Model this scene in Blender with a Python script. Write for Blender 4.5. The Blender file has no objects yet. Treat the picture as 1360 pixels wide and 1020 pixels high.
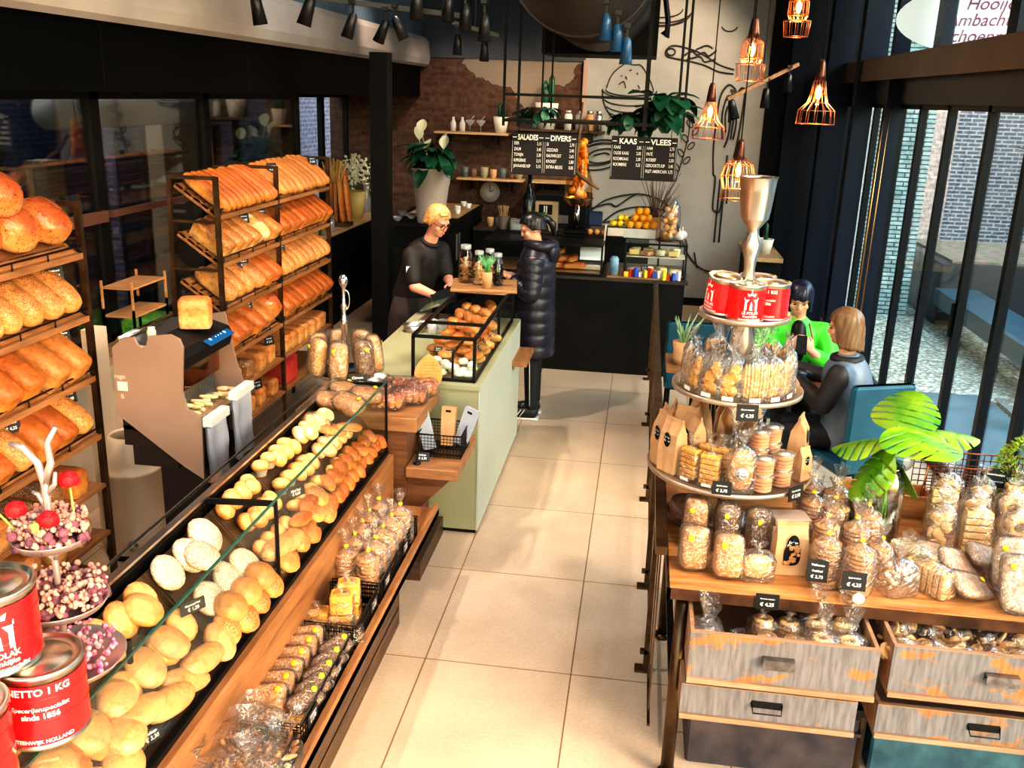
import bpy, math, random
from math import pi, sin, cos, radians as R
from mathutils import Vector, Matrix, Euler, noise
random.seed(7)
SC = bpy.context.scene
COL = SC.collection
# ---------- camera (solved from the vanishing points of floor tiles, posts and shelves)
F_PX, PITCH, YAW, ROLL, CAM_H = 1250.0, R(17.1), R(-7.5), R(-1.95), 2.6
_fw = Vector((sin(YAW)*cos(PITCH), cos(YAW)*cos(PITCH), -sin(PITCH)))
_r = _fw.cross(Vector((0,0,1))).normalized(); _d = _fw.cross(_r)
_rt = _r*cos(ROLL)+_d*sin(ROLL); _dn = _d*cos(ROLL)-_r*sin(ROLL)
cam = bpy.data.cameras.new('camera'); camo = bpy.data.objects.new('camera', cam); COL.objects.link(camo)
cam.sensor_width = 36; cam.lens = F_PX/1360*36; cam.clip_end = 200; cam.clip_start = .05
M3 = Matrix((_rt, -_dn, -_fw)).transposed()
camo.matrix_world = Matrix.Translation((0,0,CAM_H)) @ M3.to_4x4()
SC.camera = camo

# ---------- mesh builder
class MB:
    def __init__(s): s.v=[]; s.f=[]; s.sm=[]
    def add(s, v, f, M=None, smooth=False):
        o=len(s.v)
        if M is not None: v=[M@Vector(p) for p in v]
        s.v += [tuple(p) for p in v]; s.f += [tuple(i+o for i in q) for q in f]; s.sm += [smooth]*len(f)
        return s
    def box(s, x0,x1,y0,y1,z0,z1, M=None):
        v=[(x,y,z) for z in (z0,z1) for y in (y0,y1) for x in (x0,x1)]
        f=[(0,2,3,1),(4,5,7,6),(0,1,5,4),(2,6,7,3),(0,4,6,2),(1,3,7,5)]
        return s.add(v,f,M)
    def cb(s, c, d, M=None):
        return s.box(c[0]-d[0]/2,c[0]+d[0]/2,c[1]-d[1]/2,c[1]+d[1]/2,c[2]-d[2]/2,c[2]+d[2]/2,M)
    def rbox(s, x0,x1,y0,y1,z0,z1, b=.005, M=None):   # bevelled box
        dx,dy=b,b; zs=[(z0,b),(z0+b,0),(z1-b,0),(z1,b)]; v=[]
        for z,i in zs:
            v+=[(x0+i+b*(i==0)*0+(b if i==0 else b),y0+i,z)]*0
        rings=[]
        for z,i in zs:
            X0,X1,Y0,Y1=x0+i,x1-i,y0+i,y1-i
            rings.append([(X0+b,Y0,z),(X1-b,Y0,z),(X1,Y0+b,z),(X1,Y1-b,z),(X1-b,Y1,z),(X0+b,Y1,z),(X0,Y1-b,z),(X0,Y0+b,z)])
        v=[p for r in rings for p in r]; f=[]
        for k in range(3):
            for i in range(8): f.append((k*8+i,k*8+(i+1)%8,(k+1)*8+(i+1)%8,(k+1)*8+i))
        f.append(tuple(range(7,-1,-1))); f.append(tuple(range(24,32)))
        return s.add(v,f,M)
    def lathe(s, prof, n=24, M=None, smooth=True, cap=True, sx=1, sy=1):
        v=[];f=[]
        for r,z in prof:
            for i in range(n):
                a=2*pi*i/n; v.append((r*cos(a)*sx,r*sin(a)*sy,z))
        for k in range(len(prof)-1):
            for i in range(n):
                j=(i+1)%n; f.append((k*n+i,k*n+j,(k+1)*n+j,(k+1)*n+i))
        if cap:
            f.append(tuple(range(n-1,-1,-1))); f.append(tuple((len(prof)-1)*n+i for i in range(n)))
        return s.add(v,f,M,smooth)
    def cyl(s, p, q, r, n=10, r2=None, smooth=True):
        p=Vector(p);q=Vector(q);d=q-p;L=d.length
        if L<1e-6: return s
        M=Matrix.Translation(p)@d.to_track_quat('Z','Y').to_matrix().to_4x4()
        return s.lathe([(r,0),(r if r2 is None else r2,L)],n,M,smooth)
    def bar(s, p, q, w, h=None):  # square bar
        p=Vector(p);q=Vector(q);d=q-p;h=h or w
        M=Matrix.Translation(p)@d.to_track_quat('Z','Y').to_matrix().to_4x4()
        return s.box(-w/2,w/2,-h/2,h/2,0,d.length,M)
    def tube(s, pts, r, n=6, closed=False):
        pts=[Vector(p) for p in pts]; N=len(pts); v=[];f=[]
        up=Vector((0,0,1))
        prev=None
        for i,p in enumerate(pts):
            if closed: t=(pts[(i+1)%N]-pts[i-1])
            else: t=pts[min(i+1,N-1)]-pts[max(i-1,0)]
            t.normalize()
            if prev is None:
                a=t.cross(up)
                if a.length<.1: a=t.cross(Vector((1,0,0)))
            else:
                a=prev-t*prev.dot(t)
                if a.length<1e-4: a=t.cross(up)
            a.normalize(); prev=a; b=t.cross(a)
            rr=r[i] if isinstance(r,(list,tuple)) else r
            for k in range(n):
                g=2*pi*k/n; v.append(p+(a*cos(g)+b*sin(g))*rr)
        m=N if closed else N-1
        for i in range(m):
            i2=(i+1)%N
            for k in range(n):
                j=(k+1)%n; f.append((i*n+k,i*n+j,i2*n+j,i2*n+k))
        if not closed: f.append(tuple(range(n-1,-1,-1))); f.append(tuple((N-1)*n+k for k in range(n)))
        return s.add(v,f,None,True)
    def rings(s, rs, n=20, M=None, smooth=True, cap=True):  # rs: list of (cx,cy,cz,rx,ry)
        v=[];f=[]
        for c in rs:
            for i in range(n):
                a=2*pi*i/n; v.append((c[0]+c[3]*cos(a),c[1]+c[4]*sin(a),c[2]))
        for k in range(len(rs)-1):
            for i in range(n):
                j=(i+1)%n; f.append((k*n+i,k*n+j,(k+1)*n+j,(k+1)*n+i))
        if cap:
            f.append(tuple(range(n-1,-1,-1))); f.append(tuple((len(rs)-1)*n+i for i in range(n)))
        return s.add(v,f,M,smooth)
    def blob(s, c, d, n=14, m=10, e=1.0, flat=0.0, nz=0.0, seed=0, M=None, ez=None):
        """superellipsoid, c centre, d full sizes, e<1 boxier; flat cuts the bottom; nz lumpiness"""
        ez=ez or e
        def sp(x,p): return math.copysign(abs(x)**p,x)
        v=[];f=[]
        for j in range(m+1):
            ph=-pi/2+pi*j/m
            for i in range(n):
                th=2*pi*i/n
                p=Vector((sp(cos(ph),ez)*sp(cos(th),e),sp(cos(ph),ez)*sp(sin(th),e),sp(sin(ph),ez)))
                if nz: p*=1+nz*noise.noise(p*1.7+Vector((seed*3.1,seed*1.7,seed)))
                if flat and p.z<-1+flat: p.z=-1+flat
                v.append((c[0]+p.x*d[0]/2,c[1]+p.y*d[1]/2,c[2]+p.z*d[2]/2))
        for j in range(m):
            for i in range(n):
                k=(i+1)%n; f.append((j*n+i,j*n+k,(j+1)*n+k,(j+1)*n+i))
        return s.add(v,f,M,True)
    def torus(s, c, R0, r, n=14, m=8, M=None, sz=1):
        v=[];f=[]
        for i in range(n):
            a=2*pi*i/n
            for j in range(m):
                b=2*pi*j/m; v.append((c[0]+(R0+r*cos(b))*cos(a),c[1]+(R0+r*cos(b))*sin(a),c[2]+r*sin(b)*sz))
        for i in range(n):
            for j in range(m):
                i2=(i+1)%n;j2=(j+1)%m; f.append((i*m+j,i2*m+j,i2*m+j2,i*m+j2))
        return s.add(v,f,M,True)
    def prism(s, poly, y0, y1, M=None):  # polygon in (x,z), extruded along y
        n=len(poly); v=[(p[0],y0,p[1]) for p in poly]+[(p[0],y1,p[1]) for p in poly]
        f=[tuple(range(n)),tuple(range(2*n-1,n-1,-1))]+[(i,n+i,n+(i+1)%n,(i+1)%n) for i in range(n)]
        return s.add(v,f,M)
    def mesh(s, name, mat=None):
        me=bpy.data.meshes.new(name); me.from_pydata(s.v,[],s.f)
        me.polygons.foreach_set('use_smooth',s.sm); me.validate(); me.update()
        import bmesh
        bm=bmesh.new(); bm.from_mesh(me); bmesh.ops.recalc_face_normals(bm,faces=bm.faces[:]); bm.to_mesh(me); bm.free()
        if mat: me.materials.append(mat)
        return me

def link(name, data, parent=None, loc=(0,0,0), rot=(0,0,0), scale=1):
    o=bpy.data.objects.new(name,data); COL.objects.link(o)
    o.location=loc; o.rotation_euler=rot; o.scale=(scale,)*3 if isinstance(scale,(int,float)) else scale
    if parent: o.parent=parent
    return o
def part(name, mb, mat, parent=None, label=None, **k):
    me=mb.mesh(name,mat) if isinstance(mb,MB) else mb
    o=link(name,me,parent,**k)
    if label: o['label']=label
    return o
LONG=[]
def thing(name, label, cat, loc=(0,0,0), rot=(0,0,0), group=None, scale=1, data=None):
    o=link(name,data,None,loc,rot if isinstance(rot,(tuple,Euler)) else (0,0,rot),scale)
    o['label']=label; o['category']=cat
    if len(label.split())>16: LONG.append(label)
    if group: o['group']=group
    return o
def solo(name, mb, mat, label, cat, group=None, **k):
    me=mb.mesh(name,mat) if isinstance(mb,MB) else mb
    o=link(name,me,None,**k); o['label']=label; o['category']=cat
    if group: o['group']=group
    return o
def struct(name, mb, mat, parent=None):
    o=part(name,mb,mat,parent)
    if not parent: o['kind']='structure'
    return o
def place(spec, name, label, cat, loc, rot=(0,0,0), group=None, scale=1):
    """spec: list of (part name, mesh, [sub specs]); a single unnamed mesh makes a one-mesh thing"""
    if len(spec)==1 and spec[0][0] is None:
        return thing(name,label,cat,loc,rot,group,scale,spec[0][1])
    t=thing(name,label,cat,loc,rot,group,scale)
    for p in spec:
        c=link(p[0],p[1],t)
        for q in (p[2] if len(p)>2 else []): link(q[0],q[1],c)
    return t
ORD=['','second ','third ','fourth ','fifth ','sixth ','seventh ','eighth ','ninth ','tenth ','eleventh ','twelfth ','thirteenth ','fourteenth ','fifteenth ','sixteenth ','seventeenth ','eighteenth ','nineteenth ','twentieth ']
NTH=['first']+[o.strip() for o in ORD[1:]]

# ---------- text as mesh
_tx={}
def text_mesh(body, size=1.0, bold=0.0, shear=0.0, depth=0.0, align='CENTER'):
    k=(body,size,bold,shear,depth,align)
    if k in _tx: return _tx[k]
    cu=bpy.data.curves.new('t','FONT'); cu.body=body; cu.size=size; cu.align_x=align; cu.align_y='CENTER'
    cu.offset=bold*size; cu.shear=shear; cu.extrude=depth; cu.resolution_u=3
    o=bpy.data.objects.new('t',cu); COL.objects.link(o)
    dg=bpy.context.evaluated_depsgraph_get(); me=bpy.data.meshes.new_from_object(o.evaluated_get(dg))
    bpy.data.objects.remove(o); bpy.data.curves.remove(cu)
    vs=[tuple(v.co) for v in me.vertices]; fs=[tuple(p.vertices) for p in me.polygons]
    bpy.data.meshes.remove(me)
    _tx[k]=(vs,fs); return _tx[k]
def tb(mb, body, x, z, size, y=0, bold=0.01, shear=0, width=None, align='CENTER', sx=1):
    """lettering in the xz plane facing -y"""
    vs,fs=text_mesh(body,size,bold,shear,0,align)
    k=sx
    if width and vs:
        w=max(v[0] for v in vs)-min(v[0] for v in vs); k=width/w
    mb.add([(x+v[0]*k,y,z+v[1]) for v in vs],fs)

# ---------- materials
MATS={}
def nt(name):
    m=bpy.data.materials.new(name); m.use_nodes=True
    t=m.node_tree; t.nodes.clear(); out=t.nodes.new('ShaderNodeOutputMaterial')
    return m,t,out
def N(t,kind,**k):
    n=t.nodes.new('ShaderNode'+kind)
    for a,b in k.items():
        if a in n.inputs: n.inputs[a].default_value=b
        else: setattr(n,a,b)
    return n
def rgb(c):
    if isinstance(c,str):
        c=c.lstrip('#'); v=[int(c[i:i+2],16)/255 for i in (0,2,4)]
        return tuple(x/12.92 if x<=.04045 else ((x+.055)/1.055)**2.4 for x in v)+(1,)
    return tuple(c)+(1,) if len(c)==3 else c
def ramp(t, fac, stops, interp='LINEAR'):
    n=t.nodes.new('ShaderNodeValToRGB'); n.color_ramp.interpolation=interp; e=n.color_ramp.elements
    while len(e)<len(stops): e.new(.5)
    for x,(p,c) in zip(e,stops): x.position=p; x.color=rgb(c)
    t.links.new(fac,n.inputs[0]); return n.outputs[0]
def mixc(t,f,a,b,mode='MIX'):
    n=t.nodes.new('ShaderNodeMix'); n.data_type='RGBA'; n.blend_type=mode
    for i,x in ((0,f),(6,a),(7,b)):
        if isinstance(x,(int,float)): n.inputs[i].default_value=x
        elif isinstance(x,(tuple,str)): n.inputs[i].default_value=rgb(x)
        else: t.links.new(x,n.inputs[i])
    return n.outputs[2]
def mapped(t, coord='Object', scale=(1,1,1), rot=(0,0,0)):
    tc=N(t,'TexCoord'); mp=N(t,'Mapping'); mp.inputs['Scale'].default_value=scale; mp.inputs['Rotation'].default_value=rot
    t.links.new(tc.outputs[coord],mp.inputs[0]); return mp.outputs[0]
def mat(name, c1, c2=None, scale=20, rough=.5, metal=0, bump=0, bscale=None, stretch=(1,1,1), rand=0, spec=.5, emit=None, es=0, detail=4, contrast=(.35,.65), coat=0, trans=0, sss=0, coord='Object'):
    if name in MATS: return MATS[name]
    m,t,out=nt(name); b=N(t,'BsdfPrincipled'); t.links.new(b.outputs[0],out.inputs[0])
    b.inputs['Roughness'].default_value=rough; b.inputs['Metallic'].default_value=metal
    b.inputs['Specular IOR Level'].default_value=spec; b.inputs['Coat Weight'].default_value=coat
    if sss: b.inputs['Subsurface Weight'].default_value=sss; b.inputs['Subsurface Scale'].default_value=.02
    col=None
    v=mapped(t,coord,stretch)
    if c2 is not None:
        nz=N(t,'TexNoise',Scale=scale,Detail=detail); t.links.new(v,nz.inputs['Vector'])
        col=ramp(t,nz.outputs['Fac'],[(contrast[0],c1),(contrast[1],c2)])
    if rand:
        oi=N(t,'ObjectInfo'); mr=N(t,'MapRange'); mr.inputs['To Min'].default_value=1-rand; mr.inputs['To Max'].default_value=1+rand
        t.links.new(oi.outputs['Random'],mr.inputs[0])
        hs=N(t,'HueSaturation'); t.links.new(mr.outputs[0],hs.inputs['Value'])
        if col is not None: t.links.new(col,hs.inputs['Color'])
        else: hs.inputs['Color'].default_value=rgb(c1)
        col=hs.outputs[0]
    if col is None: b.inputs['Base Color'].default_value=rgb(c1)
    else: t.links.new(col,b.inputs['Base Color'])
    if bump:
        nb=N(t,'TexNoise',Scale=bscale or scale,Detail=3); t.links.new(v,nb.inputs['Vector'])
        bp=N(t,'Bump',Strength=bump,Distance=.01); t.links.new(nb.outputs['Fac'],bp.inputs['Height']); t.links.new(bp.outputs[0],b.inputs['Normal'])
    if emit: b.inputs['Emission Color'].default_value=rgb(emit); b.inputs['Emission Strength'].default_value=es
    if trans: b.inputs['Transmission Weight'].default_value=trans
    MATS[name]=m; return m
def film(name, tint=(1,1,1), gl=.12, rough=.08, bump=0, bscale=30, haze=0.0, hc=(1,1,1)):
    """thin clear sheet: see-through with a mirror-like sheen"""
    if name in MATS: return MATS[name]
    m,t,out=nt(name); tr=N(t,'BsdfTransparent'); tr.inputs[0].default_value=rgb(tint)
    g=N(t,'BsdfGlossy',Roughness=rough); fr=N(t,'LayerWeight',Blend=.25); mx=N(t,'MixShader')
    mr=N(t,'MapRange'); mr.inputs['To Min'].default_value=gl*.5; mr.inputs['To Max'].default_value=min(1,gl*4)
    t.links.new(fr.outputs['Fresnel'],mr.inputs[0]); t.links.new(mr.outputs[0],mx.inputs[0])
    t.links.new(tr.outputs[0],mx.inputs[1]); t.links.new(g.outputs[0],mx.inputs[2]); last=mx.outputs[0]
    if haze:
        d=N(t,'BsdfTranslucent'); d.inputs[0].default_value=rgb(hc); d2=N(t,'BsdfDiffuse'); d2.inputs[0].default_value=rgb(hc)
        ad=N(t,'MixShader'); ad.inputs[0].default_value=.5; t.links.new(d.outputs[0],ad.inputs[1]); t.links.new(d2.outputs[0],ad.inputs[2])
        m2=N(t,'MixShader'); m2.inputs[0].default_value=haze; t.links.new(last,m2.inputs[1]); t.links.new(ad.outputs[0],m2.inputs[2]); last=m2.outputs[0]
    if bump:
        v=mapped(t); nb=N(t,'TexNoise',Scale=bscale,Detail=2,Distortion=1.5); t.links.new(v,nb.inputs['Vector'])
        bp=N(t,'Bump',Strength=bump,Distance=.02); t.links.new(nb.outputs['Fac'],bp.inputs['Height']); t.links.new(bp.outputs[0],g.inputs['Normal'])
        t.links.new(bp.outputs[0],fr.inputs['Normal'])
    t.links.new(last,out.inputs[0]); MATS[name]=m; return m
def bread(name, pale, gold, dark, top=.5, spots=None, sscale=60, samt=.45, rough=.5, bump=.55, rand=.15, dust=None):
    if name in MATS: return MATS[name]
    m,t,out=nt(name); b=N(t,'BsdfPrincipled',Roughness=rough); t.links.new(b.outputs[0],out.inputs[0])
    tc=N(t,'TexCoord'); sp=N(t,'SeparateXYZ'); t.links.new(tc.outputs['Generated'],sp.inputs[0])
    nz=N(t,'TexNoise',Scale=9,Detail=4); t.links.new(tc.outputs['Object'],nz.inputs['Vector'])
    ma=N(t,'Math',operation='MULTIPLY_ADD'); t.links.new(nz.outputs['Fac'],ma.inputs[0]); ma.inputs[1].default_value=.7
    ad=N(t,'Math',operation='SUBTRACT'); t.links.new(sp.outputs['Z'],ad.inputs[0]); ad.inputs[1].default_value=.35
    t.links.new(ad.outputs[0],ma.inputs[2])
    col=ramp(t,ma.outputs[0],[(max(.02,top-.38),pale),(top,gold),(min(.98,top+.42),dark)])
    h=None
    if spots:
        vo=N(t,'TexVoronoi',Scale=sscale); t.links.new(tc.outputs['Object'],vo.inputs['Vector'])
        lt=N(t,'Math',operation='LESS_THAN'); lt.inputs[1].default_value=samt; t.links.new(vo.outputs['Distance'],lt.inputs[0])
        col=mixc(t,lt.outputs[0],col,spots)
    if dust:
        n2=N(t,'TexNoise',Scale=14,Detail=5); t.links.new(tc.outputs['Object'],n2.inputs['Vector'])
        f=ramp(t,n2.outputs['Fac'],[(.42,(0,0,0)),(.6,(1,1,1))])
        mm=N(t,'Math',operation='MULTIPLY'); t.links.new(f,mm.inputs[0]); t.links.new(sp.outputs['Z'],mm.inputs[1])
        col=mixc(t,mm.outputs[0],col,dust)
    n3=N(t,'TexNoise',Scale=32,Detail=6,Roughness=.7); t.links.new(tc.outputs['Object'],n3.inputs['Vector'])
    col=mixc(t,.85,col,ramp(t,n3.outputs['Fac'],[(.32,(.62,.52,.44)),(.5,(1,1,1)),(.68,(1.18,1.16,1.12))]),'MULTIPLY')
    oi=N(t,'ObjectInfo'); mr=N(t,'MapRange'); mr.inputs['To Min'].default_value=1-rand; mr.inputs['To Max'].default_value=1+rand
    t.links.new(oi.outputs['Random'],mr.inputs[0]); hs=N(t,'HueSaturation'); t.links.new(mr.outputs[0],hs.inputs['Value']); t.links.new(col,hs.inputs['Color'])
    t.links.new(hs.outputs[0],b.inputs['Base Color'])
    nb=N(t,'TexNoise',Scale=45,Detail=4); t.links.new(tc.outputs['Object'],nb.inputs['Vector'])
    bp=N(t,'Bump',Strength=bump,Distance=.01); t.links.new(nb.outputs['Fac'],bp.inputs['Height']); t.links.new(bp.outputs[0],b.inputs['Normal'])
    MATS[name]=m; return m
def wood(name, c1, c2, scale=6, axis='y', rough=.45, bump=.08, planks=None):
    if name in MATS: return MATS[name]
    m,t,out=nt(name); b=N(t,'BsdfPrincipled',Roughness=rough); t.links.new(b.outputs[0],out.inputs[0])
    st={'x':(.12,1,1),'y':(1,.12,1),'z':(1,1,.12)}[axis]
    v=mapped(t,'Object',st); nz=N(t,'TexNoise',Scale=scale*3,Detail=8,Distortion=1.2); t.links.new(v,nz.inputs['Vector'])
    n2=N(t,'TexNoise',Scale=scale*16,Detail=3); t.links.new(v,n2.inputs['Vector'])
    mx=N(t,'Math',operation='MULTIPLY_ADD'); t.links.new(n2.outputs['Fac'],mx.inputs[0]); mx.inputs[1].default_value=.35
    s2=N(t,'Math',operation='MULTIPLY'); t.links.new(nz.outputs['Fac'],s2.inputs[0]); s2.inputs[1].default_value=.75; t.links.new(s2.outputs[0],mx.inputs[2])
    col=ramp(t,mx.outputs[0],[(.35,c1),(.68,c2)]); t.links.new(col,b.inputs['Base Color'])
    bp=N(t,'Bump',Strength=bump,Distance=.01); t.links.new(mx.outputs[0],bp.inputs['Height']); t.links.new(bp.outputs[0],b.inputs['Normal'])
    MATS[name]=m; return m
def brick(name, c1, c2, mortar, plane='xz', sc=1.0, bw=.21, rh=.065, ms=.012, rough=.85, bump=.5, plaster=None):
    if name in MATS: return MATS[name]
    m,t,out=nt(name); b=N(t,'BsdfPrincipled',Roughness=rough); t.links.new(b.outputs[0],out.inputs[0])
    tc=N(t,'TexCoord'); sp=N(t,'SeparateXYZ'); t.links.new(tc.outputs['Object'],sp.inputs[0]); cb=N(t,'CombineXYZ')
    t.links.new(sp.outputs['X' if plane=='xz' else 'Y'],cb.inputs[0]); t.links.new(sp.outputs['Z'],cb.inputs[1])
    br=N(t,'TexBrick',Scale=1.0); t.links.new(cb.outputs[0],br.inputs['Vector'])
    br.inputs['Color1'].default_value=rgb(c1); br.inputs['Color2'].default_value=rgb(c2); br.inputs['Mortar'].default_value=rgb(mortar)
    br.inputs['Brick Width'].default_value=bw*sc; br.inputs['Row Height'].default_value=rh*sc; br.inputs['Mortar Size'].default_value=ms*sc
    nz=N(t,'TexNoise',Scale=14,Detail=5); t.links.new(tc.outputs['Object'],nz.inputs['Vector'])
    col=mixc(t,.6,br.outputs['Color'],ramp(t,nz.outputs['Fac'],[(.3,(.25,.25,.25)),(.7,(1.3,1.3,1.3))]),'MULTIPLY')
    t.links.new(col,b.inputs['Base Color'])
    bp=N(t,'Bump',Strength=bump,Distance=.02); bp.invert=True; t.links.new(br.outputs['Fac'],bp.inputs['Height']); t.links.new(bp.outputs[0],b.inputs['Normal'])
    MATS[name]=m; return m

BLACK=mat('black_steel',(.006,.006,.006),rough=.45,spec=.3)
MATTE=mat('matte_black',(.005,.005,.005),(.009,.008,.008),scale=3,rough=.6,spec=.25)
BRONZE=mat('bronze_steel',(.09,.055,.03),(.17,.10,.055),scale=12,rough=.38,metal=.85)
CHROME=mat('polished_silver',(.80,.76,.72),(.68,.64,.6),scale=5,rough=.16,metal=1)
SILVER=mat('brushed_silver',(.62,.58,.55),(.7,.66,.62),scale=8,rough=.3,metal=1)
OAK=wood('oak',(.17,.072,.026),(.35,.165,.068),5,'y')
OAKX=wood('oak_x',(.26,.12,.045),(.46,.25,.11),5,'x')
WALNUT=wood('walnut',(.09,.035,.015),(.19,.085,.038),6,'x')
WALNUTT=wood('walnut_top',(.20,.09,.04),(.36,.18,.08),6,'x')
DARKW=wood('dark_wood',(.035,.02,.012),(.10,.055,.03),6,'y')
GLASS=film('clear_glass',(.965,.985,.97),.045,.01)
EDGE=mat('glass_edge',(.02,.10,.075),rough=.15,spec=.8)
BAGF=film('clear_bag',(.99,.99,.99),.17,.16,bump=1.0,bscale=24,haze=.035)
WHITEC=mat('card_lettering',(.85,.85,.83),rough=.6)
CARDB=mat('card_black',(.012,.011,.012),rough=.45)
YEL=mat('yellow_sticker',(.95,.62,.02),rough=.5)
PAPER=mat('white_paper',(.62,.60,.57),(.70,.68,.65),scale=8,rough=.7)
KRAFT=mat('kraft_paper',(.46,.26,.13),(.56,.34,.18),scale=7,rough=.75,bump=.25,bscale=18,rand=.08)
# ================= the room =================
def floor_mat():
    m,t,out=nt('stone_tiles'); b=N(t,'BsdfPrincipled'); t.links.new(b.outputs[0],out.inputs[0])
    tc=N(t,'TexCoord'); mp=N(t,'Mapping'); t.links.new(tc.outputs['Object'],mp.inputs[0]); mp.inputs['Location'].default_value=(.178,-.0,0)
    br=N(t,'TexBrick',Scale=1.0); br.offset=0.0; br.inputs['Brick Width'].default_value=.70; br.inputs['Row Height'].default_value=.905
    br.inputs['Mortar Size'].default_value=.0035; br.inputs['Mortar Smooth'].default_value=0.1
    mp.inputs['Location'].default_value=(.18,-.225+.905,0)
    t.links.new(mp.outputs[0],br.inputs['Vector'])
    br.inputs['Color1'].default_value=rgb((.56,.43,.31)); br.inputs['Color2'].default_value=rgb((.60,.465,.34)); br.inputs['Mortar'].default_value=rgb((.25,.15,.08))
    n1=N(t,'TexNoise',Scale=2.2,Detail=8,Roughness=.65); t.links.new(tc.outputs['Object'],n1.inputs['Vector'])
    n2=N(t,'TexNoise',Scale=60,Detail=4); t.links.new(tc.outputs['Object'],n2.inputs['Vector'])
    c=mixc(t,.55,br.outputs['Color'],ramp(t,n1.outputs['Fac'],[(.3,(.74,.72,.70)),(.7,(1.12,1.12,1.12))]),'MULTIPLY')
    c=mixc(t,.35,c,ramp(t,n2.outputs['Fac'],[(.3,(.75,.73,.7)),(.7,(1.1,1.1,1.1))]),'MULTIPLY')
    t.links.new(c,b.inputs['Base Color'])
    t.links.new(ramp(t,n1.outputs['Fac'],[(.3,(.36,.36,.36)),(.7,(.55,.55,.55))]),b.inputs['Roughness'])
    bp=N(t,'Bump',Strength=.25,Distance=.004); bp.invert=True; t.links.new(br.outputs['Fac'],bp.inputs['Height']); t.links.new(bp.outputs[0],b.inputs['Normal'])
    return m
XL,XR,YB,ZC=-3.3,2.3,12.5,4.6
struct('floor',MB().box(-4.1,XR+.1,-1.5,YB+.1,-.12,0),floor_mat())
CEIL=mat('ceiling_dark',(.030,.036,.045),(.05,.058,.07),scale=2,rough=.8)
struct('ceiling',MB().box(-4.3,XR+.6,-1.6,YB+.3,ZC,ZC+.15),CEIL)
# back wall: grey plaster with chalk-like drawings on the right, brick and plaster patch on the left
GREYW=mat('grey_plaster',(.33,.325,.32),(.42,.41,.40),scale=1.6,rough=.8,detail=7)
DKW=mat('dark_bulkhead',(.05,.06,.075),(.09,.10,.12),scale=1.2,rough=.8)
struct('wall_back',MB().box(-.85,XR+.4,YB,YB+.2,-.1,ZC),GREYW)
struct('wall_back_upper',MB().box(-4.2,-.85,YB-.02,YB+.2,3.02,ZC),DKW)
def brickpatch():
    m=brick('old_brick',(.11,.042,.025),(.19,.085,.05),(.11,.08,.06),'xz')
    t=m.node_tree; b=[n for n in t.nodes if n.type=='BSDF_PRINCIPLED'][0]; src=b.inputs['Base Color'].links[0].from_socket
    tc=N(t,'TexCoord'); sp=N(t,'SeparateXYZ'); t.links.new(tc.outputs['Object'],sp.inputs[0])
    # plaster where z is high and x lies in the middle: stepped edge from a coarse noise
    nz=N(t,'TexNoise',Scale=3.5,Detail=5); t.links.new(tc.outputs['Object'],nz.inputs['Vector'])
    ax=N(t,'Math',operation='ADD'); t.links.new(sp.outputs['X'],ax.inputs[0]); ax.inputs[1].default_value=1.62
    ab=N(t,'Math',operation='ABSOLUTE'); t.links.new(ax.outputs[0],ab.inputs[0])
    # height limit 2.42 + 0.7*|x+1.62| + noise
    ml=N(t,'Math',operation='MULTIPLY_ADD'); t.links.new(ab.outputs[0],ml.inputs[0]); ml.inputs[1].default_value=.72
    mn=N(t,'Math',operation='MULTIPLY_ADD'); t.links.new(nz.outputs['Fac'],mn.inputs[0]); mn.inputs[1].default_value=.7; mn.inputs[2].default_value=2.08
    t.links.new(mn.outputs[0],ml.inputs[2])
    gt=N(t,'Math',operation='GREATER_THAN'); t.links.new(sp.outputs['Z'],gt.inputs[0]); t.links.new(ml.outputs[0],gt.inputs[1])
    c=mixc(t,gt.outputs[0],src,(.30,.24,.19)); t.links.new(c,b.inputs['Base Color'])
    return m
struct('wall_back_brick',MB().box(-4.2,-.85,YB,YB+.2,-.1,3.02),brickpatch())
struct('trim_brick_edge',MB().box(-.87,-.82,YB-.05,YB,1.3,3.04),mat('pink_trim',(.5,.33,.28),rough=.6))
struct('baseboard_back',MB().box(.5,XR,YB-.03,YB,0,.10),MATTE)
# left wall: dark fascia over a long strip of shop windows, curved soffit above
struct('wall_left_fascia',MB().box(XL-.15,XL+.32,-1.5,9.0,2.54,2.98).box(-4.1,XL+.32,9.0,YB,2.54,2.98),mat('fascia_panel',(.003,.003,.003),rough=.5,spec=.15))
struct('trim_fascia_joints',MB().box(XL+.318,XL+.324,5.05,5.06,2.56,2.95).box(XL+.318,XL+.324,7.0,7.01,2.56,2.95).box(XL+.318,XL+.324,9.0,9.01,2.56,2.95),BLACK)
mb=MB()
prof=[(-2.97,2.92),(-2.90,2.90),(-2.86,2.93),(-2.84,3.0),(-2.86,3.2),(-2.90,3.26),(-3.3,3.3),(-3.3,2.93)]
mb.prism(prof,-1.5,YB-.02)
SOFF=mat('soffit_plaster',(.43,.38,.35),(.52,.47,.43),scale=2.5,rough=.65,detail=6)
struct('trim_soffit_left',mb,SOFF)
struct('wall_left_upper',MB().box(-3.4,-2.96,-1.5,YB,3.26,ZC),mat('blue_grey_plaster',(.13,.20,.26),(.20,.27,.33),scale=1.5,rough=.7))
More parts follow.
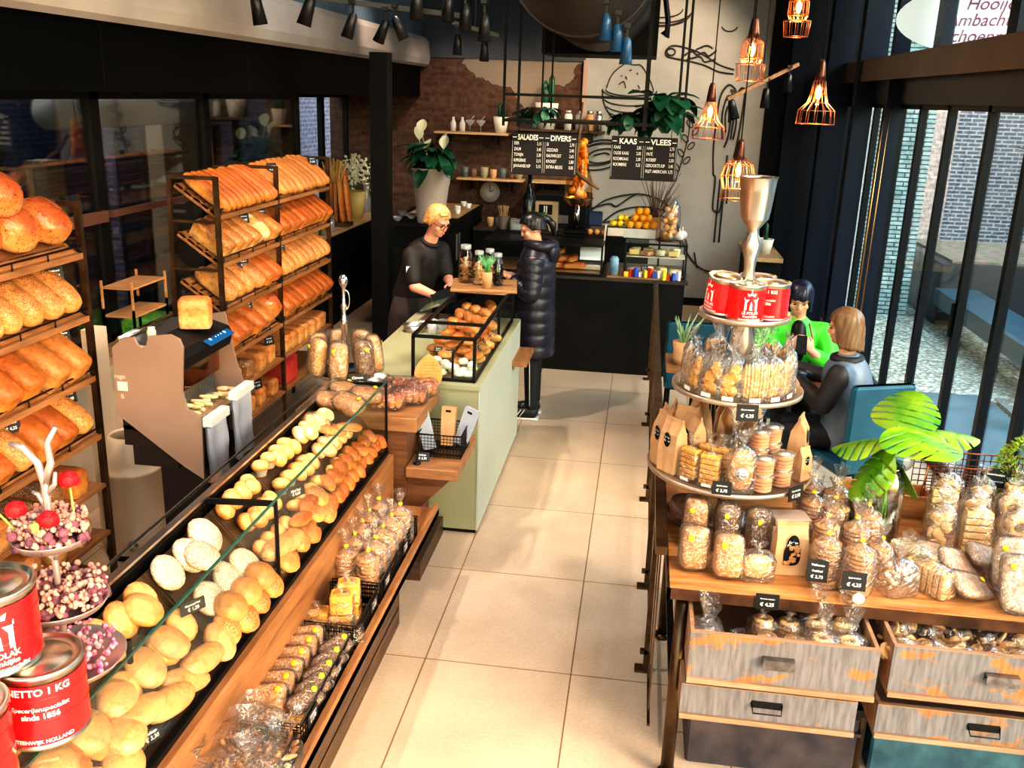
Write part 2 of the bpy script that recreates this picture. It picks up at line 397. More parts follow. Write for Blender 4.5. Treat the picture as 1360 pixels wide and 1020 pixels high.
# low wall and sill below the windows
CREAM=mat('cream_wall',(.55,.44,.32),rough=.7)
struct('wall_left',MB().box(XL-.15,XL,-1.5,9.0,-.05,.94),CREAM)
struct('trim_sill_left',MB().box(XL-.2,XL+.16,-1.5,9.0,.94,.99),wood('sill',(.30,.18,.10),(.48,.30,.18),4,'y'))
WG=film('window_glass_left',(.80,.80,.80),.20,.01)
def window(n,x,y0,y1,z0,z1,frame=.05,g=None,side=1,mullmat=None):
    w=MB().box(x-.03,x+.03,y0,y0+frame,z0,z1).box(x-.03,x+.03,y1-frame,y1,z0,z1).box(x-.03,x+.03,y0,y1,z0,z0+frame).box(x-.03,x+.03,y0,y1,z1-frame,z1)
    o=struct('window_%d'%n,w,mullmat or BLACK)
    part('pane',MB().box(x-.004,x+.004,y0+frame,y1-frame,z0+frame,z1-frame),g or WG,o)
    return o
yy=[1.2,3.9,5.52,7.03,9.0]
k=1
for a,b in zip(yy,yy[1:]):
    window(k,XL-.06,a,b,.99,2.54,g=WG); k+=1
struct('trim_mullion_rail',MB().box(XL-.02,XL+.01,3.9,5.5,1.76,1.83).box(XL-.02,XL+.01,5.55,9.0,1.78,1.82),mat('brown_rail',(.10,.05,.035),rough=.4))
# behind those windows: dim neighbouring room
struct('wall_far_left',MB().box(-7.2,-7.0,-1.5,16,-.1,5),brick('blue_brick',(.035,.045,.085),(.06,.07,.12),(.10,.11,.16),'yz'))
struct('trim_cream_pillar',MB().box(-4.2,-4.05,7.7,8.4,-.1,2.6).box(-3.9,-3.75,5.62,5.80,-.1,2.1),mat('cream_pillar',(.55,.45,.32),rough=.8))
struct('trim_grey_screen',MB().box(-4.5,-4.45,8.1,9.7,-.1,2.2).box(-4.5,-4.45,3.0,6.2,1.9,2.6),mat('dark_screen',(.045,.04,.035),rough=.6))
mb=MB(); mb.cyl((-3.95,6.0,2.39),(-3.95,9.0,2.39),.12,24)
struct('trim_air_duct',mb,mat('white_duct',(.75,.72,.66),rough=.5))
# bay behind the column
window(k,-3.98,9.0,11.5,1.05,2.54,g=GLASS); k+=1
struct('wall_bay_left',MB().box(-4.1,-3.95,9.0,YB,-.05,1.05).box(-4.1,-3.3,8.98,9.02,-.05,1.0),MATTE)
window(k,-3.98,11.5,YB,1.05,2.54,g=GLASS); k+=1
struct('wall_bay_bricks',MB().box(-5.3,-5.2,8.9,18,0,5),brick('violet_brick',(.10,.11,.17),(.17,.17,.25),(.24,.24,.32),'yz'))
struct('trim_bay_stone',MB().box(-4.02,-3.86,9.9,10.45,1.05,2.54),mat('brown_stone',(.22,.16,.09),(.34,.27,.17),scale=5,rough=.8))
struct('trim_white_pipe',MB().cyl((-5.1,13.3,0),(-5.1,13.3,4),.03),PAPER)
struct('trim_column_left',MB().box(-2.52,-2.36,8.62,8.80,0,2.92).box(-2.52,-2.2,8.80,8.84,0,1.15),BLACK)
# right side: steel and glass front
FR=mat('front_frame',(.004,.005,.008),rough=.35,spec=.25)
FRB=mat('front_frame_blue',(.005,.010,.022),rough=.4,spec=.25)
struct('trim_header_right',MB().box(XR-.04,XR+.14,-1.5,YB,2.63,2.86),mat('header_brown',(.035,.018,.010),rough=.35))
struct('trim_beam_right',MB().box(XR-.16,XR+.2,-1.5,13.2,2.86,3.03).box(XR-.18,XR-.16,-1.5,13.2,2.84,3.05),mat('beam_bronze',(.17,.09,.045),(.22,.13,.065),scale=2,rough=.35,metal=.6))
ys=[2.0,4.2,5.75,6.33,7.10,8.03,8.85,9.57,10.6,11.3,12.5]
PG=film('front_glass',(.90,.97,1.0),.07,.005)
n=k
for a,b in zip(ys,ys[1:]):
    w=MB(); x=XR+.03; fr=.032
    w.box(x-.03,x+.03,a,a+fr,0,2.63).box(x-.03,x+.03,b-fr,b,0,2.63).box(x-.03,x+.03,a,b,0,.06).box(x-.03,x+.03,a,b,2.59,2.63)
    o=struct('window_%d'%n,w,FR); n+=1
    part('pane',MB().box(x-.005,x+.005,a+fr,b-fr,.07,2.58),PG,o)
    if a in (7.10,): part('handle',MB().box(x-.055,x-.03,a+.008,a+.024,1.0,1.25),BLACK,o)
for a,b in ((2.0,5.0),(5.0,6.9),(6.9,8.6),(8.6,10.8),(10.8,12.5)):
    w=MB(); w.box(x-.05,x+.05,a,a+.09,3.03,ZC).box(x-.05,x+.05,b-.09,b,3.03,ZC).box(x-.05,x+.05,a,b,3.03,3.08)
    o=struct('window_%d'%n,w,FRB); n+=1
    part('pane',MB().box(x-.005,x+.005,a+.09,b-.09,3.08,ZC),PG,o)
struct('trim_corner_columns',MB().box(1.62,1.80,12.2,12.38,0,ZC).box(1.95,2.22,11.6,11.8,0,ZC).box(XR-.2,XR-.02,10.62,10.80,0,ZC).box(XR-.14,XR,9.5,9.62,0,ZC),FRB)
struct('wall_right_corner',MB().box(1.4,XR+.3,YB-.04,YB,0,ZC),mat('corner_dark',(.003,.004,.008),rough=.5,spec=.2))
struct('trim_cable_pipes',MB().cyl((2.08,9.2,0),(2.08,9.2,2.6),.010).cyl((2.13,9.2,0),(2.13,9.2,2.6),.007),mat('brass_pipe',(.35,.19,.07),rough=.35,metal=.8))
# ---------- outside
def gravel():
    m,t,out=nt('gravel'); b=N(t,'BsdfPrincipled',Roughness=.9); t.links.new(b.outputs[0],out.inputs[0])
    v=mapped(t); vo=N(t,'TexVoronoi',Scale=22); t.links.new(v,vo.inputs['Vector'])
    c=ramp(t,vo.outputs['Color'],[(0,(.30,.31,.22)),(1,(.85,.86,.72))]); d=ramp(t,vo.outputs['Distance'],[(.2,(1,1,1)),(.65,(.2,.2,.2))])
    t.links.new(mixc(t,.8,c,d,'MULTIPLY'),b.inputs['Base Color'])
    bp=N(t,'Bump',Strength=.8,Distance=.03); bp.invert=True; t.links.new(vo.outputs['Distance'],bp.inputs['Height']); t.links.new(bp.outputs[0],b.inputs['Normal'])
    return m
g=struct('trim_gravel_yard',MB().box(XR+.05,30,-4,30,-.3,-.03),gravel())
struct('trim_pavement',MB().box(XR+.1,3.35,-4,9.1,-.03,.0).box(3.35,5.2,-4,7.7,-.03,.0).box(5.2,9,-4,6.0,-.03,.0),mat('wet_paving',(.02,.08,.11),(.06,.14,.18),scale=3,rough=.3))
struct('trim_path_channel',MB().box(3.4,3.48,3,9.0,0,.012).box(5.22,5.3,3,7.6,0,.012),mat('pebble_strip',(.25,.27,.25),(.02,.03,.04),scale=60,rough=.8))
PLB=mat('planter_black',(.012,.015,.022),rough=.4)
struct('trim_yard_planter',MB().box(3.75,7.2,12.3,14.6,0,.75),PLB)
struct('trim_planter_soil',MB().box(3.9,6.2,12.45,14.4,.75,.78),mat('planting',(.30,.16,.14),(.07,.12,.05),scale=9,rough=.9))
struct('trim_yard_bench',MB().box(3.7,4.2,8.6,12.3,.25,.45).box(4.2,5.6,10.0,10.7,.08,.16).box(5.6,7.2,11.2,12,.45,.6),mat('slate_top',(.015,.06,.085),(.03,.09,.12),scale=4,rough=.3))
struct('wall_yard_brick',MB().box(XR+1.9,14,17.0,17.3,-.1,9),brick('yard_brick',(.10,.10,.12),(.20,.16,.16),(.45,.46,.48),'xz'))
struct('wall_yard_side',MB().box(13.8,14.1,-4,17,-.1,7),brick('yard_brick_side',(.12,.12,.13),(.20,.18,.17),(.4,.4,.42),'yz'))
struct('wall_yard_stone',MB().box(2.45,3.5,12.7,13.3,-.1,8),brick('stone_strips',(.26,.36,.36),(.40,.47,.45),(.05,.08,.08),'xz',bw=.34,rh=.055,ms=.008))
struct('wall_yard_house',MB().box(3.5,4.6,15.5,15.9,-.1,9),brick('pink_wall',(.55,.42,.36),(.62,.48,.42),(.5,.38,.33),'xz'))
struct('trim_yard_pole',MB().box(8.45,8.7,13.6,13.8,0,6),mat('pole_white',(.45,.62,.68),rough=.4))
# bare tree against the far wall
mb=MB(); mb.tube([(6.6,15.8,0),(6.65,15.8,1.6),(6.6,15.8,3.2),(6.75,15.8,5)],[.10,.09,.07,.04],8)
rr=random.Random(3)
for i in range(16):
    z=1.3+i*.22; s=1 if i%2 else -1; L=rr.uniform(.6,1.3)
    mb.tube([(6.62,15.8,z),(6.62+s*L*.5,15.75,z+.25),(6.62+s*L,15.7,z+.2+rr.uniform(.1,.7))],[.035,.022,.01],5)
t=thing('espalier_tree','bare dark espalier tree against the brick wall outside the windows','tree',(0,0,0))
part('trunk',mb,mat('bark',(.05,.03,.025),(.10,.06,.05),scale=12,rough=.9),t)
# oval shop sign fixed in the upper window
sg=thing('shop_sign','white oval shoemaker sign with dark red lettering behind the upper windows','sign',(2.75,8.70,3.32))
mb=MB(); mb.lathe([(0.001,-.012),(1,-.012),(1,.012),(.001,.012)],48,Matrix.Rotation(pi/2,4,'X')@Matrix.Diagonal((.78,.29,1,1)),False,False)
sg.rotation_euler=(0,0,R(-20)); 
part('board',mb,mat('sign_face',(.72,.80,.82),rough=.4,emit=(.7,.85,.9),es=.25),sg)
mb=MB()
for i,(s,z) in enumerate((("Hooijer's",.11),("Ambachtelijke",-.015),("Schoenmakerij",-.14))): tb(mb,s,0,z,.14,-.016,.004,.25,sx=.95)
part('lettering',mb,mat('sign_red',(.25,.02,.06),rough=.5),sg)
# lamps and light rails come later
# ================= materials for bread =================
B_TIGER=bread('crust_tiger',(.70,.40,.15),(.62,.25,.05),(.36,.10,.02),.40)
B_WHITE=bread('crust_white',(.64,.40,.19),(.58,.27,.085),(.40,.15,.04),.42)
B_SEED=bread('crust_seeded',(.70,.44,.18),(.66,.30,.08),(.36,.12,.03),.45,spots=(.78,.52,.24),sscale=240,samt=.32,bump=.7)
B_DARKSEED=bread('crust_dark_seed',(.42,.24,.10),(.30,.14,.05),(.14,.06,.025),.45,spots=(.55,.38,.20),sscale=130,samt=.3,bump=.7)
B_RAISIN=bread('crust_raisin',(.80,.48,.20),(.62,.22,.06),(.36,.09,.03),.5,spots=(.14,.045,.03),sscale=70,samt=.20,rough=.22)
B_FLOUR=bread('crust_floured',(.66,.36,.12),(.72,.42,.16),(.70,.38,.14),.5,dust=(.82,.68,.47))
B_POPPY=bread('crust_poppy',(.50,.23,.07),(.60,.44,.29),(.66,.54,.41),.35,spots=(.18,.11,.08),sscale=210,samt=.36,bump=.6)
B_BUN=bread('crust_egg_bun',(.48,.18,.05),(.66,.31,.09),(.74,.42,.17),.45,rough=.3)
B_SOFT=bread('crust_soft_white',(.60,.33,.15),(.68,.39,.19),(.60,.29,.11),.5,rough=.35)
B_BROWN=bread('crust_brown_roll',(.66,.38,.16),(.56,.27,.09),(.42,.17,.05),.45)
B_RYE=mat('rye_slab',(.10,.045,.025),(.22,.11,.06),scale=40,rough=.7,bump=.6,bscale=60)
B_CAKE=mat('yellow_cake',(.66,.30,.045),(.72,.37,.07),scale=14,rough=.6,bump=.3,bscale=50,rand=.06)
B_NUT=bread('almond_top',(.46,.22,.08),(.60,.33,.13),(.50,.24,.08),.45,spots=(.78,.52,.26),sscale=110,samt=.34,bump=1.0)
B_COOKIE=mat('cookie',(.60,.33,.13),(.70,.45,.21),scale=20,rough=.6,bump=.4,bscale=50,rand=.12)
B_COOKB=mat('cookie_brown',(.38,.17,.065),(.52,.26,.105),scale=24,rough=.6,bump=.6,bscale=55,rand=.12)
B_CRUMB=mat('crumb_side',(.82,.62,.36),(.72,.48,.24),scale=30,rough=.8,bump=.4,bscale=60,rand=.08)
# ---------- loaf meshes
def loaf(l,w,h,seed=0,mat_=B_TIGER,e=.75,slashes=0,nz=.06):
    mb=MB(); mb.blob((0,0,h*.5),(l,w,h),18,12,e,.25,nz,seed,ez=.8)
    v=[]
    for p in mb.v:
        p=list(p)
        if slashes and p[2]>h*.55:
            ph=(p[0]/l+.5)*slashes; d=abs((ph%1)-.5)
            p[2]-=h*.10*max(0,1-d*6)
        v.append(tuple(p))
    mb.v=v
    return mb.mesh('loaf',mat_)
def tinloaf(l,w,h,seed=0,mat_=B_WHITE):
    """loaf baked in a tin: straight sides and a swollen crown"""
    mb=MB(); n=16; rings=[]
    prof=[(.90,0,0),(.96,.02,.06),(1.0,.3,.3),(1.02,.55,.5),(1.12,.66,.62),(1.12,.78,.72),(1.0,.90,.86),(.72,.985,.96),(.3,1.0,1.0)]
    v=[];f=[]
    for s,z,_ in prof:
        for i in range(24):
            a=2*pi*i/24; c,q=cos(a),sin(a); ex=.28 if z<.6 else .42
            x=math.copysign(abs(c)**ex,c)*l/2*(.5+.5*min(s,1.06)); y=math.copysign(abs(q)**ex,q)*w/2*s
            k=1+.04*noise.noise(Vector((x*9+seed,y*9,z*3)))
            v.append((x*k,y*k,z*h))
    for k in range(len(prof)-1):
        for i in range(24):
            j=(i+1)%24; f.append((k*24+i,k*24+j,(k+1)*24+j,(k+1)*24+i))
    f.append(tuple(range(23,-1,-1))); f.append(tuple((len(prof)-1)*24+i for i in range(24)))
    mb.add(v,f,None,True); return mb.mesh('loaf',mat_)
def bun(d,h,seed=0,m=B_BUN,lx=1.0,nz=.06,e=1.0,cut=0):
    mb=MB(); mb.blob((0,0,h*.5),(d*lx,d,h),16,10,e,.35,nz,seed)
    if cut:
        v=[]
        for p in mb.v:
            a=math.atan2(p[1],p[0]); r=math.hypot(p[0],p[1])
            if p[2]>h*.5: 
                q=abs(((a/(2*pi)*cut)%1)-.5); p=(p[0],p[1],p[2]-h*.16*max(0,1-q*5)*min(1,r/(d*.2)))
            v.append(p)
        mb.v=v
    return mb.mesh('roll',m)
# ---------- price cards
_card={}
WORDS=['Volkoren','Tarwebrood','Tijger wit','Speltbrood','Waldkorn','Maisbrood','Rozijnen','Witbrood','Bolletje','Croissant']
def card(loc,rz=0,tilt=-.25,w=.085,h=.05,lines=None,where='',k=[0],stand=False,group=None,lab=None):
    k[0]+=1
    if lines is None: lines=(WORDS[k[0]%len(WORDS)],'\u20ac %d,%02d'%(1+k[0]%4,(k[0]*35)%100//5*5))
    key=(lines,round(w,3),round(h,3))
    if key not in _card:
        b=MB(); b.box(-w/2,w/2,-.0015,.0015,0,h)
        tt=MB(); n=len(lines); ls=h/(n+.7)
        for i,s in enumerate(lines):
            s_=min(ls*1.05,w*1.35/max(4,len(s)))
            tb(tt,s,0,h-ls*(i+.85),s_,-.0022,.02,.1)
        _card[key]=(b.mesh('card',CARDB),tt.mesh('lettering',WHITEC))
    a,b=_card[key]
    t=thing('price_card',lab or ('small black price card '+where),'price card',loc,Euler((tilt,0,rz)),group)
    link('card',a,t); link('lettering',b,t)
    return t
# ================= bread racks along the left wall =================
RX=-2.6; SH=[1.82,1.52,1.22,.92]; SD=.27; SR=.19   # shelf depth and rise
def rack(name,label,y0,y1,posts,flat,loc=(0,0,0)):
    t=thing(name,label,'bread rack')
    fr=MB()
    for y in posts:
        fr.bar((RX,y,0),(RX,y,2.06),.028)
        fr.bar((RX-.36,y,0),(RX-.30,y,2.06),.024); fr.bar((RX-.30,y,2.05),(RX,y,2.05),.022)
        for z in (1.78,1.48,1.18,.88): fr.bar((RX-.32,y,z),(RX,y,z),.016)
    fr.bar((RX-.31,y0,2.05),(RX-.31,y1,2.05),.022)
    part('frame',fr,BRONZE if name=='bread_rack' else BLACK,t)
    return t
def slope_shelf(t,y0,y1,z):
    """slatted shelf falling towards the aisle, with a wooden lip and a steel retaining rail"""
    a=math.atan2(SR,SD); L=math.hypot(SR,SD)
    M=Matrix.Translation((RX,0,z))@Matrix.Rotation(a,4,'Y')
    m=MB()
    for i in range(5): m.box(-L+i*L/5+.004,-L+(i+1)*L/5-.012,y0,y1,-.012,0,M)
    m.box(-L,0,y0,y0+.018,-.03,0,M); m.box(-L,0,y1-.018,y1,-.03,0,M)
    s=part('shelf',m,OAK,t)
    m=MB().box(RX-.005,RX+.018,y0,y1,z-.022,z+.006); part('lip',m,OAK,s)
    r=MB(); r.cyl((RX+.012,y0,z+.04),(RX+.012,y1,z+.04),.0045,6)
    n=max(2,int((y1-y0)/.22))
    for i in range(n+1):
        y=y0+.01+(y1-y0-.02)*i/n; r.cyl((RX+.012,y,z),(RX+.012,y,z+.04),.004,6)
    part('rail',r,BLACK,s)
    return s
def flat_shelf(t,y0,y1,z): 
    return part('shelf',MB().box(RX-.32,RX+.015,y0,y1,z-.02,z),OAK,t)
far=rack('bread_rack','tall black steel bread rack with sloping oak shelves beside the slicing machine',5.55,7.66,(5.55,6.52,7.64),2)
near=rack('bread_rack','tall bronze steel bread rack at the left edge with sloping shelves of loaves',2.3,4.1,(2.3,4.09),2)
for z in SH:
    slope_shelf(far,5.57,6.50,z); slope_shelf(far,6.54,7.62,z)
for z in (.66,.40):
    flat_shelf(far,5.57,6.50,z); flat_shelf(far,6.54,7.62,z)
for z in SH: slope_shelf(near,2.32,4.07,z)
for z in (.66,.40,.14): flat_shelf(near,2.32,4.07,z)
LM={}
def lm(kind,i):
    k=(kind,i%3)
    if k in LM: return LM[k]
    s=i%3+1
    LM[k]={'baton':lambda:loaf(.36,.085,.10,s,B_TIGER,.8,0,.05),
     'batonw':lambda:loaf(.36,.10,.11,s+9,B_WHITE,.8,4,.05),
     'seed':lambda:loaf(.30,.12,.13,s+3,B_SEED,.6),
     'tin':lambda:tinloaf(.30,.115,.135,s,B_WHITE),
     'tint':lambda:tinloaf(.30,.12,.135,s+4,B_TIGER),
     'tinb':lambda:tinloaf(.29,.115,.13,s+7,B_SEED),
     'dark':lambda:tinloaf(.29,.12,.13,s+8,B_DARKSEED),
     'raisin':lambda:loaf(.24,.22,.17,s+5,B_RAISIN,.85,0,.12),
     'floury':lambda:loaf(.28,.12,.12,s+6,B_FLOUR,.7,3),
     'round':lambda:loaf(.21,.20,.13,s+2,B_FLOUR,.95,0)}[kind]()
    return LM[k]
DESC={'baton':'long golden baton loaf','batonw':'long pale slashed loaf','seed':'seeded brown loaf','tin':'pale tin loaf','tint':'golden tiger crust tin loaf','tinb':'sesame seeded tin loaf',
 'dark':'dark seeded tin loaf','raisin':'shiny round raisin bread','floury':'flour dusted loaf','round':'round floured loaf'}
rr=random.Random(11)
def fill(y0,y1,z,kinds,where,flat=False,cardpos=(),xo=0):
    a=math.atan2(SR,SD); n=len(kinds); st=(y1-y0)/n
    cnt={}
    for i,k in enumerate(kinds):
        cnt[k]=cnt.get(k,0)+1
        y=y0+st*(i+.5); me=lm(k,i+int(z*10)); 
        nm='%s, %s on %s'%(DESC[k],NTH[cnt[k]-1],where)
        if flat:
            place([(None,me)],'bread_loaf',nm,'bread',(RX-.15+rr.uniform(-.01,.01),y,z+.001),(0,0,rr.uniform(-.05,.05)),'loaves on the bread racks')
        else:
            L=.16; lift=.004
            x=RX-L*cos(a)+sin(a)*lift; zz=z+L*sin(a)+lift
            place([(None,me)],'bread_loaf',nm,'bread',(x,y,zz),Euler((0,a,rr.uniform(-.06,.06))),'loaves on the bread racks',scale=rr.uniform(.95,1.04))
    for c in cardpos:
        card((RX-.075,c,z+.185) if not flat else (RX-.03,c,z+.135),R(62),-.2,.085,.066,where='%s on %s'%(NTH[cardpos.index(c)],where))
rk='on the far rack'
fill(5.60,6.49,1.82,['baton']*11,'top shelf, near bay of the far rack')
fill(6.56,7.60,1.82,['batonw']*10,'top shelf, far rack far bay',cardpos=(6.65,7.5))
fill(5.60,6.49,1.52,['tinb']*4+['floury']*2+['tin'],'second shelf, far rack near bay',cardpos=(6.12,6.42))
fill(6.56,7.60,1.52,['tint']*9,'second shelf, far rack far bay',cardpos=(6.72,))
fill(5.60,6.49,1.22,['seed']*4+['tint']*2,'third shelf, far rack near bay',cardpos=(6.08,))
fill(6.56,7.60,1.22,['seed']*9,'third shelf, far rack far bay',cardpos=(6.75,))
fill(5.60,6.49,.92,['tint']*3+['tin','raisin'],'fourth shelf, far rack near bay',cardpos=(6.10,))
fill(6.56,7.60,.92,['tint']*9,'fourth shelf, far bay of the far rack')
fill(5.62,6.47,.66,['tin','dark','tin','tin'],'fifth shelf, far rack near bay',True,cardpos=(6.35,))
fill(6.60,7.58,.66,['tin']*3+['tinb']*4,'fifth shelf, far rack far bay',True)
fill(5.62,6.47,.40,['tin','tinb','tin','tin'],'bottom shelf, far rack near bay',True,cardpos=(6.1,))
solo('paper_bag_stack',MB().rbox(-.13,.13,-.12,.12,0,.20,.01),mat('red_box',(.45,.03,.03),(.6,.08,.06),scale=9,rough=.6),'red carton standing on the bottom shelf of the far rack','box',loc=(RX-.15,6.75,.401))
fill(2.6,4.06,1.82,['raisin']*6,'top shelf of the near rack',cardpos=(3.98,))
for y,dx in ((3.72,0),(3.95,.0)): pass
for i,(y,x,z) in enumerate(((3.62,-2.72,2.10),(3.30,-2.72,2.10),(3.06,-2.72,2.1))):
    place([(None,lm('raisin',i))],'bread_loaf','%s raisin bread from the pillar end piled on top of the near rack'%NTH[i],'bread',(x,y,z-.035),Euler((0,.5,.3*i)),'loaves on the bread racks')
fill(2.45,4.04,1.52,['seed']*5+['raisin']+['seed']*4+['seed'],'second shelf of the near rack',cardpos=(3.52,3.98))
fill(2.50,4.03,1.22,['dark']*3+['raisin','seed']+['tint']*2+['tin']*2,'third shelf of the near rack',cardpos=(3.98,))
fill(2.45,4.04,.92,['tin']*3+['floury','tint','tint','seed','tint','tint','seed'],'fourth shelf of the near rack',cardpos=(3.55,3.98,3.2))
fill(2.6,4.0,.66,['tin']*4+['dark']*2+['tint'],'fifth shelf of the near rack',True)
fill(2.6,4.0,.40,['tin']*5+['tinb']*2,'sixth shelf of the near rack',True)
fill(2.6,4.0,.14,['tin']*6,'lowest shelf of the near rack',True)
# ================= main bread counter =================
CX=-1.26; CB=-1.54; CY0,CY1=1.15,4.56; ZB,ZT=.745,1.145
ct=thing('display_counter','long oak and steel bakery counter with a sloping glass bread display, left foreground','counter')
part('body',MB().box(CB-.02,CX-.06,CY0,CY1-.03,.02,.74).box(-1.25,-1.13,CY0,4.12,.14,.42),mat('counter_body',(.05,.035,.03),rough=.5),ct)
part('plinth',MB().box(-1.5,-1.08,CY0,4.12,0,.11).box(-1.14,-1.08,CY0,4.12,.10,.30),DARKW,ct)
part('front_board',MB().box(CX+.005,CX+.035,CY0,CY1,.47,.745),OAK,ct)
part('lower_shelf',MB().box(-1.26,-.975,CY0,CY1,.42,.455).box(-1.0,-.975,CY0,CY1,.42,.485),OAK,ct)
cs=thing('display_case','open topped glass bread case with slim steel rails on the long counter','display case')
fr=MB()
fr.bar((CX,CY0,ZB+.01),(CX,CY1,ZB+.01),.02); fr.bar((CB,CY0,1.12),(CB,CY1,1.12),.03,.018)
for y in (3.03,CY1-.01): 
    fr.bar((CX,y,ZB),(CX,y,ZT),.012); fr.bar((CB,y,1.12),(CX,y,ZT-.01),.014,.02); fr.bar((CB,y,.74),(CB,y,1.12),.014)
fr.bar((CX,CY1-.01,ZB),(CB,CY1-.01,ZB),.012)
part('frame',fr,BLACK,cs)
r=MB().box(CB-.012,CB+.015,CY0,CY1,1.125,1.14); part('back_rail',r,SILVER,cs)
g=MB().box(CX-.003,CX+.003,CY0,CY1,ZB+.02,ZT); part('front_glass',g,GLASS,cs,'clear upright glass front')
part('glass_edge',MB().box(CX-.004,CX+.004,CY0,CY1,ZT,ZT+.007),EDGE,cs,'green polished glass edge')
part('end_glass',MB().box(CB,CX,CY1-.008,CY1-.004,.80,ZT),GLASS,cs)
part('back_ledge',MB().box(CB-.09,CB-.015,CY0,CY1,1.10,1.106),GLASS,cs)
part('ledge_edge',MB().box(CB-.094,CB-.09,CY0,CY1,1.098,1.108),SILVER,cs)
TZ0,TZ1=1.075,.80   # tray height at back and front
def tz(x): return TZ1+(TZ0-TZ1)*(CX-.02-x)/((CX-.02)-(CB+.02))
TA=math.atan2(TZ0-TZ1,(CX-.02)-(CB+.02))
tr=MB()
ty=[1.2,1.75,2.0,2.55,3.02,3.40,3.85,4.2,4.53]
for a,b in zip(ty,ty[1:]):
    L=math.hypot(TZ0-TZ1,CX-CB-.04); M=Matrix.Translation((CX-.02,0,TZ1))@Matrix.Rotation(TA,4,'Y')
    tr.box(-L,0,a+.006,b-.006,-.02,-.008,M).box(-L,0,a+.004,a+.010,-.012,.012,M).box(-L,0,b-.010,b-.004,-.012,.012,M)
part('tray',tr,mat('baking_tray',(.07,.045,.025),(.14,.085,.045),scale=8,rough=.4,metal=.4),cs)
part('back_panel',MB().box(CB-.012,CB-.004,CY0,CY1,.74,1.12),MATTE,cs)
BUNS={}
def bm_(kind,i):
    k=(kind,i%3)
    if k in BUNS: return BUNS[k]
    s=i%3+1
    BUNS[k]={'yellow':lambda:bun(.125,.062,s,B_BUN),'poppy':lambda:bun(.14,.058,s+3,B_POPPY,1.05,.08),'ball':lambda:bun(.078,.058,s,B_BUN,1.1),
     'pale':lambda:bun(.085,.055,s+5,B_FLOUR,1.05),'long':lambda:loaf(.205,.085,.07,s,B_SOFT,.95,0,.03),'oval':lambda:bun(.12,.075,s+2,B_SOFT,1.2),
     'brown':lambda:bun(.115,.08,s+4,B_BROWN,1.0,.05),'seed':lambda:bun(.11,.07,s+6,B_SEED,1.1),'kaiser':lambda:bun(.12,.065,s+7,B_WHITE,1,.04,1,5),
     'knot':lambda:bun(.075,.055,s+8,B_TIGER,1.25,.2),'croiss':lambda:loaf(.15,.06,.05,s+9,B_TIGER,.9,5,.1),'crackle':lambda:bun(.13,.07,s+1,B_WHITE,1.15,.03,1,4)}[kind]()
    return BUNS[k]
BD={'yellow':'flat golden yellow bun','poppy':'white poppy seeded bun','ball':'small golden ball roll','pale':'small pale floured roll','long':'long soft white roll','oval':'oval white roll','brown':'plain round brown roll',
 'seed':'seed sprinkled brown roll','kaiser':'pale star cut roll','knot':'small golden knot roll','croiss':'ribbed finger roll','crackle':'crackled yellow topped bun'}
def lay(kind,pts,where,group,lz=0,rz=None):
    for i,(x,y,up) in enumerate(pts):
        a=TA if up<.03 else TA*.6
        w='%s, %s %s'%(BD[kind],NTH[i%20],where)
        place([(None,bm_(kind,i))],'bread_roll',w,'bread roll',(x+.004,y,tz(x)+.003+up),(Matrix.Rotation(a,4,'Y')@Matrix.Rotation(rr.uniform(0,6.28) if rz is None else rz+rr.uniform(-.25,.25),4,'Z')).to_euler(),group,rr.uniform(.94,1.06))
def grid(y0,y1,xs,st,up=0,jit=.006):
    o=[]; k=0
    y=y0
    while y<y1:
        for j,x in enumerate(xs):
            o.append((x+rr.uniform(-jit,jit),y+(st/2 if j%2 else 0)+rr.uniform(-jit,jit),up))
        y+=st
    return sorted(o,key=lambda p:p[1])
G='rolls in the glass bread case'
XA,XBk,XC=-1.475,-1.40,-1.325
lay('crackle',grid(1.25,1.75,(-1.485,-1.375),.125),'on the nearest tray in the glass case',G)
lay('crackle',grid(1.76,2.03,(-1.485,-1.375),.125),'behind the dried flower stand in the case',G)
lay('yellow',grid(2.07,2.50,(-1.49,-1.385),.115),'on the yellow bun tray in the case',G)
lay('yellow',[(-1.44,2.16,.05),(-1.44,2.36,.05)],'on top of the yellow bun pile',G)
lay('poppy',grid(2.60,2.95,(-1.485,-1.375),.135),'on the poppy bun tray in the case',G)
lay('poppy',[(-1.43,2.74,.055)],'lying across the poppy bun pile',G)
lay('oval',grid(1.2,2.5,(-1.37,),.145,.03),'in the middle of the near trays',G)
lay('oval',grid(1.25,1.9,(-1.30,),.145),'at the near glass front',G)
lay('ball',grid(3.07,3.36,(-1.505,-1.435,-1.365),.078),'on the ball roll tray in the case',G)
lay('ball',grid(3.10,3.32,(-1.47,-1.40),.078,.045),'in the upper layer of ball rolls',G)
lay('ball',grid(3.58,3.82,(-1.49,-1.42),.08,.02),'beside the muffins in the case',G)
lay('pale',grid(3.88,4.18,(-1.505,-1.43,-1.355),.082),'on the floured roll tray in the case',G)
lay('pale',grid(3.90,4.16,(-1.47,-1.39),.082,.045),'in the upper layer of floured rolls',G)
